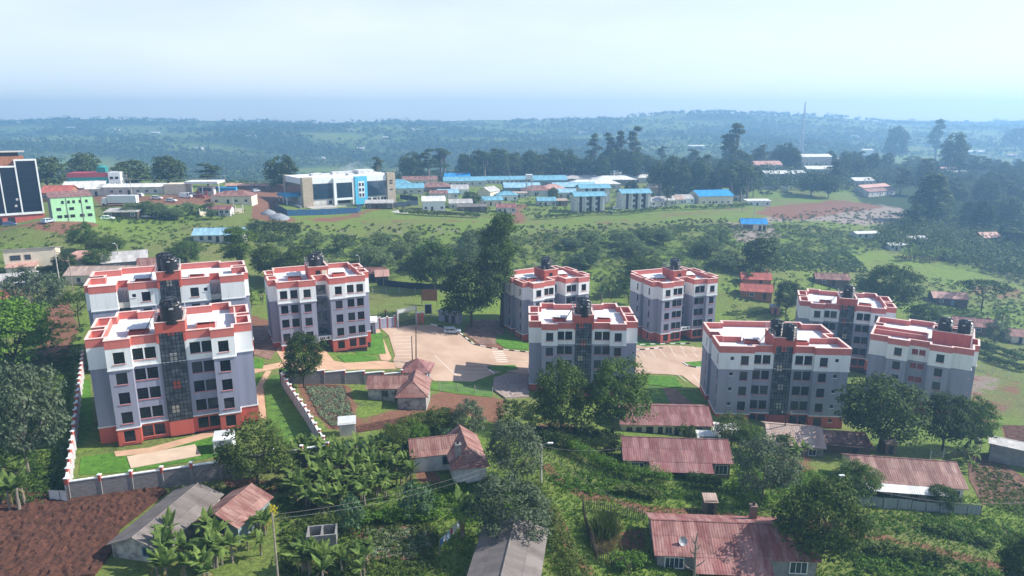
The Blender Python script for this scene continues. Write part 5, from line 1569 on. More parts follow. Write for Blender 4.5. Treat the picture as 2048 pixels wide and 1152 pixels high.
th("grey roofed white house left of the round dark tree", 922, 418, 8, 9, 6, 2.8, 1.4, R_LGREY, OFFWHITE)
th("dark flat shed in front of the round dark tree", 945, 424, 6, 11, 5, 2.4, .5, R_GREY, TIMBER, kind='mono')
th("long blue hospital ward roof nearest the brown house", 930, 372, 8, 22, 9, 3, 2.0, R_SKY, OFFWHITE, 5)
th("deep blue roof left of the long blue ward", 915, 364, 6, 14, 8, 3, 2.2, R_BLUE, TEALWALL, 3)
th("longest blue ward roof stretching to the water tank stand", 1010, 368, 8, 30, 9, 3, 2.0, R_SKY, OFFWHITE, 8)
th("maroon roofed long building under the trees", 968, 355, 6, 34, 9, 3.5, 2.2, R_RED, BROWNWALL, 6)
th("cream gabled house end facing the valley", 990, 398, 62, 9, 6.5, 4, 2.0, R_LGREY, CREAM, 2)
th("cyan hipped bungalow with white walls by the path", 1015, 402, 8, 9.5, 7, 3, 1.6, R_SKY, WHITE, 3, kind='hip')
th("cyan roofed low house with pale yellow side wall", 985, 412, 14, 9, 6.5, 2.8, 1.4, R_SKY, CREAM)
th("white flat store beside the red path", 1040, 396, 4, 6.5, 4, 2.6, .4, R_TAN, OFFWHITE, kind='mono')
th("small maroon roofed house at the red path", 1013, 426, 6, 7.5, 5.5, 2.6, 1.3, R_RED, OFFWHITE)
th("pale blue hipped roof beneath the tank stand", 1045, 386, 6, 18, 10, 3, 2.2, R_PALEBLUE, TEALWALL, 3)
th("rust brown hipped bungalow with white fascia", 1076, 392, 10, 14, 9, 3, 2.2, R_BROWN, OFFWHITE, 3, kind='hip')
th("peach hipped house right of the brown bungalow", 1108, 388, 10, 12, 9, 3, 2.0, R_PEACH, CREAM, 3, kind='hip')
th("bright blue hall behind the peach hipped house", 1098, 372, 8, 20, 10, 3.5, 2.4, R_SKY, TEALWALL, 3)
th("cyan roofed cottage on the green lawn beside the round tree", 1094, 412, 8, 8, 6, 2.6, 1.4, R_SKY, OFFWHITE)
th("tan flat shed beside the front flats", 1122, 412, 8, 6, 4.5, 2.6, .5, R_TAN, BROWNWALL, kind='mono')
th("pale blue roofed house left of the rear flats", 1140, 396, 8, 12, 7, 3, 1.6, R_PALEBLUE, OFFWHITE)
th("green blue roof behind the rear flats", 1150, 384, 8, 22, 9, 3, 2, R_PALEBLUE, TEALWALL, 3)
th("long white hipped roof behind the rear flats", 1190, 378, 6, 34, 12, 3.2, 2.4, R_WHITE, OFFWHITE, 5, kind='hip')
th("long low grey market roof above the white hipped roof", 1160, 366, 6, 36, 12, 3, 1.8, R_LGREY, GREYWALL, 4)
th("pale grey market roof in the middle of the market rows", 1205, 360, 6, 34, 12, 3, 1.8, R_LGREY, GREYWALL, 4)
th("white edged market hall right of the market rows", 1232, 371, 6, 24, 12, 3.4, 2, R_WHITE, GREYWALL, 4, kind='hip')
th("grey blue market roof at the back of the rows", 1240, 355, 6, 38, 12, 3, 1.8, R_PALEBLUE, GREYWALL, 4)
th("white gabled hall standing above the market roofs", 1193, 352, 60, 12, 10, 5, 2.5, R_LGREY, OFFWHITE, 2)
th("white roofed market shed before the tall tree grove", 1283, 366, 6, 26, 10, 3.2, 1.6, R_WHITE, OFFWHITE, 4)
th("brown market shed beside the grove's trunks", 1275, 352, 6, 24, 10, 3, 1.8, R_BROWN, GREYWALL, 4)
th("pink walled two storey house above the market", 1229, 341, 8, 9, 8, 5.5, 1.8, R_PEACH, BRICKWALL, 2)
th("cream two storey house right of the flats", 1318, 392, 8, 9, 6.5, 5, 1.6, R_TAN, CREAM, 3)
th("first grey roof of the terraced cottages below the grove", 1310, 413, 8, 8.5, 7, 2.7, 1.5, R_LGREY, OFFWHITE)
th("second grey roof of the terraced cottages, beside the slender tree", 1332, 411, 8, 8, 7, 2.7, 1.5, R_LGREY, OFFWHITE)
th("third grey roof of the terraced cottages below the grove", 1352, 409, 8, 8, 7, 2.7, 1.5, R_TAN, OFFWHITE)
th("last terraced cottage with white gable nearest the warehouse", 1372, 407, 8, 8, 7, 2.7, 1.6, R_LGREY, WHITE)
th("large warehouse with vivid blue roof and buff walls", 1432, 409, 12, 17, 12, 4.5, 2.4, R_BLUE, CREAM, 5)
th("pale tin shed right of the blue warehouse", 1475, 402, 6, 10, 5, 2.6, .8, R_LGREY, ZINC, kind='mono')
th("white tin enclosure at the edge of the rubble", 1518, 412, 4, 11, 5, 2.8, .4, R_WHITE, ZINCW, kind='mono')
th("twin gabled pinkish house beyond the grove", 1530, 342, 4, 22, 10, 4, 2.4, R_PEACH, OFFWHITE, 4)
th("white roofed house among trees under the lattice mast", 1560, 358, 4, 18, 9, 3, 1.6, R_WHITE, OFFWHITE, 3)
th("pale green roofed shed among the far trees", 1585, 356, 6, 16, 8, 3, 1.4, R_LGREY, OFFWHITE, 3)
th("stepped white storeyed building right of the lattice mast", 1632, 340, 6, 20, 10, 9, 1.6, R_WHITE, OFFWHITE, 4)
th("long white building behind the stepped one", 1665, 325, 4, 34, 9, 4, 1.8, R_PEACH, OFFWHITE, 5)
th("white gabled cottages above the meadow", 1642, 349, 4, 18, 8, 3.4, 1.8, R_WHITE, OFFWHITE, 4)
th("white three storey block peeping through the far trees", 1735, 312, 4, 17, 9, 9, 1.4, R_WHITE, WHITE, 4)
th("small white house at the top of the far meadow", 1728, 372, 8, 12, 8, 3, 1.6, R_WHITE, OFFWHITE, 2)
th("upper of two long slanting brown and white sheds", 1752, 384, 30, 24, 6, 2.8, 1.4, R_PEACH, OFFWHITE, 5)
th("lower of two long slanting brown and white sheds", 1764, 392, 30, 24, 6, 2.8, 1.4, R_BROWN, OFFWHITE, 5)
th("far white house beside the pale clearing", 1868, 330, 4, 16, 9, 4, 1.8, R_WHITE, OFFWHITE, 3)
th("far pinkish roofed row above the pale clearing", 1880, 345, 2, 30, 9, 3, 1.8, R_PEACH, OFFWHITE, 4)
th("bright roofed shed at the end of the pale clearing", 1915, 352, 6, 14, 7, 3, 1.2, R_WHITE, ZINCW, 2)
th("long white roof on the far wooded slope", 1955, 308, 2, 34, 9, 4, 1.6, R_WHITE, OFFWHITE, 4)
th("lower far white house near the picture edge", 2030, 315, 2, 22, 9, 4, 1.6, R_PEACH, OFFWHITE, 3)
th("pink roofed house hidden low in the dark wood", 1983, 489, 10, 8, 6, 2.8, 1.8, R_PEACH, BRICKWALL, 2)
th("white sheet roofed hut in the scrub by the dark trees", 1836, 490, 12, 7, 4.5, 2.4, .8, R_WHITE, OFFWHITE, 2)
th("small pale roofed hut below the banana plot", 1735, 478, 10, 9, 4, 2.2, .5, R_WHITE, ZINCW, 2)
th("tiny flat hut with white roof by the gardens", 1795, 502, 8, 6, 4, 2.2, .5, R_WHITE, ZINCW, 2)
th("far white building above the grove's dark crowns", 1393, 302, 4, 26, 10, 8, 1.5, R_WHITE, OFFWHITE, 4)
th("tin roofed timber kiosk on the site beside the smoke", 758, 418, 6, 10, 5, 2.6, .8, R_LGREY, TIMBER, kind='mono')
# farmhouses on the far hills
rr = random.Random(5)
for i, (px, py, lab) in enumerate(((140, 258, "tiny far farmhouse on the hill, highest and leftmost roof"), (230, 262, "far farmhouse with pale roof under the ridge trees"), (310, 268, "far white farmhouse below the ridge saddle"), (395, 300, "far farmhouse on the misty mid slope"), (700, 262, "far farmhouse under the central ridge"), (722, 300, "long pale far roof above the glass fronted building"), (640, 320, "far roof low in the misty valley"), (830, 262, "pale far roof beneath the long ridge"), (770, 278, "far farmhouse in the central fields"), (1165, 268, "far farmhouse above the tall gum trees"), (1715, 258, "far pale long roof beyond the lattice mast"), (1712, 276, "far roof below the pale long one"), (60, 285, "far farmhouse behind the black tower"), (500, 275, "far farmhouse left of the misty centre"))):
    house(lab, px, py, rr.uniform(-20, 20), rr.uniform(12, 22), 8, 3.2, 2.2, R_WHITE if i % 3 else R_LGREY, OFFWHITE, [], name="farmhouse", cat="farmhouse", group="farmhouses on the far hills", foot=3)

# stands, mast, heaps
t = place(1058, 392, 6, "tank_stand", "white panelled water tank raised on a tall steel stand", "water tower")
for x, y in ((-1.6, -1.6), (1.6, -1.6), (1.6, 1.6), (-1.6, 1.6)):
    mb = MB(); mb.bar((x, y, -2), (x, y, 9.6), .16, RAILM, 5); mb.build("leg", t)
bx(t, "platform", (-2.1, 2.1, -2.1, 2.1, 9.6, 9.9), RAILM); bx(t, "tank", (-1.9, 1.9, -1.9, 1.9, 9.91, 12.6), WHITE)
mb = MB()
for a, b in (((-1.6, -1.6), (1.6, -1.6)), ((1.6, -1.6), (1.6, 1.6))):
    for z in (1, 4, 7): mb.bar((*a, z), (*b, z + 2.6), .07, RAILM, 4); mb.bar((*b, z), (*a, z + 2.6), .07, RAILM, 4)
mb.build("brace", t)

p, dep = at(1600, 318)
t = thing("lattice_mast", "tall red and white lattice radio mast rising above the far trees", "radio mast", (p.x, p.y, p.z))
hgt = (318 - 207) * dep / F * 1.03
MASTR = mat("mast_red_white_steel", (0.55, 0.52, 0.53), 0.6)
for c, s_ in ((-1, -1), (1, -1), (1, 1), (-1, 1)):
    mb = MB(); mb.bar((c * 3.4, s_ * 3.4, -2), (c * .35, s_ * .35, hgt * .96), .28, MASTR, 5, .16); mb.build("leg", t)
mb = MB()
for k in range(16):
    z0, z1 = hgt * .96 * k / 16, hgt * .96 * (k + 1) / 16
    w0, w1 = 3.4 - 3.05 * k / 16, 3.4 - 3.05 * (k + 1) / 16
    for c, s_, c2, s2 in ((-1, -1, 1, -1), (1, -1, 1, 1), (1, 1, -1, 1), (-1, 1, -1, -1)):
        mb.bar((c * w0, s_ * w0, z0), (c2 * w1, s2 * w1, z1), .13, MASTR, 3); mb.bar((c2 * w0, s2 * w0, z0), (c * w1, s_ * w1, z1), .13, MASTR, 3)
        mb.bar((c * w1, s_ * w1, z1), (c2 * w1, s2 * w1, z1), .13, MASTR, 3)
mb.build("lattice_bracing", t)
mb = MB(); mb.bar((0, 0, hgt * .95), (0, 0, hgt), .12, REDSTEEL, 5); mb.build("antenna_rod", t)
for z in (.80, .66): mb = MB(); mb.lathe([(.9, hgt * z), (1.0, hgt * z + .5), (.9, hgt * z + 2)], 10, WHITE, (.9, -.9)); mb.build("dish_drum", t)

def mound(label, px, py, r, h, m, name="gravel_pile"):
    p, _ = at(px, py)
    mb = MB()
    rr_ = random.Random(px)
    n = 18
    prof = [(1.0, -.4), (.95, .05), (.75, .4), (.5, .72), (.25, .94), (.05, 1.0)]
    mb.lathe([(r * a, h * b) for a, b in prof], n, m)
    v = []
    for i, q in enumerate(mb.v): v.append((q[0] * (1 + rr_.uniform(-.10, .10)), q[1] * (1 + rr_.uniform(-.1, .1)), q[2] + rr_.uniform(-.05, .05) * h))
    mb.v = v
    o = mb.build(name, None, p, 0, True)
    return tag(o, label, "pile")
GPILE = mat("blue_grey_ballast", (0.25, 0.27, 0.30), 0.95, 0.3, 2, bump=.1)
mound("rounded grey ballast pile at the end of the red earth road", 557, 436, 4.2, 1.8, GPILE)
mound("smaller grey ballast pile against the blue hoarding corner", 537, 428, 3.2, 1.8, GPILE)
mound("low pile of pale rubble near the smoke", 800, 424, 4.5, .7, OFFWHITE, "rubble_pile")
# stubby post wall left of the road
post_wall("pale post and panel wall above the maroon roofed shed", [(400, 434), (440, 428), (486, 426)], 1.9, 2.6, CREAM, CREAM, CREAM, ph=.9, group=None)
fence("pale tin fence on the far meadow edge", [(1518, 378), (1550, 380), (1580, 378)], 2.2, 'sheet', m=ZINC, step=4)
# ------------------------------------------------------------------ plants
def quads_mesh(name, V, mats, extra=None):
    """V: n x 4 x 3 leaf quads; extra: an MB whose faces join the mesh"""
    V = np.asarray(V, np.float32).reshape(-1, 4, 3)
    n = len(V)
    me_ = bpy.data.meshes.new(name)
    if extra is not None and extra.f:
        vv = [tuple(v) for v in V.reshape(-1, 3)] + extra.v
        ff = [tuple(range(4 * i, 4 * i + 4)) for i in range(n)] + [tuple(k + 4 * n for k in f) for f in extra.f]
        me_.from_pydata(vv, [], ff)
        for m in mats + extra.mats: me_.materials.append(m)
        me_.polygons.foreach_set("material_index", [0] * n + [len(mats) + i for i in extra.m])
    else:
        me_.vertices.add(4 * n); me_.vertices.foreach_set("co", V.ravel())
        me_.loops.add(4 * n); me_.loops.foreach_set("vertex_index", np.arange(4 * n))
        me_.polygons.add(n); me_.polygons.foreach_set("loop_start", np.arange(0, 4 * n, 4))
        for m in mats: me_.materials.append(m)
        me_.update(calc_edges=True)
    return me_

def leaf_quads(C_, N_, size, g, aspect=.55):
    n = len(C_)
    N_ = N_ / (np.linalg.norm(N_, axis=1, keepdims=True) + 1e-9)
    r = g.normal(size=(n, 3))
    U = np.cross(N_, r); U /= np.linalg.norm(U, axis=1, keepdims=True) + 1e-9
    Vv = np.cross(N_, U)
    s = np.asarray(size).reshape(-1, 1) * np.ones((n, 1))
    bend = N_ * s * g.uniform(-.12, .12, (n, 1))
    return np.stack([C_ - U * s * .5, C_ - Vv * s * aspect * .5 + bend, C_ + U * s * .5, C_ + Vv * s * aspect * .5 + bend], 1)

def unit(g, n):
    d = g.normal(size=(n, 3)); return d / np.linalg.norm(d, axis=1, keepdims=True)

def clump_leaves(cent, rc, per, leaf, g, flat=.75, aspect=.6):
    cent = np.asarray(cent); n = len(cent)
    rc = np.asarray(rc) * np.ones(n)
    D = unit(g, n * per)
    D[:, 2] = np.where(D[:, 2] < -.3, -D[:, 2] * .6, D[:, 2])
    cc = np.repeat(cent, per, 0); rr_ = np.repeat(rc, per)[:, None]
    P = cc + D * rr_ * g.uniform(.55, 1.05, (n * per, 1)) * np.array([1, 1, flat])
    N_ = D * .8 + np.array([0, 0, .35]) + g.normal(size=(n * per, 3)) * .35
    return leaf_quads(P, N_, leaf * g.uniform(.65, 1.3, n * per), g, aspect)

def lumpy(d, g):
    k = g.uniform(1.5, 3.5, (4, 3)) * g.choice([-1, 1], (4, 3)); ph = g.uniform(0, 6, 4)
    return sum(np.sin(d @ k[i] + ph[i]) for i in range(4)) / 4

def crown_centres(g, n, rx, rz, cz, lo=.45, low_cut=-.55, lump=.3):
    d = unit(g, n * 3)
    d = d[d[:, 2] > low_cut][:n]
    r = g.uniform(lo, 1, len(d)) ** .6 * (1 + lump * lumpy(d, g))
    return d * r[:, None] * np.array([rx, rx, rz]) + np.array([0, 0, cz])

def trunk_mb(g, H, r0, tips, bark, fork=.35):
    mb = MB()
    a = g.uniform(-.25, .25, 2) * H * .06
    pts = [(0, 0, -.6), (a[0] * .4, a[1] * .4, H * fork * .5), (a[0], a[1], H * fork)]
    mb.tube(pts, [r0 * 1.15, r0 * .9, r0 * .75], bark, 7)
    for tp in tips:
        m = np.array(pts[2]) * .45 + np.array(tp) * .55 + g.normal(size=3) * H * .02
        m[2] = pts[2][2] + (tp[2] - pts[2][2]) * .5
        mb.tube([pts[2], tuple(m), tuple(tp)], [r0 * .6, r0 * .38, r0 * .12], bark, 5)
    return mb

PROTO = {}
def proto(key, H, Wd, leafm, bark, seed, nclump, per, leaf, rc, shape='round', fork=.32, r0=None):
    g = np.random.default_rng(seed)
    rx = Wd / 2 - rc * .5
    if shape == 'round':
        c = crown_centres(g, nclump, rx, H * .41, H * .55, low_cut=-.85)
    elif shape == 'spread':
        c = crown_centres(g, nclump, rx, H * .14, H * .82, low_cut=-.3, lump=.2)
    elif shape == 'tall':
        parts = []
        for k in range(5):
            z = H * (.47 + .115 * k); w_ = rx * (.75, 1, 1.05, .9, .6)[k]
            q = crown_centres(g, nclump // 5, w_ * .75, H * .10, z, lump=.35)
            q[:, :2] += g.uniform(-.3, .3, 2) * rx
            parts.append(q)
        c = np.concatenate(parts)
    elif shape == 'gum':
        parts = []
        for k in range(6):
            z = H * (.45 + .10 * k); w_ = rx * (.9, 1, .95, .85, .65, .4)[k]
            q = crown_centres(g, max(2, nclump // 6), w_ * .55, H * .055, z, lump=.3)
            t_ = g.uniform(0, 6.28); q[:, :2] += np.array([math.cos(t_), math.sin(t_)]) * w_ * .5
            parts.append(q)
        c = np.concatenate(parts)
    elif shape == 'cone':
        z = g.uniform(.12, 1, nclump) ** .8; t_ = g.uniform(0, 6.28, nclump)
        w_ = rx * (1.05 - z) * g.uniform(.7, 1.1, nclump)
        c = np.stack([w_ * np.cos(t_), w_ * np.sin(t_), z * H], 1)
    elif shape == 'bush':
        c = crown_centres(g, nclump, rx, H * .45, H * .45, lo=.3, low_cut=-.9, lump=.35)
    V = clump_leaves(c, rc * g.uniform(.7, 1.25, len(c)), per, leaf, g)
    zmin = .02 * H
    V[:, :, 2] = np.maximum(V[:, :, 2], zmin)
    tips = c[g.choice(len(c), min(len(c), 7), False)]
    tr = trunk_mb(g, H, r0 or H * .022, tips, bark, fork)
    PROTO[key] = dict(H=float(np.percentile(V[:, :, 2], 99.5)), W=float(np.percentile(np.abs(V[:, :, :2]), 99) * 2), crown=quads_mesh("crown", V, [leafm]), trunk=tr.mesh("trunk"),
                      whole=None, V=V, leafm=leafm, tr=tr)
def whole(key):
    p = PROTO[key]
    if p['whole'] is None: p['whole'] = quads_mesh("tree", p['V'], [p['leafm']], p['tr'])
    return p['whole']

for s in range(3):
    proto(f"round_dark{s}", 9, 9, L_DARK, BARK, 20 + s, 150, 62, .34, 1.2, fork=.2)
    proto(f"round_mid{s}", 9, 9, L_MID, BARK, 40 + s, 150, 60, .34, 1.15, fork=.2)
    proto(f"grey{s}", 7, 7.5, L_GREY, PALEBARK, 60 + s, 130, 52, .28, .9, fork=.18)
    proto(f"bush{s}", 3, 4, L_MID, BARK, 80 + s, 45, 26, .30, .62, 'bush', .15, .06)
    proto(f"bush_grey{s}", 3, 4, L_GREY, BARK, 90 + s, 45, 26, .28, .62, 'bush', .15, .06)
    proto(f"bush_blue{s}", 2.6, 3.6, L_BLUE, BARK, 95 + s, 40, 26, .28, .6, 'bush', .15, .06)
    proto(f"far_round{s}", 12, 12, L_FAR, BARK, 110 + s, 110, 22, .95, 1.8, fork=.2)
    proto(f"far_gum{s}", 24, 9, L_FAR, PALEBARK, 120 + s, 110, 18, .95, 1.5, 'gum', .4)
    proto(f"mid_round{s}", 10, 11, L_SCRUB, BARK, 180 + s, 90, 34, .62, 1.6, fork=.15)
    proto(f"far_cone{s}", 18, 8, L_FAR, BARK, 130 + s, 100, 18, .95, 1.4, 'cone', .3)
for s in range(2):
    proto(f"olive{s}", 7, 7.5, L_OLIVE, BARK, 140 + s, 125, 52, .30, .95, fork=.18)
    proto(f"bright{s}", 8, 8, L_BRIGHT, BARK, 150 + s, 130, 54, .32, 1.05, fork=.18)
    proto(f"spread{s}", 7, 10, L_DARK, BARK, 160 + s, 75, 26, .40, 1.0, 'spread', .45)
    proto(f"tall{s}", 20, 11, L_MID, BARK, 170 + s, 190, 60, .42, 1.4, 'tall', .25)

PLANTS_N = 0
def tree(kind, px, pb, pt, wpx, label, group=None, name="tree", cat="tree", far=False, rs=None, world=None, hw=None):
    global PLANTS_N
    PLANTS_N += 1
    if kind not in PROTO: kind = kind + str(PLANTS_N % (3 if kind + "2" in PROTO else 2))
    p = PROTO[kind]
    if world is not None:
        pos = Vector((world[0], world[1], gz(*world))); H, Wd = hw
    else:
        pos, dep = at(px, pb)
        tt = ((pb + pt) / 2 - 576) / F
        H = (pb - pt) * dep / (F * (CP - tt * SP_)); Wd = wpx * dep / F
        H = max(H - .30 * Wd * max(0, (SP_ + tt * CP)), H * .6)      # the crown's near side hangs below its far rim in the picture
    s = (1.1 * Wd / p['W'], Wd / p['W'] * random.uniform(.95, 1.15), 1.04 * H / p['H'])
    rz = random.uniform(0, 6.28)
    if far:
        o = lnk(bpy.data.objects.new(name, whole(kind)))
        o.location = pos; o.rotation_euler = (0, 0, rz); o.scale = s
        return tag(o, label, cat, group)
    o = thing(name, label, cat, pos, rz, group)
    o.scale = s
    child("trunk", p['trunk'], o); child("crown", p['crown'], o)
    return o

T = tree
# trees one by one: (crown kind, x, base row, top row, width in the photograph)
for a in (("bright", 34, 742, 583, 132, "dense bright green tree beside the red earth track"),
          ("grey", 76, 652, 533, 108, "rounded grey-green tree in front of the long cream house"),
          ("spread", 160, 655, 584, 62, "small flat topped tree on a thin trunk between red track and balcony block"),
          ("grey", 58, 948, 726, 150, "big pale leafed tree spreading beside the white capped boundary wall"),
          ("olive", 516, 968, 832, 130, "olive green tree overhanging the front of the stone boundary wall"),
          ("round_dark", 608, 775, 666, 84, "dark round tree at the corner where the walls meet"),
          ("round_dark", 1122, 868, 726, 112, "dark tree of the pair hiding the shaded block, beside its sunlit twin"),
          ("round_mid", 1226, 872, 714, 124, "sunlit taller tree of the pair behind the chimney house"),
          ("tall0", 1003, 655, 436, 80, "tallest dark tree, layered crown above the corner-on block"),
          ("round_mid", 868, 582, 484, 84, "dark tree with low crown behind the wire fence and gate"),
          ("round_dark", 942, 655, 522, 112, "massive dark tree shading the grey gatehouse"),
          ("round_dark", 590, 572, 496, 100, "dark broad tree behind the recess block's tank"),
          ("tall1", 482, 566, 456, 66, "dark ragged tree behind the balcony block's right wing"),
          ("round_dark", 536, 560, 492, 62, "dark tree filling the gap behind the recess block"),
          ("round_mid", 372, 530, 482, 62, "bushy tree below the pasture left of the pale blue roof"),
          ("round_dark", 214, 516, 471, 62, "compact near black tree beside the lamp post on the pasture edge"),
          ("round_mid", 172, 506, 446, 56, "thin leaning bushes at the pasture's edge"),
          ("round_mid", 198, 541, 497, 52, "tree between the peach roof and grey roof"),
          ("round_dark", 135, 552, 505, 42, "dark tree by the cream building's white lamp post"),
          ("round_dark", 1288, 572, 514, 76, "dark tree directly behind the block by the parking bays"),
          ("round_dark", 1571, 630, 563, 56, "round dark tree in front of the brick houses"),
          ("round_dark", 1782, 628, 528, 96, "large round dark tree behind the lone tank"),
          ("round_mid", 1735, 600, 548, 42, "lighter tree left of the large round dark tree"),
          ("spread", 1962, 622, 558, 84, "spreading dark tree over the timber house"),
          ("round_mid", 1846, 662, 606, 56, "bushy tree between the timber house and red grille block"),
          ("grey", 1988, 690, 640, 46, "small pale tree by the maroon roofed house"),
          ("olive", 1462, 892, 822, 66, "bushy sunlit tree at the widest block's corner"),
          ("round_mid", 1500, 905, 850, 50, "lower bushy tree beside the bleached tan roof"),
          ("round_dark", 1757, 902, 750, 158, "huge dark garden tree before the red grille block"),
          ("round_dark", 1884, 902, 786, 92, "dark garden tree on a thin trunk beside the huge one"),
          ("round_mid", 1938, 898, 794, 76, "garden tree with gaps, at the wire fence by the meadow"),
          ("round_mid", 1712, 998, 918, 84, "round leafy tree covering the cream house's left end"),
          ("round_mid", 1884, 1018, 968, 56, "thin leafed small tree before the cream house's right end"),
          ("round_dark0", 1628, 1142, 950, 172, "largest dark tree at the bottom, overlapping the patched red roof"),
          ("grey", 1524, 1000, 868, 112, "grey-green tree right of the unbroken pink roof"),
          ("grey", 1028, 968, 838, 104, "tall grey-green shrub tree beside the white L-shaped house"),
          ("grey", 938, 888, 800, 72, "grey-green tree between the two L-shaped houses"),
          ("olive", 880, 880, 812, 56, "yellowish bushy tree left of the tilled strip"),
          ("grey", 1018, 1092, 946, 158, "broad grey-green tree beside the concrete street lamp"),
          ("olive", 1378, 890, 850, 30, "little bright tree in front of the chimney house"),
          ("bush", 1570, 905, 868, 44, "bush at the tan roof house's dark gable"),
          ("round_dark", 2036, 1200, 1062, 84, "dark tree cut by the picture's corner"),
          ("bush_blue", 700, 1060, 985, 56, "blue green shrub at the foot of the banana grove"),
          ("bush_blue", 830, 1035, 962, 66, "blue green shrub between grove and bright hedge"),
          ("olive", 790, 900, 842, 54, "shrub tree above the banana grove, beside the tilled strip"),
          ("bright", 838, 892, 845, 42, "bright shrub tree beside the tilled soil strip"),
          ("bush", 1365, 868, 840, 40, "shrub beside the pink roofed house's far wall")):
    T(*a)
# ridge and town trees, smaller in the picture
for a in (("far_round0", 96, 384, 317, 74, "dark ridge tree behind the mint green building"), ("far_round1", 176, 372, 308, 62, "domed ridge tree behind the teal building"), ("far_round2", 267, 380, 322, 74, "double crowned ridge tree behind the shop row"),
          ("far_round0", 340, 376, 314, 66, "tall domed ridge tree behind the petrol station shop"), ("far_gum0", 418, 374, 328, 48, "thin open ridge tree behind the petrol canopy"), ("far_round1", 566, 384, 314, 58, "dark ridge tree behind the glass fronted building"),
          ("far_gum1", 756, 372, 316, 30, "slim tree right of the glass fronted building's roof"), ("far_round2", 942, 414, 384, 40, "round dark tree among the white cottages"), ("far_round0", 1106, 404, 376, 20, "small dark tree beside the brown bungalow"),
          ("far_gum2", 1334, 412, 376, 18, "slender tree among the terraced cottages"), ("far_gum0", 1388, 400, 372, 22, "bushy tree left of the blue warehouse"), ("far_round1", 1262, 386, 362, 26, "dark tree behind the right hand flats"),
          ("far_gum0", 1187, 348, 271, 28, "first of four tall gums in a row, leftmost and roundest"), ("far_gum1", 1215, 348, 269, 28, "second of four tall gums in a row"), ("far_gum2", 1241, 348, 266, 30, "third of four tall gums in a row"), ("far_gum0", 1268, 350, 257, 32, "tallest of the four gums in a row"),
          ("far_gum1", 1466, 352, 252, 46, "tall ragged gum standing clear above the grove"), ("far_gum2", 1868, 340, 244, 34, "tallest gum on the misty slope"), ("far_round0", 1788, 330, 256, 46, "broad misty tree left of the tallest gum"), ("far_round1", 1902, 350, 270, 44, "dark rounded tree below the tallest gum"),
          ("far_gum0", 1846, 392, 320, 30, "dark narrow tree at the edge of the pale clearing"), ("far_cone1", 1856, 448, 350, 72, "big conical dark tree leading the valley wood"), ("far_round2", 1622, 392, 346, 54, "black round tree beside the rubble track"), ("far_round0", 1656, 396, 352, 36, "dark narrow tree beside the black round one"),
          ("far_round1", 975, 360, 306, 44, "dark tree towering over the maroon roof"), ("far_round2", 2030, 300, 258, 40, "misty tree on the edge of the slope"), ("far_round0", 1520, 545, 476, 70, "bushy tree mound in the scrub behind the gardens"), ("far_round1", 1476, 400, 372, 20, "small tree right of the warehouse")):
    T(*a, far=True)

# groves and woods: each tree a thing of its own
def in_poly(pix, n, seed, margin=0):
    g = np.random.default_rng(seed)
    P = pxpoly(pix) if pix[0][1] < 2000 else [Vector(((a - 1024) / F * (b - 2000), b - 2000, 0)) for a, b in pix]
    xs = [p.x for p in P]; ys = [p.y for p in P]
    out = []
    while len(out) < n:
        X = g.uniform(min(xs), max(xs), 4000); Y = g.uniform(min(ys), max(ys), 4000)
        ok = inside([(p.x, p.y) for p in P], X, Y)
        out += list(zip(X[ok], Y[ok]))
    return out[:n]
def wood(pix, n, kinds, hr, wr, label, group, seed, name="tree", cat="tree"):
    rr_ = random.Random(seed)
    for x, y in in_poly(pix, n, seed):
        k = rr_.choice(kinds) + str(rr_.randrange(3))
        T(k, 0, 0, 0, 0, label, group, name, cat, far=True, world=(x, y), hw=(rr_.uniform(*hr), rr_.uniform(*wr)))
wood([(1308, 2418), (1500, 2405), (1515, 2440), (1420, 2470), (1312, 2450)], 36, ["far_gum", "far_round"], (14, 23), (8, 12), "tall dark tree in the dense grove left of the blue warehouse's road", "trees of the dense grove", 1)
wood([(790, 2462), (960, 2478), (1130, 2490), (1300, 2492), (1300, 2535), (1120, 2535), (950, 2525), (790, 2505)], 38, ["far_round", "far_gum"], (13, 21), (10, 15), "dark tree in the line behind the blue hospital roofs", "trees behind the blue roofs", 2)
wood([(1080, 2490), (1300, 2490), (1500, 2480), (1690, 2520), (1690, 2640), (1500, 2640), (1300, 2630), (1080, 2580)], 34, ["far_round", "far_gum", "far_round"], (10, 18), (9, 15), "hazy tree in the wooded ridge behind the market", "trees of the wooded ridge", 3)
wood([(1640, 2440), (1830, 2470), (1900, 2540), (2070, 2540), (2070, 2760), (1900, 2760), (1690, 2640)], 34, ["far_round", "far_gum"], (11, 18), (9, 14), "hazy tree on the misty slope beyond the slanting sheds", "trees of the misty slope", 4)
wood([(1790, 485), (1960, 500), (2080, 490), (2100, 360), (1930, 372), (1860, 420), (1800, 450)], 56, ["far_round", "far_gum", "far_round"], (9, 17), (8, 12), "dark tree in the valley wood beyond the banana plot", "trees of the valley wood", 5)
wood([(560, 545), (980, 540), (1000, 500), (800, 490), (620, 500)], 14, ["mid_round"], (4, 8), (6, 10), "bushy dark tree in the scrub behind the recess block", "scrub trees behind the estate", 6)
wood([(1030, 540), (1480, 545), (1490, 490), (1200, 480), (1040, 500)], 16, ["mid_round"], (3.5, 7), (6, 10), "bushy tree in the scrub behind the two corner-on blocks", "scrub trees in the dip", 7)
wood([(220, 432), (420, 424), (440, 440), (300, 446)], 12, ["mid_round"], (3, 6), (4, 7), "small bushy tree screening the white parked cars", "bushes by the parked cars", 8, "bush", "bush")

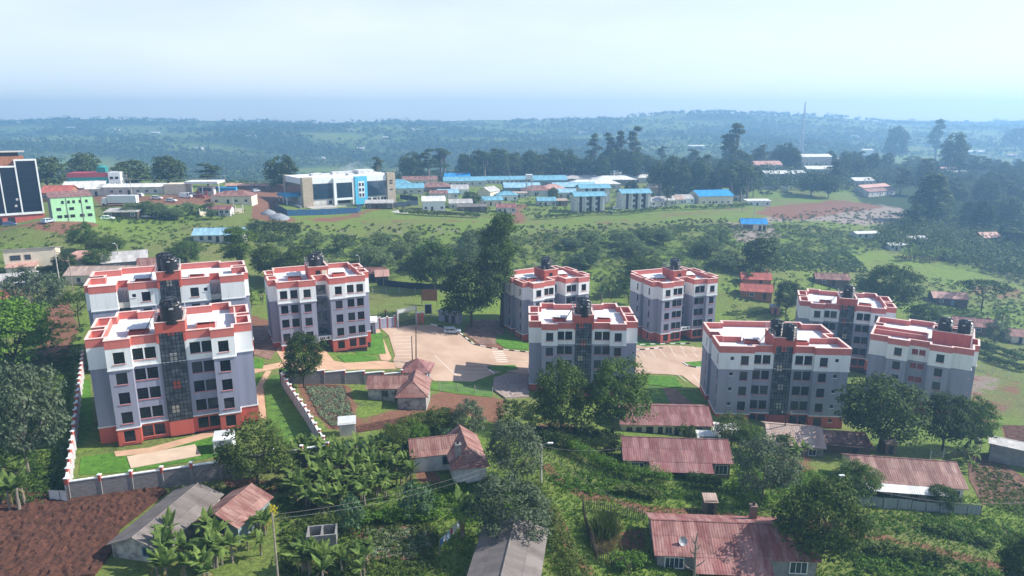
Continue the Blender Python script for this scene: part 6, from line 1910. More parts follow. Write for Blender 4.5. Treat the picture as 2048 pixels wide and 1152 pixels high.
# banana plants
def banana_meshes(seed):
    g = np.random.default_rng(seed)
    st = MB(); st.tube([(0, 0, -.3), (.05, 0, 1.2), (.08, .03, 2.2)], [.16, .13, .09], PALEBARK, 7)
    lf = MB()
    n = 9
    for k in range(n):
        t = 6.28 * k / n * 1.62 + g.uniform(-.5, .5); L = g.uniform(1.3, 2.4); up = g.uniform(.55, 1.5); dr = g.uniform(.2, .8) * (1.6 - up)
        pts = []
        for i in range(7):
            u = i / 6
            r = L * (u * math.cos(up) + .25 * u * u); z = 2.1 + L * (u * math.sin(up) - dr * 1.3 * u * u)
            pts.append(np.array([r * math.cos(t), r * math.sin(t), z]))
        sd = np.array([-math.sin(t), math.cos(t), 0])
        wds = [w_ * g.uniform(.75, 1.05) for w_ in (.06, .26, .36, .38, .34, .24, .03)]
        for i in range(6):
            for s in (-1, 1):
                e0 = pts[i] + sd * s * wds[i] + np.array([0, 0, -.10 * wds[i] / .38]); e1 = pts[i + 1] + sd * s * wds[i + 1] * g.uniform(.85, 1.05) + np.array([0, 0, -.10 * wds[i + 1] / .38])
                q = [pts[i], pts[i + 1], e1, e0]
                lf.face([tuple(v) for v in (q if s < 0 else q[::-1])], L_BAN)
    dd = MB()
    for k in range(3):
        t = g.uniform(0, 6.28); c_, s_ = math.cos(t), math.sin(t)
        p0, p1, p2 = np.array([.1 * c_, .1 * s_, 2.1]), np.array([.55 * c_, .55 * s_, 1.7]), np.array([.62 * c_, .62 * s_, g.uniform(.5, .9)])
        sd = np.array([-s_, c_, 0]) * .15
        dd.face([tuple(p0), tuple(p1 - sd), tuple(p1 + sd)], L_DRY); dd.face([tuple(p1 - sd), tuple(p2), tuple(p1 + sd)], L_DRY)
    return st.mesh("stem"), lf.mesh("leaves"), dd.mesh("dead_leaves")
BAN = [banana_meshes(300 + i) for i in range(8)]
def bananas(pix, n, label, group, seed, smin=.5, smax=1.0, pts=None):
    rr_ = random.Random(seed)
    P = pts or in_poly(pix, n, seed)
    for x, y in P:
        s, l, dl = BAN[rr_.randrange(8)]
        k = rr_.uniform(smin, smax)
        t_ = thing("banana_plant", label, "banana plant", (x, y, gz(x, y)), rr_.uniform(0, 6.28), group)
        t_.scale = (k, k, k)
        child("stem", s, t_); child("leaves", l, t_); child("dead_leaves", dl, t_)
bananas([(575, 930), (640, 900), (760, 905), (828, 930), (822, 990), (740, 1010), (640, 1030), (580, 1000)], 160, "banana plant in the dense grove left of the white L-shaped house", "banana grove by the L-shaped house", 21)
bananas([(590, 905), (625, 900), (620, 940), (585, 935)], 7, "banana plant hard against the end of the stone boundary wall", "bananas at the wall end", 22)
bananas([(318, 1090), (450, 1062), (480, 1110), (470, 1175), (310, 1175)], 26, "banana plant in front of the weathered grey roofed hut", "bananas by the grey hut", 23, .8, 1.15)
bananas([(480, 1075), (530, 1060), (540, 1120), (490, 1130)], 6, "banana plant below the yellow flowering bush", "bananas below the yellow bush", 24)
bananas([(590, 1130), (735, 1118), (760, 1180), (580, 1180)], 13, "banana plant along the bottom edge below the block enclosure", "bananas below the enclosure", 25, .8, 1.15)
bananas([(1905, 905), (1950, 905), (1965, 945), (1925, 950)], 9, "banana plant beyond the cream house's right gable", "bananas by the cream house gable", 26)
bananas([(1575, 905), (1620, 910), (1610, 940), (1570, 935)], 6, "banana plant in front of the pale green end wall", "bananas by the green wall", 27)
bananas([(1196, 590), (1262, 585), (1262, 610), (1200, 612)], 14, "banana plant between the two corner-on entrance blocks", "bananas between the blocks", 28, 1.0, 1.5)
bananas([(1800, 525), (1900, 528), (1960, 540), (1880, 512), (1820, 508)], 30, "grey looking banana plant in the plot below the valley wood", "bananas of the far plot", 29, 1.0, 1.6)
bananas([(1975, 640), (2010, 640), (2015, 655), (1980, 655)], 4, "banana plant beside the maroon roofed house", "bananas by the maroon roof", 30, 1.0, 1.5)
bananas([(1480, 575), (1545, 562), (1560, 590), (1500, 560)], 6, "banana plant beside the two red roofed brick houses", "bananas by the brick houses", 31, 1.0, 1.4)
bananas([(0, 940), (45, 935), (55, 1020), (0, 1030)], 8, "banana plant at the left edge above the ploughed field", "bananas above the ploughed field", 32, 1.0, 1.5)
bananas([(485, 600), (525, 595), (530, 620), (490, 622)], 8, "banana plant between the two left hand blocks", "bananas between the left blocks", 33)
p, _ = at(925, 1075)
bananas(None, 0, "lone tall banana plant above the washing line", None, 34, 1.5, 1.5, [(p.x, p.y)])

# ------------------------------------------------------------------ undergrowth
def scatter(name, label, pix, n, hr, per, leaf, m, seed, kind="stuff", upright=False, polys=None, avoid=None):
    g = np.random.default_rng(seed)
    P = pxpoly(pix) if pix[0][1] < 2000 else [Vector(((a - 1024) / F * (b - 2000), b - 2000, 0)) for a, b in pix]
    xs = np.array([p.x for p in P]); ys = np.array([p.y for p in P])
    X = np.empty(0); Y = np.empty(0)
    while len(X) < n:
        a = g.uniform(xs.min(), xs.max(), 20000); b = g.uniform(ys.min(), ys.max(), 20000)
        ok = inside([(p.x, p.y) for p in P], a, b)
        if avoid is not None:
            for q in avoid: ok &= ~inside(q, a, b)
        X = np.concatenate([X, a[ok]]); Y = np.concatenate([Y, b[ok]])
    X, Y = X[:n], Y[:n]
    Z = ground(X, Y)
    h = g.uniform(hr[0], hr[1], n)
    base = np.stack([X, Y, Z], 1)
    if upright:                      # blades or stalks
        c = np.repeat(base, per, 0); hh = np.repeat(h, per)
        a = g.uniform(0, 6.28, n * per); lean = g.uniform(.05, .5, n * per)
        d = np.stack([np.cos(a), np.sin(a), np.zeros_like(a)], 1)
        b0 = c + d * g.uniform(0, .25, (n * per, 1)) * hh[:, None]
        tip = b0 + d * (lean * hh)[:, None] + np.array([0, 0, 1]) * (hh * g.uniform(.6, 1, n * per))[:, None]
        sd = np.stack([-np.sin(a), np.cos(a), np.zeros_like(a)], 1) * leaf * .5
        mid = (b0 + tip) / 2 + np.array([0, 0, .12]) * hh[:, None]
        V = np.stack([b0 - sd * .4, mid - sd, tip, mid + sd], 1)
    else:
        k = 4
        off = unit(g, n * k); off[:, 2] = np.abs(off[:, 2])
        hk = np.repeat(h, k)
        c = np.repeat(base, k, 0) + off * hk[:, None] * np.array([.55, .55, .45])
        V = clump_leaves(c, hk * .42, max(1, per // k), leaf, g)
        V[:, :, 2] = np.maximum(V[:, :, 2], np.repeat(np.repeat(Z, k), max(1, per // k))[:, None] + .02)
    o = lnk(bpy.data.objects.new(name, quads_mesh(name, V, [m])))
    return tag(o, label, kind=kind)
S = scatter
S("scrub", "dense dark green scrub filling the dip behind the estate", [(500, 470), (640, 470), (800, 480), (1000, 478), (1080, 470), (1250, 462), (1450, 450), (1600, 452), (1740, 470), (1760, 500), (1500, 545), (1300, 565), (1060, 560), (980, 560), (780, 555), (560, 560)], 900, (1.0, 3.2), 60, .5, L_SCRUB, 401)
S("scrub", "lighter olive scrub mixed through the dip behind the estate", [(500, 470), (640, 470), (800, 480), (1000, 478), (1080, 470), (1250, 462), (1450, 450), (1600, 452), (1740, 470), (1760, 500), (1500, 545), (1300, 565), (1060, 560), (980, 560), (780, 555), (560, 560)], 560, (.8, 2.4), 60, .42, L_OLIVE, 441)
S("scrub", "leafy green scrub mixed through the dip behind the estate", [(500, 470), (640, 470), (800, 480), (1000, 478), (1080, 470), (1250, 462), (1450, 450), (1600, 452), (1740, 470), (1760, 500), (1500, 545), (1300, 565), (1060, 560), (980, 560), (780, 555), (560, 560)], 640, (.8, 2.6), 56, .42, L_MID, 442)
S("scrub", "paler patches of scrub on the slope up to the town", [(580, 446), (1000, 450), (1300, 446), (1450, 436), (1470, 460), (1200, 478), (800, 482), (600, 478)], 420, (.5, 1.4), 40, .5, L_OLIVE, 402)
S("scrub", "scrubby weeds on the pale rubble slope", [(1540, 430), (1700, 415), (1850, 430), (1880, 460), (1780, 500), (1620, 480), (1540, 470)], 420, (.5, 1.6), 40, .5, L_GREY, 403)
S("scrub", "bushes along the foot of the red town road", [(200, 418), (420, 412), (490, 424), (440, 442), (230, 445)], 200, (.6, 2.0), 40, .5, L_MID, 404)
S("scrub", "bushes below the blue hoarding", [(500, 446), (600, 448), (590, 480), (520, 490), (490, 470)], 200, (1.0, 3.0), 50, .5, L_DARK, 405)
S("scrub", "rows of garden crops right of the far middle block", [(1450, 640), (1640, 620), (1690, 560), (1740, 545), (1760, 600), (1600, 690), (1450, 690)], 420, (.4, 1.3), 40, .36, L_MID, 406)
S("scrub", "low bushes on the meadow by the maroon roofed houses", [(1840, 560), (2080, 560), (2080, 740), (1960, 720), (1840, 650)], 460, (.4, 1.5), 40, .4, L_OLIVE, 407)
S("tea_rows", "dark green field below the scrub", [(1490, 505), (1700, 505), (1740, 545), (1500, 545)], 1400, (.4, .9), 18, .45, L_MID, 408)
S("weeds", "leafy weeds in the bottom gardens", [(560, 1000), (720, 1010), (870, 1060), (880, 1152), (560, 1170)], 520, (.3, 1.1), 46, .26, L_OLIVE, 409)
S("weeds", "leafy vegetable plot between latrine and L-shaped house", [(680, 888), (830, 862), (900, 850), (930, 870), (830, 900), (690, 905)], 520, (.4, .9), 46, .26, L_BLUE, 410)
S("vegetable_crop", "pale vegetables growing in the bed inside the diagonal wall", [(608, 772), (688, 776), (708, 842), (668, 854), (640, 830)], 420, (.35, .7), 26, .24, L_CROP, 411)
S("vegetable_crop", "pale weeds and crop in the bed before the bright hedge", [(735, 1062), (855, 1058), (862, 1090), (830, 1115), (745, 1118)], 300, (.3, .7), 22, .18, L_CROP, 412)
S("vegetable_crop", "crop on the brown garden beyond the sheet fence", [(1945, 930), (2000, 930), (2060, 990), (2060, 1040), (1965, 1010)], 320, (.25, .6), 22, .24, L_OLIVE, 413)
S("weeds", "weeds round the white L-shaped house", [(830, 975), (990, 950), (1060, 1000), (1050, 1060), (900, 1040)], 300, (.3, .9), 40, .28, L_BRIGHT, 414)
S("weeds", "leafy growth under the pair of big trees", [(1000, 800), (1060, 810), (1240, 870), (1240, 905), (1080, 900), (990, 860)], 380, (.4, 1.4), 44, .3, L_DARK, 415)
S("weeds", "shrubby growth between the pink roofed house and the cream house", [(1470, 900), (1560, 930), (1680, 960), (1660, 1030), (1500, 1020), (1460, 980)], 230, (.5, 2.0), 60, .3, L_BRIGHT, 416)
S("weeds", "weedy bank above the bottom track", [(1680, 1030), (1960, 1030), (2060, 1070), (2060, 1100), (1900, 1080), (1690, 1060)], 190, (.25, .8), 34, .26, L_BRIGHT, 417)
S("weeds", "leafy bank below the bottom track", [(1700, 1085), (1860, 1110), (2060, 1160), (2060, 1200), (1680, 1200)], 240, (.3, 1.2), 50, .3, L_BRIGHT, 418)
S("weeds", "low growth around the concrete street lamp", [(1090, 960), (1200, 940), (1330, 975), (1420, 1000), (1290, 1000), (1150, 985)], 260, (.2, .8), 34, .26, L_BRIGHT, 419)
S("weeds", "dark plants left of the ploughed field", [(-40, 880), (60, 900), (130, 990), (60, 1010), (-40, 1020)], 260, (.4, 1.6), 44, .32, L_MID, 420)
S("weeds", "plants along the left track", [(60, 640), (170, 650), (165, 720), (130, 760), (40, 760)], 160, (.3, 1.2), 40, .3, L_MID, 421)
S("weeds", "weeds along the outside of the stone wall", [(380, 985), (560, 965), (650, 940), (650, 960), (520, 1000), (400, 1000)], 220, (.2, .7), 34, .22, L_OLIVE, 422)
S("dry_stalks", "dry brown stalks and litter on the ploughed field's edge", [(60, 990), (140, 1006), (300, 978), (330, 988), (250, 1010), (80, 1030)], 700, (.15, .45), 3, .05, L_DRY, 423, upright=True)
S("reeds", "tall green reed clump inside the picket fence", [(1192, 1055), (1222, 1050), (1226, 1085), (1196, 1092)], 120, (1.6, 3.0), 9, .10, L_OLIVE, 424, upright=True)
S("reeds", "dry straw coloured stalks round the reed clump", [(1182, 1050), (1240, 1050), (1240, 1105), (1190, 1110)], 140, (.7, 1.5), 8, .07, L_DRY, 425, upright=True)
S("grass", "rough grass tufts on the near slopes", [(1060, 880), (1500, 960), (2080, 1000), (2100, 1250), (900, 1250), (560, 1180), (560, 1000), (900, 960)], 22000, (.12, .42), 4, .13, L_BRIGHT, 426, upright=True)
S("grass", "rough grass tufts beside the compound's left wall", [(-60, 700), (150, 720), (140, 1000), (-60, 1000)], 9000, (.12, .45), 4, .13, L_MID, 427, upright=True)
S("woodland", "dark wood floor beneath the valley trees", [(1765, 2300), (1900, 2285), (2140, 2270), (2160, 2560), (1900, 2520), (1840, 2400), (1780, 2330)], 2300, (4, 11), 40, 1.2, L_FAR, 428)
S("woodland", "hazy wood between the trees of the wooded ridge", [(780, 2480), (1000, 2495), (1300, 2495), (1560, 2470), (1700, 2490), (2150, 2540), (2150, 2800), (1700, 2700), (1300, 2660), (1000, 2590), (790, 2540)], 4200, (4, 12), 32, 1.5, L_FAR, 429)
S("woodland", "hedgerow trees between the far cottages and the rubble", [(1520, 395), (1600, 385), (1700, 390), (1830, 375), (1830, 345), (1600, 345), (1510, 350)], 330, (2, 7), 36, 1.1, L_FAR, 431)
S("scrub", "bushes and gardens between the town houses", [(780, 428), (1050, 436), (1300, 415), (1500, 402), (1490, 385), (1250, 372), (800, 378)], 420, (.8, 3), 36, .6, L_FAR, 432)
S("scrub", "tussocks and bushes over the left pasture", [(0, 470), (200, 450), (420, 446), (520, 470), (480, 500), (380, 520), (250, 500), (0, 530)], 260, (.3, 1.4), 34, .4, L_MID, 433)
S("scrub", "green clumps around the left houses", [(0, 545), (300, 520), (330, 545), (180, 600), (170, 640), (0, 640)], 200, (.4, 1.8), 40, .36, L_MID, 434)
S("scrub", "green clumps around the far garden houses", [(1440, 560), (1720, 540), (1900, 560), (2080, 620), (2080, 690), (1900, 660), (1700, 580), (1450, 620)], 420, (.4, 1.6), 40, .36, L_MID, 435)
S("woodland", "bushes on the rim behind the town buildings", [(-60, 2345), (300, 2365), (560, 2385), (800, 2400), (800, 2430), (560, 2415), (300, 2400), (-60, 2380)], 260, (1, 3.5), 30, .9, L_FAR, 430)

# far hills: patches of woodland too far to count
g = np.random.default_rng(77)
def far_wood(name, label, n, y0, y1, hr, leaf, per, thr, seed):
    g = np.random.default_rng(seed)
    Y = np.exp(g.uniform(math.log(y0), math.log(y1), n * 3)); X = g.uniform(-1.0, 1.0, n * 3) * Y * .95
    dens = np.sin(X * .006 + np.sin(Y * .01) * 2) * np.sin(Y * .013 + np.cos(X * .004) * 3) + .6 * np.sin(X * .021 + Y * .017) + g.uniform(-.8, .8, n * 3)
    ok = dens > thr
    X, Y = X[ok][:n], Y[ok][:n]
    Z = ground(X, Y)
    h = g.uniform(hr[0], hr[1], len(X)) * (1 + .5 * (g.random(len(X)) > .93))
    c = np.stack([X, Y, Z + h * .5], 1)
    V = clump_leaves(c, h * .55, per, leaf, g, .9)
    o = lnk(bpy.data.objects.new(name, quads_mesh(name, V, [L_FAR])))
    tag(o, label, kind="stuff")
far_wood("distant_woodland", "hazy woodland patches on the slopes across the valley", 5600, 680, 1200, (5, 11), 3.4, 14, -.1, 1)
far_wood("distant_woodland", "blue woodland on the farthest hills", 6500, 1200, 2150, (6, 13), 5, 12, -.1, 2)
Xr = g.uniform(-2100, 2100, 1500)
Yr = 2170 + g.normal(0, 50, 1500)
dens = np.sin(Xr * .016) + .7 * np.sin(Xr * .05 + 1) + g.uniform(-1, 1, 1500)
Xr, Yr = Xr[dens > -.2], Yr[dens > -.2]
hh = g.uniform(6, 15, len(Xr)) * (1 + .5 * (g.random(len(Xr)) > .94))
V = clump_leaves(np.stack([Xr, Yr, ground(Xr, Yr) + hh * .32], 1), hh * .62, 34, 3.6, g, 1.0)
tag(lnk(bpy.data.objects.new("ridge_treeline", quads_mesh("ridge_treeline", V, [L_FAR]))), "blue line of trees along the farthest ridge", kind="stuff")

# ------------------------------------------------------------------ hedges and single plants
def hedge(label, pix, w_, h_, m, n=None, leaf=.26, seed=1, name="hedge", per=30):
    g = np.random.default_rng(seed)
    P = pxpoly(pix)
    segs = [(P[i], P[i + 1], (P[i + 1] - P[i]).length) for i in range(len(P) - 1)]
    L = sum(s[2] for s in segs)
    n = n or int(L / .35)
    C_ = []
    for k in range(n):
        t_ = L * (k + g.random()) / n
        for a, b, l in segs:
            if t_ <= l: break
            t_ -= l
        p = a.lerp(b, min(1, t_ / l)); d = (b - a).normalized()
        o = g.uniform(-.5, .5) * w_
        x, y = p.x - d.y * o, p.y + d.x * o
        C_.append((x, y, gz(x, y) + h_ * g.uniform(.25, .8)))
    V = clump_leaves(np.array(C_), h_ * .34, per, leaf, g)
    o = lnk(bpy.data.objects.new(name, quads_mesh(name, V - np.array([C_[0]]), [m])))
    o.location = C_[0]
    return tag(o, label, "hedge")
hedge("bright clipped hedge in front of the unbroken pink roofed house", [(1140, 902), (1190, 930), (1260, 955), (1340, 968)], 1.8, 2.2, L_BRIGHT, seed=1, n=150)
hedge("short hedge in front of the pink roofed house's right window", [(1378, 970), (1440, 980)], 1.6, 2.0, L_MID, seed=2, n=60)
hedge("rounded leafy hedge below the clipped one", [(1235, 985), (1320, 1000)], 1.8, 1.5, L_OLIVE, seed=3, n=70)
hedge("overgrown hedge beside the footpath and picket fence", [(1065, 985), (1095, 1040), (1118, 1085), (1150, 1140), (1160, 1175)], 1.9, 1.9, L_OLIVE, seed=4, n=150)
hedge("vivid green hedge behind the bed of pale weeds", [(725, 1046), (800, 1042), (880, 1040)], 1.4, 1.5, L_BRIGHT, seed=5, n=100)
hedge("bright low hedge at the bottom beside the patched red roof", [(1232, 1140), (1285, 1128)], 1.6, 1.5, L_BRIGHT, seed=6, n=60)
hedge("dense hedge at the foot of the two big trees", [(1080, 880), (1140, 900), (1230, 905)], 2.4, 2.4, L_DARK, seed=7, n=120)
hedge("dark hedge along the near edge of the town meadow", [(800, 428), (860, 432), (960, 436)], 3, 2.6, L_DARK, leaf=.5, seed=8, n=150)
hedge("hedge in front of the three flats", [(1070, 440), (1130, 436), (1180, 430), (1250, 430), (1310, 422), (1360, 420)], 3, 2.6, L_DARK, leaf=.5, seed=9, n=220)
hedge("hedge below the blue warehouse", [(1370, 420), (1430, 418), (1500, 414)], 3.5, 2.6, L_MID, leaf=.5, seed=10, n=130)
hedge("hedge line between the maroon roofed house and the meadow", [(1950, 690), (1990, 702), (2048, 720)], 2.2, 1.8, L_MID, leaf=.36, seed=11, n=110)
hedge("second hedge line behind the thick white posts", [(1955, 712), (2000, 730), (2048, 745)], 2.6, 2.0, L_DARK, leaf=.36, seed=12, n=110)
hedge("trimmed garden hedge terraces right of the far middle block", [(1452, 668), (1500, 672), (1560, 668)], 1.4, 1.2, L_MID, leaf=.3, seed=13, n=90)
hedge("upper garden hedge right of the far middle block", [(1452, 630), (1520, 628), (1570, 624)], 1.4, 1.2, L_MID, leaf=.3, seed=14, n=90)
hedge("row of shrubs above the tilled strip", [(800, 862), (850, 848), (890, 846)], 2.2, 2.2, L_MID, seed=15, n=70)
hedge("leafy bank hedge beneath the bottom track", [(1700, 1098), (1780, 1110), (1860, 1125), (1900, 1140)], 1.8, 1.5, L_DARK, seed=16, n=110)
hedge("yellow flowering bush beside the small rust roofed house", [(528, 1056), (545, 1030)], 1.2, 1.6, L_YEL, seed=17, n=26, name="flowering_bush")
hedge("bushes before the balcony building's cream gable", [(75, 548), (120, 545)], 2, 2.2, L_DARK, leaf=.4, seed=18, n=60)
hedge("weedy hedge on the far side of the bottom right track", [(1850, 1060), (1920, 1075), (1990, 1095)], 1.8, 1.1, L_MID, seed=19, n=90)
# ------------------------------------------------------------------ poles, wires, gate, vehicles, people
TOPS = {}
def pole(key, label, px, pb, pt, m, r=.12, cross=False, lamp=None, name="utility_pole", cat="pole", lean=0):
    p, dep = at(px, pb)
    tt = ((pb + pt) / 2 - 576) / F
    H = (pb - pt) * dep / (F * (CP - tt * SP_))
    t_ = thing(name, label, cat, p, 0)
    mb = MB(); mb.bar((0, 0, -.8), (lean, 0, H), r, m, 8, r * .65); mb.build("shaft", t_)
    if cross:
        mb = MB(); mb.box(lean - .8, lean + .8, -.06, .06, H - .5, H - .36, m)
        for x in (-.7, 0, .7): mb.bar((lean + x, 0, H - .36), (lean + x, 0, H - .14), .05, WHITE, 5)
        mb.build("crossarm", t_)
    if lamp:
        dx, dy = lamp
        mb = MB(); mb.tube([(0, 0, H - .15), (dx * .5, dy * .5, H + .28), (dx, dy, H + .38)], [.06, .05, .05], RAILM, 6); mb.build("lamp_arm", t_)
        mb = MB(); mb.box(dx * 1.05 - .35, dx * 1.05 + .35, dy * 1.05 - .15, dy * 1.05 + .15, H + .32, H + .46, WHITE); mb.build("lamp_head", t_)
    TOPS[key] = Vector((p.x + lean, p.y, p.z + H - .2))
    return t_
pole("lamp", "concrete street lamp post at the head of the grassy path", 1082, 968, 890, CONCRETE, .17, lamp=(1.1, -.3), name="street_lamp", cat="street lamp")
pole("thin", "thin grey pole beside the concrete street lamp", 1069, 945, 886, PALEWOOD, .06)
pole("front", "tall timber pole rising from the bottom gardens", 558, 1178, 1028, PALEWOOD, .13)
pole("left_a", "white pole by the dark tree near the balcony building", 121, 575, 505, CONCRETE, .15)
pole("left_b", "thin pole in front of the long cream house", 147, 586, 512, PALEWOOD, .10)
pole("lamp_b", "lamp post standing over the grey and blue sheet roof", 240, 538, 490, CONCRETE, .12, lamp=(-.9, .2), name="street_lamp", cat="street lamp")
pole("lamp_c", "small lamp post behind the recess block's roof", 721, 556, 513, CONCRETE, .10, lamp=(-.7, 0), name="street_lamp", cat="street lamp")
pole("kiosk_a", "taller bare timber pole behind the kiosk roof", 832, 728, 655, BARK, .14, lean=.25)
pole("kiosk_b", "shorter bare timber pole behind the kiosk roof", 825, 726, 672, BARK, .13)
pole("yard", "timber pole on the bleached tan roof house's yard", 1566, 893, 822, BARK, .12, cross=True)
pole("lamp_d", "solar street lamp at the end of the grey sheet fence", 1674, 1005, 958, CONCRETE, .10, lamp=(.3, .2), name="street_lamp", cat="street lamp")
pole("billboard", "slim pole between the wire fence and dark sheet fence", 768, 582, 530, PALEWOOD, .09)
for i, (px, pb, pt, lab) in enumerate(((265, 400, 357, "power pole behind the white truck"), (278, 420, 383, "leaning pale pole on the slope under the truck"), (467, 418, 396, "pole in front of the cream bungalow"), (485, 424, 400, "second pole near the cream bungalow, by the post wall"), (452, 378, 350, "power pole behind the blue container"), (861, 372, 350, "power pole left of the deep blue roof"), (868, 373, 348, "twin of the pole left of the deep blue roof"), (812, 366, 352, "power pole behind the cyan hipped roof"), (940, 362, 340, "power pole before the maroon roofed building"), (1124, 352, 328, "power pole behind the bright blue hall"), (1166, 352, 330, "power pole behind the market roofs"), (1378, 375, 357, "power pole at the foot of the dense grove"), (1506, 458, 405, "mast pole beside the bright blue pavilion"), (1484, 425, 403, "pale pole by the tin shed"), (122, 372, 354, "pole beside the teal building's left end"), (143, 380, 355, "leaning pole by the white roofed hall"), (172, 400, 372, "lamp pole at the green building's corner"))):
    pole("t%d" % i, lab, px, pb, pt, PALEWOOD if i % 2 else CONCRETE, .16, cross=(i in (0, 4, 5, 7, 8, 9, 10)))

def wire(label, a, b, sag, r=.014):
    mb = MB()
    a, b = Vector(a), Vector(b)
    pts = [a.lerp(b, i / 14) - Vector((0, 0, sag * 4 * (i / 14) * (1 - i / 14))) for i in range(15)]
    mb.tube([p - a for p in pts], [r] * 15, CONCP, 4)
    o = mb.build("power_cable", None, a)
    return tag(o, label, "cable")
def pt(px, py, dep):
    vx, vu = (px - 1024) / F, (py - 576) / F
    return Vector((vx * dep, (CP - SP_ * vu) * dep, CAMZ - (SP_ + CP * vu) * dep))
lampd = TOPS["lamp"]
wire("upper cable from the bottom garden pole across the grove to the concrete street lamp", TOPS["front"], lampd + Vector((0, 0, .1)), 1.4)
wire("lower cable from the bottom garden pole across the grove to the concrete street lamp", TOPS["front"] - Vector((0, 0, .45)), lampd - Vector((0, 0, .35)), 1.6)
wire("cable from the street lamp running to the unbroken pink roof", lampd, at(1262, 925)[0] + Vector((0, 0, 2.6)), .7)
wire("cable from the street lamp sloping down towards the patched red roof", lampd - Vector((0, 0, .3)), at(1296, 1092)[0] + Vector((0, 0, 4.0)), .8)
wire("white cable drooping from the solar lamp along the sheet fence", TOPS["lamp_d"], at(2075, 1050)[0] + Vector((0, 0, 3.5)), 1.6, .028)
wire("cable from the yard pole down to the low shack", TOPS["yard"], at(1690, 905)[0] + Vector((0, 0, 2.4)), .6)
for a, b, lab in (("t0", "t4", "power line strung past the petrol station"), ("t7", "t5", "power line behind the blue hospital roofs"), ("t5", "t8", "power line above the maroon roof"), ("t8", "t9", "power line from maroon roof to the bright blue hall"), ("t9", "t10", "power line behind the market")):
    wire(lab, TOPS[a], TOPS[b], 1.2, .05)

# estate gate
p, _ = at(796, 656); q, _ = at(833, 650)
L = (q - p).length
t = thing("estate_gate", "grey steel gate arch with slatted top beam beside red pillars", "gate", p, math.atan2(q.y - p.y, q.x - p.x))
for x in (0, L):
    mb = MB(); mb.box(x - .16, x + .16, -.16, .16, -.8, 4.6, RAILM); mb.build("gate_post", t)
mb = MB()
for z in (3.55, 4.45): mb.box(.16, L - .16, -.1, .1, z, z + .14, RAILM)
for z in (3.80, 4.02, 4.24): mb.box(.16, L - .16, -.05, .05, z, z + .10, WHITE)
mb.build("top_beam", t)
for x0, x1 in ((.2, L / 2 - .03), (L / 2 + .03, L - .2)):
    mb = MB(); mb.box(x0, x1, -.04, .04, .1, .2, STEEL); mb.box(x0, x1, -.04, .04, 1.3, 1.4, STEEL)
    for k in range(12): xx = x0 + (x1 - x0) * (k + .5) / 12; mb.box(xx - .03, xx + .03, -.03, .03, .2, 1.3, STEEL)
    mb.build("gate_leaf", t)
def pillar(px, py, label):
    p, _ = at(px, py)
    t_ = thing("gate_pillar", label, "pillar", p, R(8))
    mb = MB(); mb.box(-.35, .35, -.35, .35, -.8, 2.9, RED); mb.build("shaft", t_); mb = MB(); mb.box(-.42, .42, -.42, .42, 2.9, 3.05, WHITE); mb.build("cap", t_)
pillar(836, 648, "red pillar touching the gate arch's far post"); pillar(845, 647, "outer red pillar beyond the gate arch")
def board(px, py, w_, z0, z1, m, label, fr=RAILM, rz=0):
    p, _ = at(px, py)
    t_ = thing("sign_board", label, "sign", p, R(rz))
    for x in (-w_ / 2, w_ / 2):
        mb = MB(); mb.bar((x, 0, -.5), (x, 0, z1), .08, fr, 6); mb.build("post", t_)
    mb = MB(); mb.box(-w_ / 2, w_ / 2, -.06, .06, z0, z1, m); mb.build("panel", t_)
    mb = MB(); mb.box(-w_ / 2 - .1, w_ / 2 + .1, -.10, .10, z1, z1 + .12, fr); mb.build("frame", t_)
board(857, 634, 1.7, .9, 3.3, STEEL, "small dark sign panel in a pale frame by the gate", WHITE, 5)
board(859, 612, 4.2, 1.5, 4.6, BRICKWALL, "large faded reddish brown hoarding board behind the gate", TIMBER, -4)

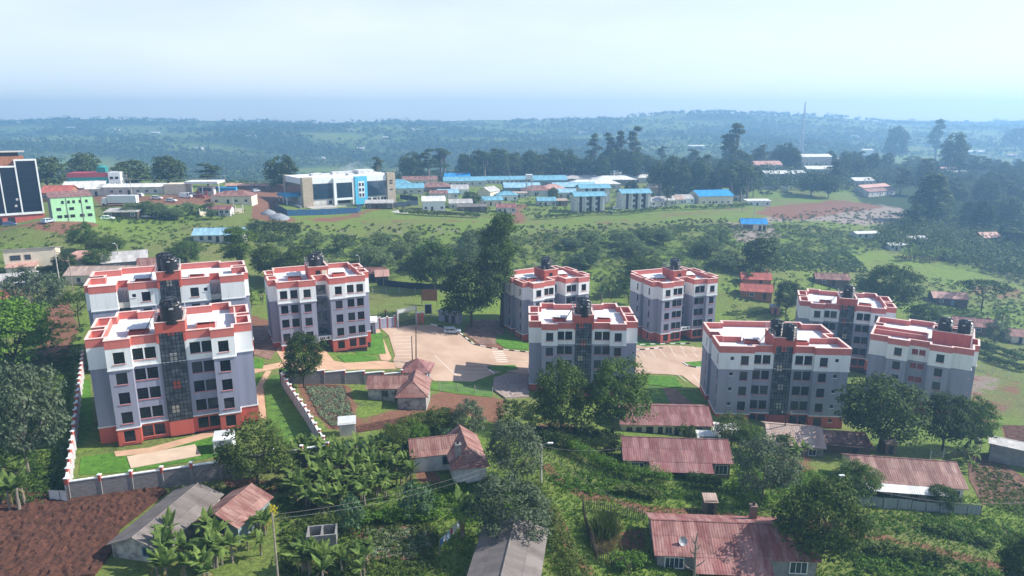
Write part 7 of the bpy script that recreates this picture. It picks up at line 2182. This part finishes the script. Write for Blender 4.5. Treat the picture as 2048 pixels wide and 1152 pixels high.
# vehicles
def car_mesh(L, Wd, H, paint, van=False):
    h0 = .32; belt = H * (.56 if not van else .52)
    nose = L / 2; 
    if van: prof = [(-nose, h0), (-nose, H * .93), (-nose + .15, H), (nose * .52, H), (nose * .80, belt + .05), (nose * .97, belt * .88), (nose, h0)]
    else: prof = [(-nose, h0), (-nose, belt * 1.02), (-nose + .12, belt + .18), (-nose + .42, H * .97), (-nose + 1.0, H), (L * .10, H * .985), (L * .27, belt + .06), (nose - .25, belt * .86), (nose, belt * .62), (nose, h0)]
    mb = MB()
    def half(z): return Wd / 2 * (1 if z <= belt * 1.03 else 1 - .17 * (z - belt) / (H - belt))
    n = len(prof)
    for i in range(n):
        (x0, z0), (x1, z1) = prof[i], prof[(i + 1) % n]
        mb.face([(x0, -half(z0), z0), (x0, half(z0), z0), (x1, half(z1), z1), (x1, -half(z1), z1)], paint)
    for s in (-1, 1):
        f = [(x, s * half(z), z) for x, z in prof]
        mb.face(f if s > 0 else f[::-1], paint)
    gl = MB()
    e = .012
    zb, zt = belt + .07, H - .13
    xs_ = [(-nose + .45, -nose + 1.35), (-nose + 1.45, .25), (.33, L * .20)] if not van else [(nose * .28, nose * .60)]
    for s in (-1, 1):
        for a, b in xs_:
            hb, ht = half(zb) + e, half(zt) + e
            sh = .35 if b > L * .15 else 0
            f = [(a, s * hb, zb), (b, s * hb, zb), (b - sh, s * ht, zt), (a, s * ht, zt)]
            gl.face(f if s < 0 else f[::-1], GLASS)
    a, b = ((L * .12, H * .95), (L * .265, belt + .10)) if not van else ((nose * .55, H * .94), (nose * .79, belt + .12))
    gl.face([(a[0] + e * 2, -half(a[1]) * .9, a[1] + e), (b[0] + e * 2, -half(b[1]) * .92, b[1] + e), (b[0] + e * 2, half(b[1]) * .92, b[1] + e), (a[0] + e * 2, half(a[1]) * .9, a[1] + e)], GLASS)
    gl.face([(-nose - e + (.13 if not van else 0), half(belt) * .85, belt + .2), (-nose - e + (.40 if not van else 0), half(H) * .9, H * .93), (-nose - e + (.40 if not van else 0), -half(H) * .9, H * .93), (-nose - e + (.13 if not van else 0), -half(belt) * .85, belt + .2)][::-1], GLASS)
    wh = MB()
    for k in range(16):
        t0, t1 = 6.2832 * k / 16, 6.2832 * (k + 1) / 16
        r = .31
        c0, s0, c1, s1 = r * math.cos(t0), r * math.sin(t0), r * math.cos(t1), r * math.sin(t1)
        wh.face([(c0, -.1, s0), (c1, -.1, s1), (c1, .1, s1), (c0, .1, s0)], BLACK)
        wh.face([(0, -.1, 0), (c1, -.1, s1), (c0, -.1, s0)], BLACK); wh.face([(0, .1, 0), (c0, .1, s0), (c1, .1, s1)], BLACK)
        r2 = .19 / .31
        for y in (-.108, .108): 
            f = [(0, y, 0), (c0 * r2, y, s0 * r2), (c1 * r2, y, s1 * r2)]
            wh.face(f if y > 0 else f[::-1], RAILM)
    hl = MB(); hl.box(-.05, .03, -.2, .2, -.08, .08, WHITE)
    return mb.mesh("body"), gl.mesh("window_glass"), wh.mesh("wheel"), hl.mesh("headlight")
_cars = {}
def car(px, py, rz, label, paint, kind="car", L=4.1, group=None):
    key = (paint.name, kind)
    Wd, H = (1.7, 1.5) if kind == "car" else (1.9, 2.1)
    if kind == "van": L = 4.9
    if key not in _cars: _cars[key] = car_mesh(L, Wd, H, paint, kind == "van")
    b, gl, wh, hl = _cars[key]
    p, _ = at(px, py)
    t_ = thing("parked_" + kind, label, kind, (p.x, p.y, p.z + .12), R(rz), group)
    o = child("body", b, t_); child("window_glass", gl, t_)
    for x in (-L * .31, L * .31):
        for y in (-Wd / 2 + .06, Wd / 2 - .06): child("wheel", wh, t_, (x, y, .31))
    for y in (-.55, .55): child("headlight", hl, t_, (L / 2 - .02, y, .72))
    return t_
car(905, 667, 4, "silver hatchback parked by the curved black and white kerb", CARS)
G_ = "cars parked in the town"
for a in ((314, 399, 8, "white car by the shop row's right end", CARW), (277, 394, 175, "white car in front of the blue shutters", CARW), (382, 392, 5, "white car under the canopy's left end", CARW), (398, 391, 10, "white car nearest the red car", CARW), (402, 396, 0, "red car beside the petrol station", CARR), (420, 388, 0, "silver car right of the petrol canopy", CARS), (343, 404, 0, "lone white car on the red earth below the station", CARW),
          (216, 440, 12, "white car left of the grey sheet shelter", CARW), (290, 436, 10, "first white car behind the screening bushes", CARW), (306, 435, 12, "second white car behind the screening bushes", CARW), (320, 434, 8, "third white car behind the screening bushes", CARW), (346, 433, 6, "last white car of the screened row", CARW), (20, 452, 20, "blue car at the brick shop front", CARB), (97, 446, 80, "silver car between tower and green building", CARS),
          (1234, 419, 10, "white car beside the right hand flats", CARW), (1218, 428, 160, "silver car at the front flats' corner", CARS), (1310, 418, 5, "white car at the right hand flats' far end", CARW), (512, 384, 60, "silver car on the junction", CARS)):
    car(*a[:3], a[3], a[4], group=G_)
for a in ((138, 396, 30, "white van behind the green building", CARW), (157, 402, 20, "silver van with dark windows beside the white van", CARS), (372, 396, 5, "white van in the forecourt", CARW), (440, 382, 0, "blue van by the container", CARB)):
    car(*a[:3], a[3], a[4], "van", group=G_)
p, _ = at(238, 411)
t = thing("box_truck", "long white box truck parked on the red earth roadside", "truck", (p.x, p.y, p.z), R(4))
bx(t, "cargo_box", (-3.6, 7.2, -1.25, 1.25, 1.1, 4.0), WHITE)
mb = MB(); mb.box(-6.0, -4.0, -1.2, 1.2, .6, 2.0, WHITE); mb.box(-5.7, -4.0, -1.15, 1.15, 2.0, 3.1, WHITE); mb.build("cab", t)
bx(t, "windscreen", (-5.75, -5.705, -1.0, 1.0, 2.05, 2.95), GLASS); bx(t, "chassis", (-4, 7, -.5, .5, .6, 1.09), BLACK)
for x in (-5.1, 3.6, 5.2):
    for y in (-1.1, 1.1): mb = MB(); mb.bar((x, y - .15, .5), (x, y + .15, .5), .5, BLACK, 12); mb.build("wheel", t)
p, _ = at(456, 386)
t = thing("shipping_container", "bright blue container at the road junction", "container", p, R(6)); mb = MB(); mb.box(-4, 4, -1.2, 1.2, .1, 2.7, BLUEP); mb.build("shell", t)
mb = MB()
for k in range(16): mb.box(-3.9 + .5 * k, -3.75 + .5 * k, -1.25, -1.201, .2, 2.6, BLUEP)
mb.build("ribbing", t)

# people
SKIN = mat("brown_skin", (0.10, 0.05, 0.03), 0.6)
ORANGE = mat("orange_jacket_cloth", (0.62, 0.10, 0.03), 0.9)
DARKC = mat("dark_trouser_cloth", (0.03, 0.03, 0.045), 0.9)
PALEC = mat("pale_shirt_cloth", (0.6, 0.6, 0.58), 0.9)
HAIR = mat("black_hair", (0.01, 0.01, 0.01), 0.8)
def skin_obj(name, verts, edges, radii, m, parent, root=0):
    me_ = bpy.data.meshes.new(name); me_.from_pydata(verts, edges, [])
    o = lnk(bpy.data.objects.new(name, me_)); o.parent = parent
    md = o.modifiers.new("skin", 'SKIN'); sv = me_.skin_vertices[0].data
    for i, r in enumerate(radii): sv[i].radius = (r, r * .85)
    sv[root].use_root = True
    o.modifiers.new("sub", 'SUBSURF').levels = 1
    me_.materials.append(m)
    return o
def person(px, py, rz, label, top, legs):
    p, _ = at(px, py)
    t_ = thing("person", label, "person", p, R(rz))
    st = .12
    v = [(0, 0, .93), (0, .02, 1.15), (0, .02, 1.40), (0, .0, 1.52), (0, -.02, 1.66), (-.10, -st, .52), (-.10, -st + .03, .09), (.10, st, .52), (.10, st + .06, .09), (-.20, .02, 1.40), (-.27, .05, 1.13), (-.26, -.08, .90), (.20, .02, 1.40), (.27, -.02, 1.13), (.26, -.14, .92), (-.10, -st - .12, .05), (.10, st - .08, .05)]
    e = [(0, 1), (1, 2), (2, 3), (3, 4), (0, 5), (5, 6), (0, 7), (7, 8), (2, 9), (9, 10), (10, 11), (2, 12), (12, 13), (13, 14), (6, 15), (8, 16)]
    r = [.15, .13, .15, .055, .095, .075, .05, .075, .05, .06, .045, .035, .06, .045, .035, .035, .035]
    b = skin_obj("body", v, e, r, SKIN, t_)
    skin_obj("jacket", [v[i] for i in (0, 1, 2, 9, 10, 12, 13)], [(0, 1), (1, 2), (2, 3), (3, 4), (2, 5), (5, 6)], [.18, .17, .18, .08, .065, .08, .065], top, t_)
    skin_obj("trousers", [v[i] for i in (0, 5, 6, 7, 8)], [(0, 1), (1, 2), (0, 3), (3, 4)], [.165, .095, .075, .095, .075], legs, t_)
    mb = MB(); mb.lathe([(.10, 1.66), (.105, 1.72), (.07, 1.78), (.02, 1.79)], 10, HAIR, (0, -.01)); mb.build("hair", t_, smooth=True)
person(771, 632, 10, "person in an orange jacket standing on the bank behind the gate wall", ORANGE, DARKC)
person(376, 411, 30, "person in dark clothes standing on the green below the station", DARKC, DARKC)
person(369, 411, 200, "person in a pale shirt beside the dark clothed one", PALEC, DARKC)

# washing line
a, _ = at(880, 1112); b, _ = at(926, 1062)
t = thing("washing_line", "washing line strung diagonally over the bottom lawn", "washing line", a)
d = b - a; d.z = 0
mb = MB(); mb.bar((0, 0, -.3), (0, 0, 2.0), .05, PALEWOOD, 6); mb.build("post", t)
mb = MB(); mb.bar((d.x, d.y, b.z - a.z - .3), (d.x, d.y, b.z - a.z + 2.0), .05, PALEWOOD, 6); mb.build("post", t)
mb = MB(); mb.bar((0, 0, 1.9), (d.x, d.y, b.z - a.z + 1.9), .015, RAILM, 4); mb.build("line", t)
CL = [mat("white_cloth", (.75, .75, .75), .9), mat("blue_cloth", (.06, .22, .5), .9), mat("red_cloth", (.5, .05, .06), .9), mat("pale_blue_cloth", (.4, .52, .62), .9)]
def laundry(u0, u1, dz, m, label):
    n = d.normalized(); s = Vector((-n.y, n.x, 0))
    mb = MB()
    L_ = d.length
    k = 5
    for i in range(k):
        for j in range(3):
            def pp(ii, jj):
                u = u0 + (u1 - u0) * ii / k
                q = d * u
                off_ = s * (.07 * math.sin(ii * 2.1 + jj) * jj / 3 + .02)
                return (q.x + off_.x, q.y + off_.y, 1.9 + (b.z - a.z) * u - dz * jj / 3)
            mb.face([pp(i, j + 1), pp(i + 1, j + 1), pp(i + 1, j), pp(i, j)], m)
    o = mb.build("laundry", None, a)
    tag(o, label, "laundry", "clothes on the washing line")
for u0, u1, dz, m, lab in ((.05, .13, .8, CL[1], "blue garment at the washing line's near end"), (.17, .27, .7, CL[0], "small white garment next to the blue one"), (.30, .45, 1.0, CL[3], "pale blue cloth in the line's middle"), (.47, .54, .7, CL[2], "red garment between the pale cloths"), (.56, .74, 1.0, CL[0], "broad white cloth beyond the red garment"), (.77, .95, .9, CL[3], "pale cloth at the line's far end")):
    laundry(u0, u1, dz, m, lab)

# satellite dishes, dead tree, clutter
def dish(px, py, zo, label, m=ZINCW, rz=30, dep=None, r=.5):
    p, dp = at(px, py)
    p = pt(px, py, dep) if dep else p + Vector((0, 0, zo))
    t_ = thing("satellite_dish", label, "satellite dish", p, R(rz))
    mb = MB(); mb.bar((0, 0, -.8), (0, 0, 0), .04, RAILM, 6); mb.build("pole", t_)
    mb = MB()
    mb.lathe([(.02, .02), (r * .5, .05), (r * .85, .14), (r, .22), (r * .85, .16), (r * .5, .07)], 16, m)
    o = mb.build("reflector", t_, (0, 0, .1)); o.rotation_euler = (R(62), 0, 0)
    mb = MB(); mb.bar((0, -.1, .1), (0, -.55, .35), .025, RAILM, 5); mb.build("feed_arm", t_)
dish(1453, 890, 1.6, "white satellite dish at the unbroken pink roof's far corner")
dish(1362, 1125, 2.55, "grey satellite dish on the patched red roof's left eave", ZINC, 10)
dish(1622, 890, 2.0, "small white dish behind the tan roofed house")
dish(1582, 1135, 2.4, "white satellite dish at the largest bottom tree's trunk", ZINCW, 40)
p, _ = at(1386, 1172)
t = thing("dead_tree", "bare lopped dead tree in front of the patched red roof", "tree", p)
mb = MB()
mb.tube([(0, 0, -.5), (.05, 0, 2.2), (.0, .1, 5.0), (.1, .05, 6.2)], [.17, .13, .09, .05], PALEBARK, 7); mb.build("trunk", t)
mb = MB()
for z, dx, dz in ((1.8, -1.2, .9), (2.2, 1.1, .8), (3.6, -.6, .8), (4.2, .55, .6), (4.8, -.4, .7)): mb.tube([(.03, 0, z), (dx * .6, .1, z + dz * .4), (dx, .15, z + dz)], [.08, .06, .03], PALEBARK, 5)
mb.build("branches", t)

# ------------------------------------------------------------------ smoke and haze
def volume(name, m_density, color, aniso):
    m = bpy.data.materials.new(name); m.use_nodes = True
    t_ = m.node_tree; t_.nodes.clear()
    v = t_.nodes.new("ShaderNodeVolumePrincipled"); o = t_.nodes.new("ShaderNodeOutputMaterial")
    v.inputs["Density"].default_value = m_density
    v.inputs["Color"].default_value = (*color, 1)
    v.inputs["Anisotropy"].default_value = aniso
    t_.links.new(v.outputs[0], o.inputs["Volume"])
    return m
SM = volume("thin_grey_smoke", 0.02, (0.85, 0.9, 1.0), 0.2)
tn = SM.node_tree; n_ = tn.nodes.new("ShaderNodeTexNoise"); r_ = tn.nodes.new("ShaderNodeMapRange"); tcn = tn.nodes.new("ShaderNodeTexCoord")
n_.inputs["Scale"].default_value = .22; n_.inputs["Detail"].default_value = 4
r_.inputs["From Min"].default_value = .42; r_.inputs["From Max"].default_value = .75; r_.inputs["To Max"].default_value = .06
tn.links.new(tcn.outputs["Object"], n_.inputs["Vector"]); tn.links.new(n_.outputs["Fac"], r_.inputs["Value"]); tn.links.new(r_.outputs[0], tn.nodes["Principled Volume"].inputs["Density"])
p, _ = at(790, 422)
mb2 = MB(); path = [(0, 0, .2), (-1, 0, 5), (-5, 1, 11), (-12, 2, 16), (-22, 3, 20)]; rad = [.8, 1.8, 3.2, 4.6, 6.0]
for q, rr2 in zip(path, rad):
    for k in range(10): t_ = 6.2832 * k / 10; mb2.v.append((q[0] + rr2 * math.cos(t_), q[1] + rr2 * math.sin(t_), q[2] + rr2 * .35 * math.cos(t_)))
for i in range(4):
    for k in range(10): mb2.f.append((i * 10 + k, i * 10 + (k + 1) % 10, i * 10 + 10 + (k + 1) % 10, i * 10 + 10 + k)); mb2.m.append(0)
mb2.f += [tuple(range(9, -1, -1)), tuple(range(40, 50))]; mb2.m += [0, 0]; mb2.mats = [SM]
tag(mb2.build("smoke", None, p), "thin grey smoke drifting up from the rubble beside the glass fronted building", kind="stuff")
hz = MB()
HZ = volume("pale_blue_air", 0.00051, (0.34, 0.63, 1.0), 0.36)
hz.box(-3000, 3000, -120, 2500, -90, 112, HZ)
tag(hz.build("haze"), "thin blue morning haze over the whole valley", kind="stuff")
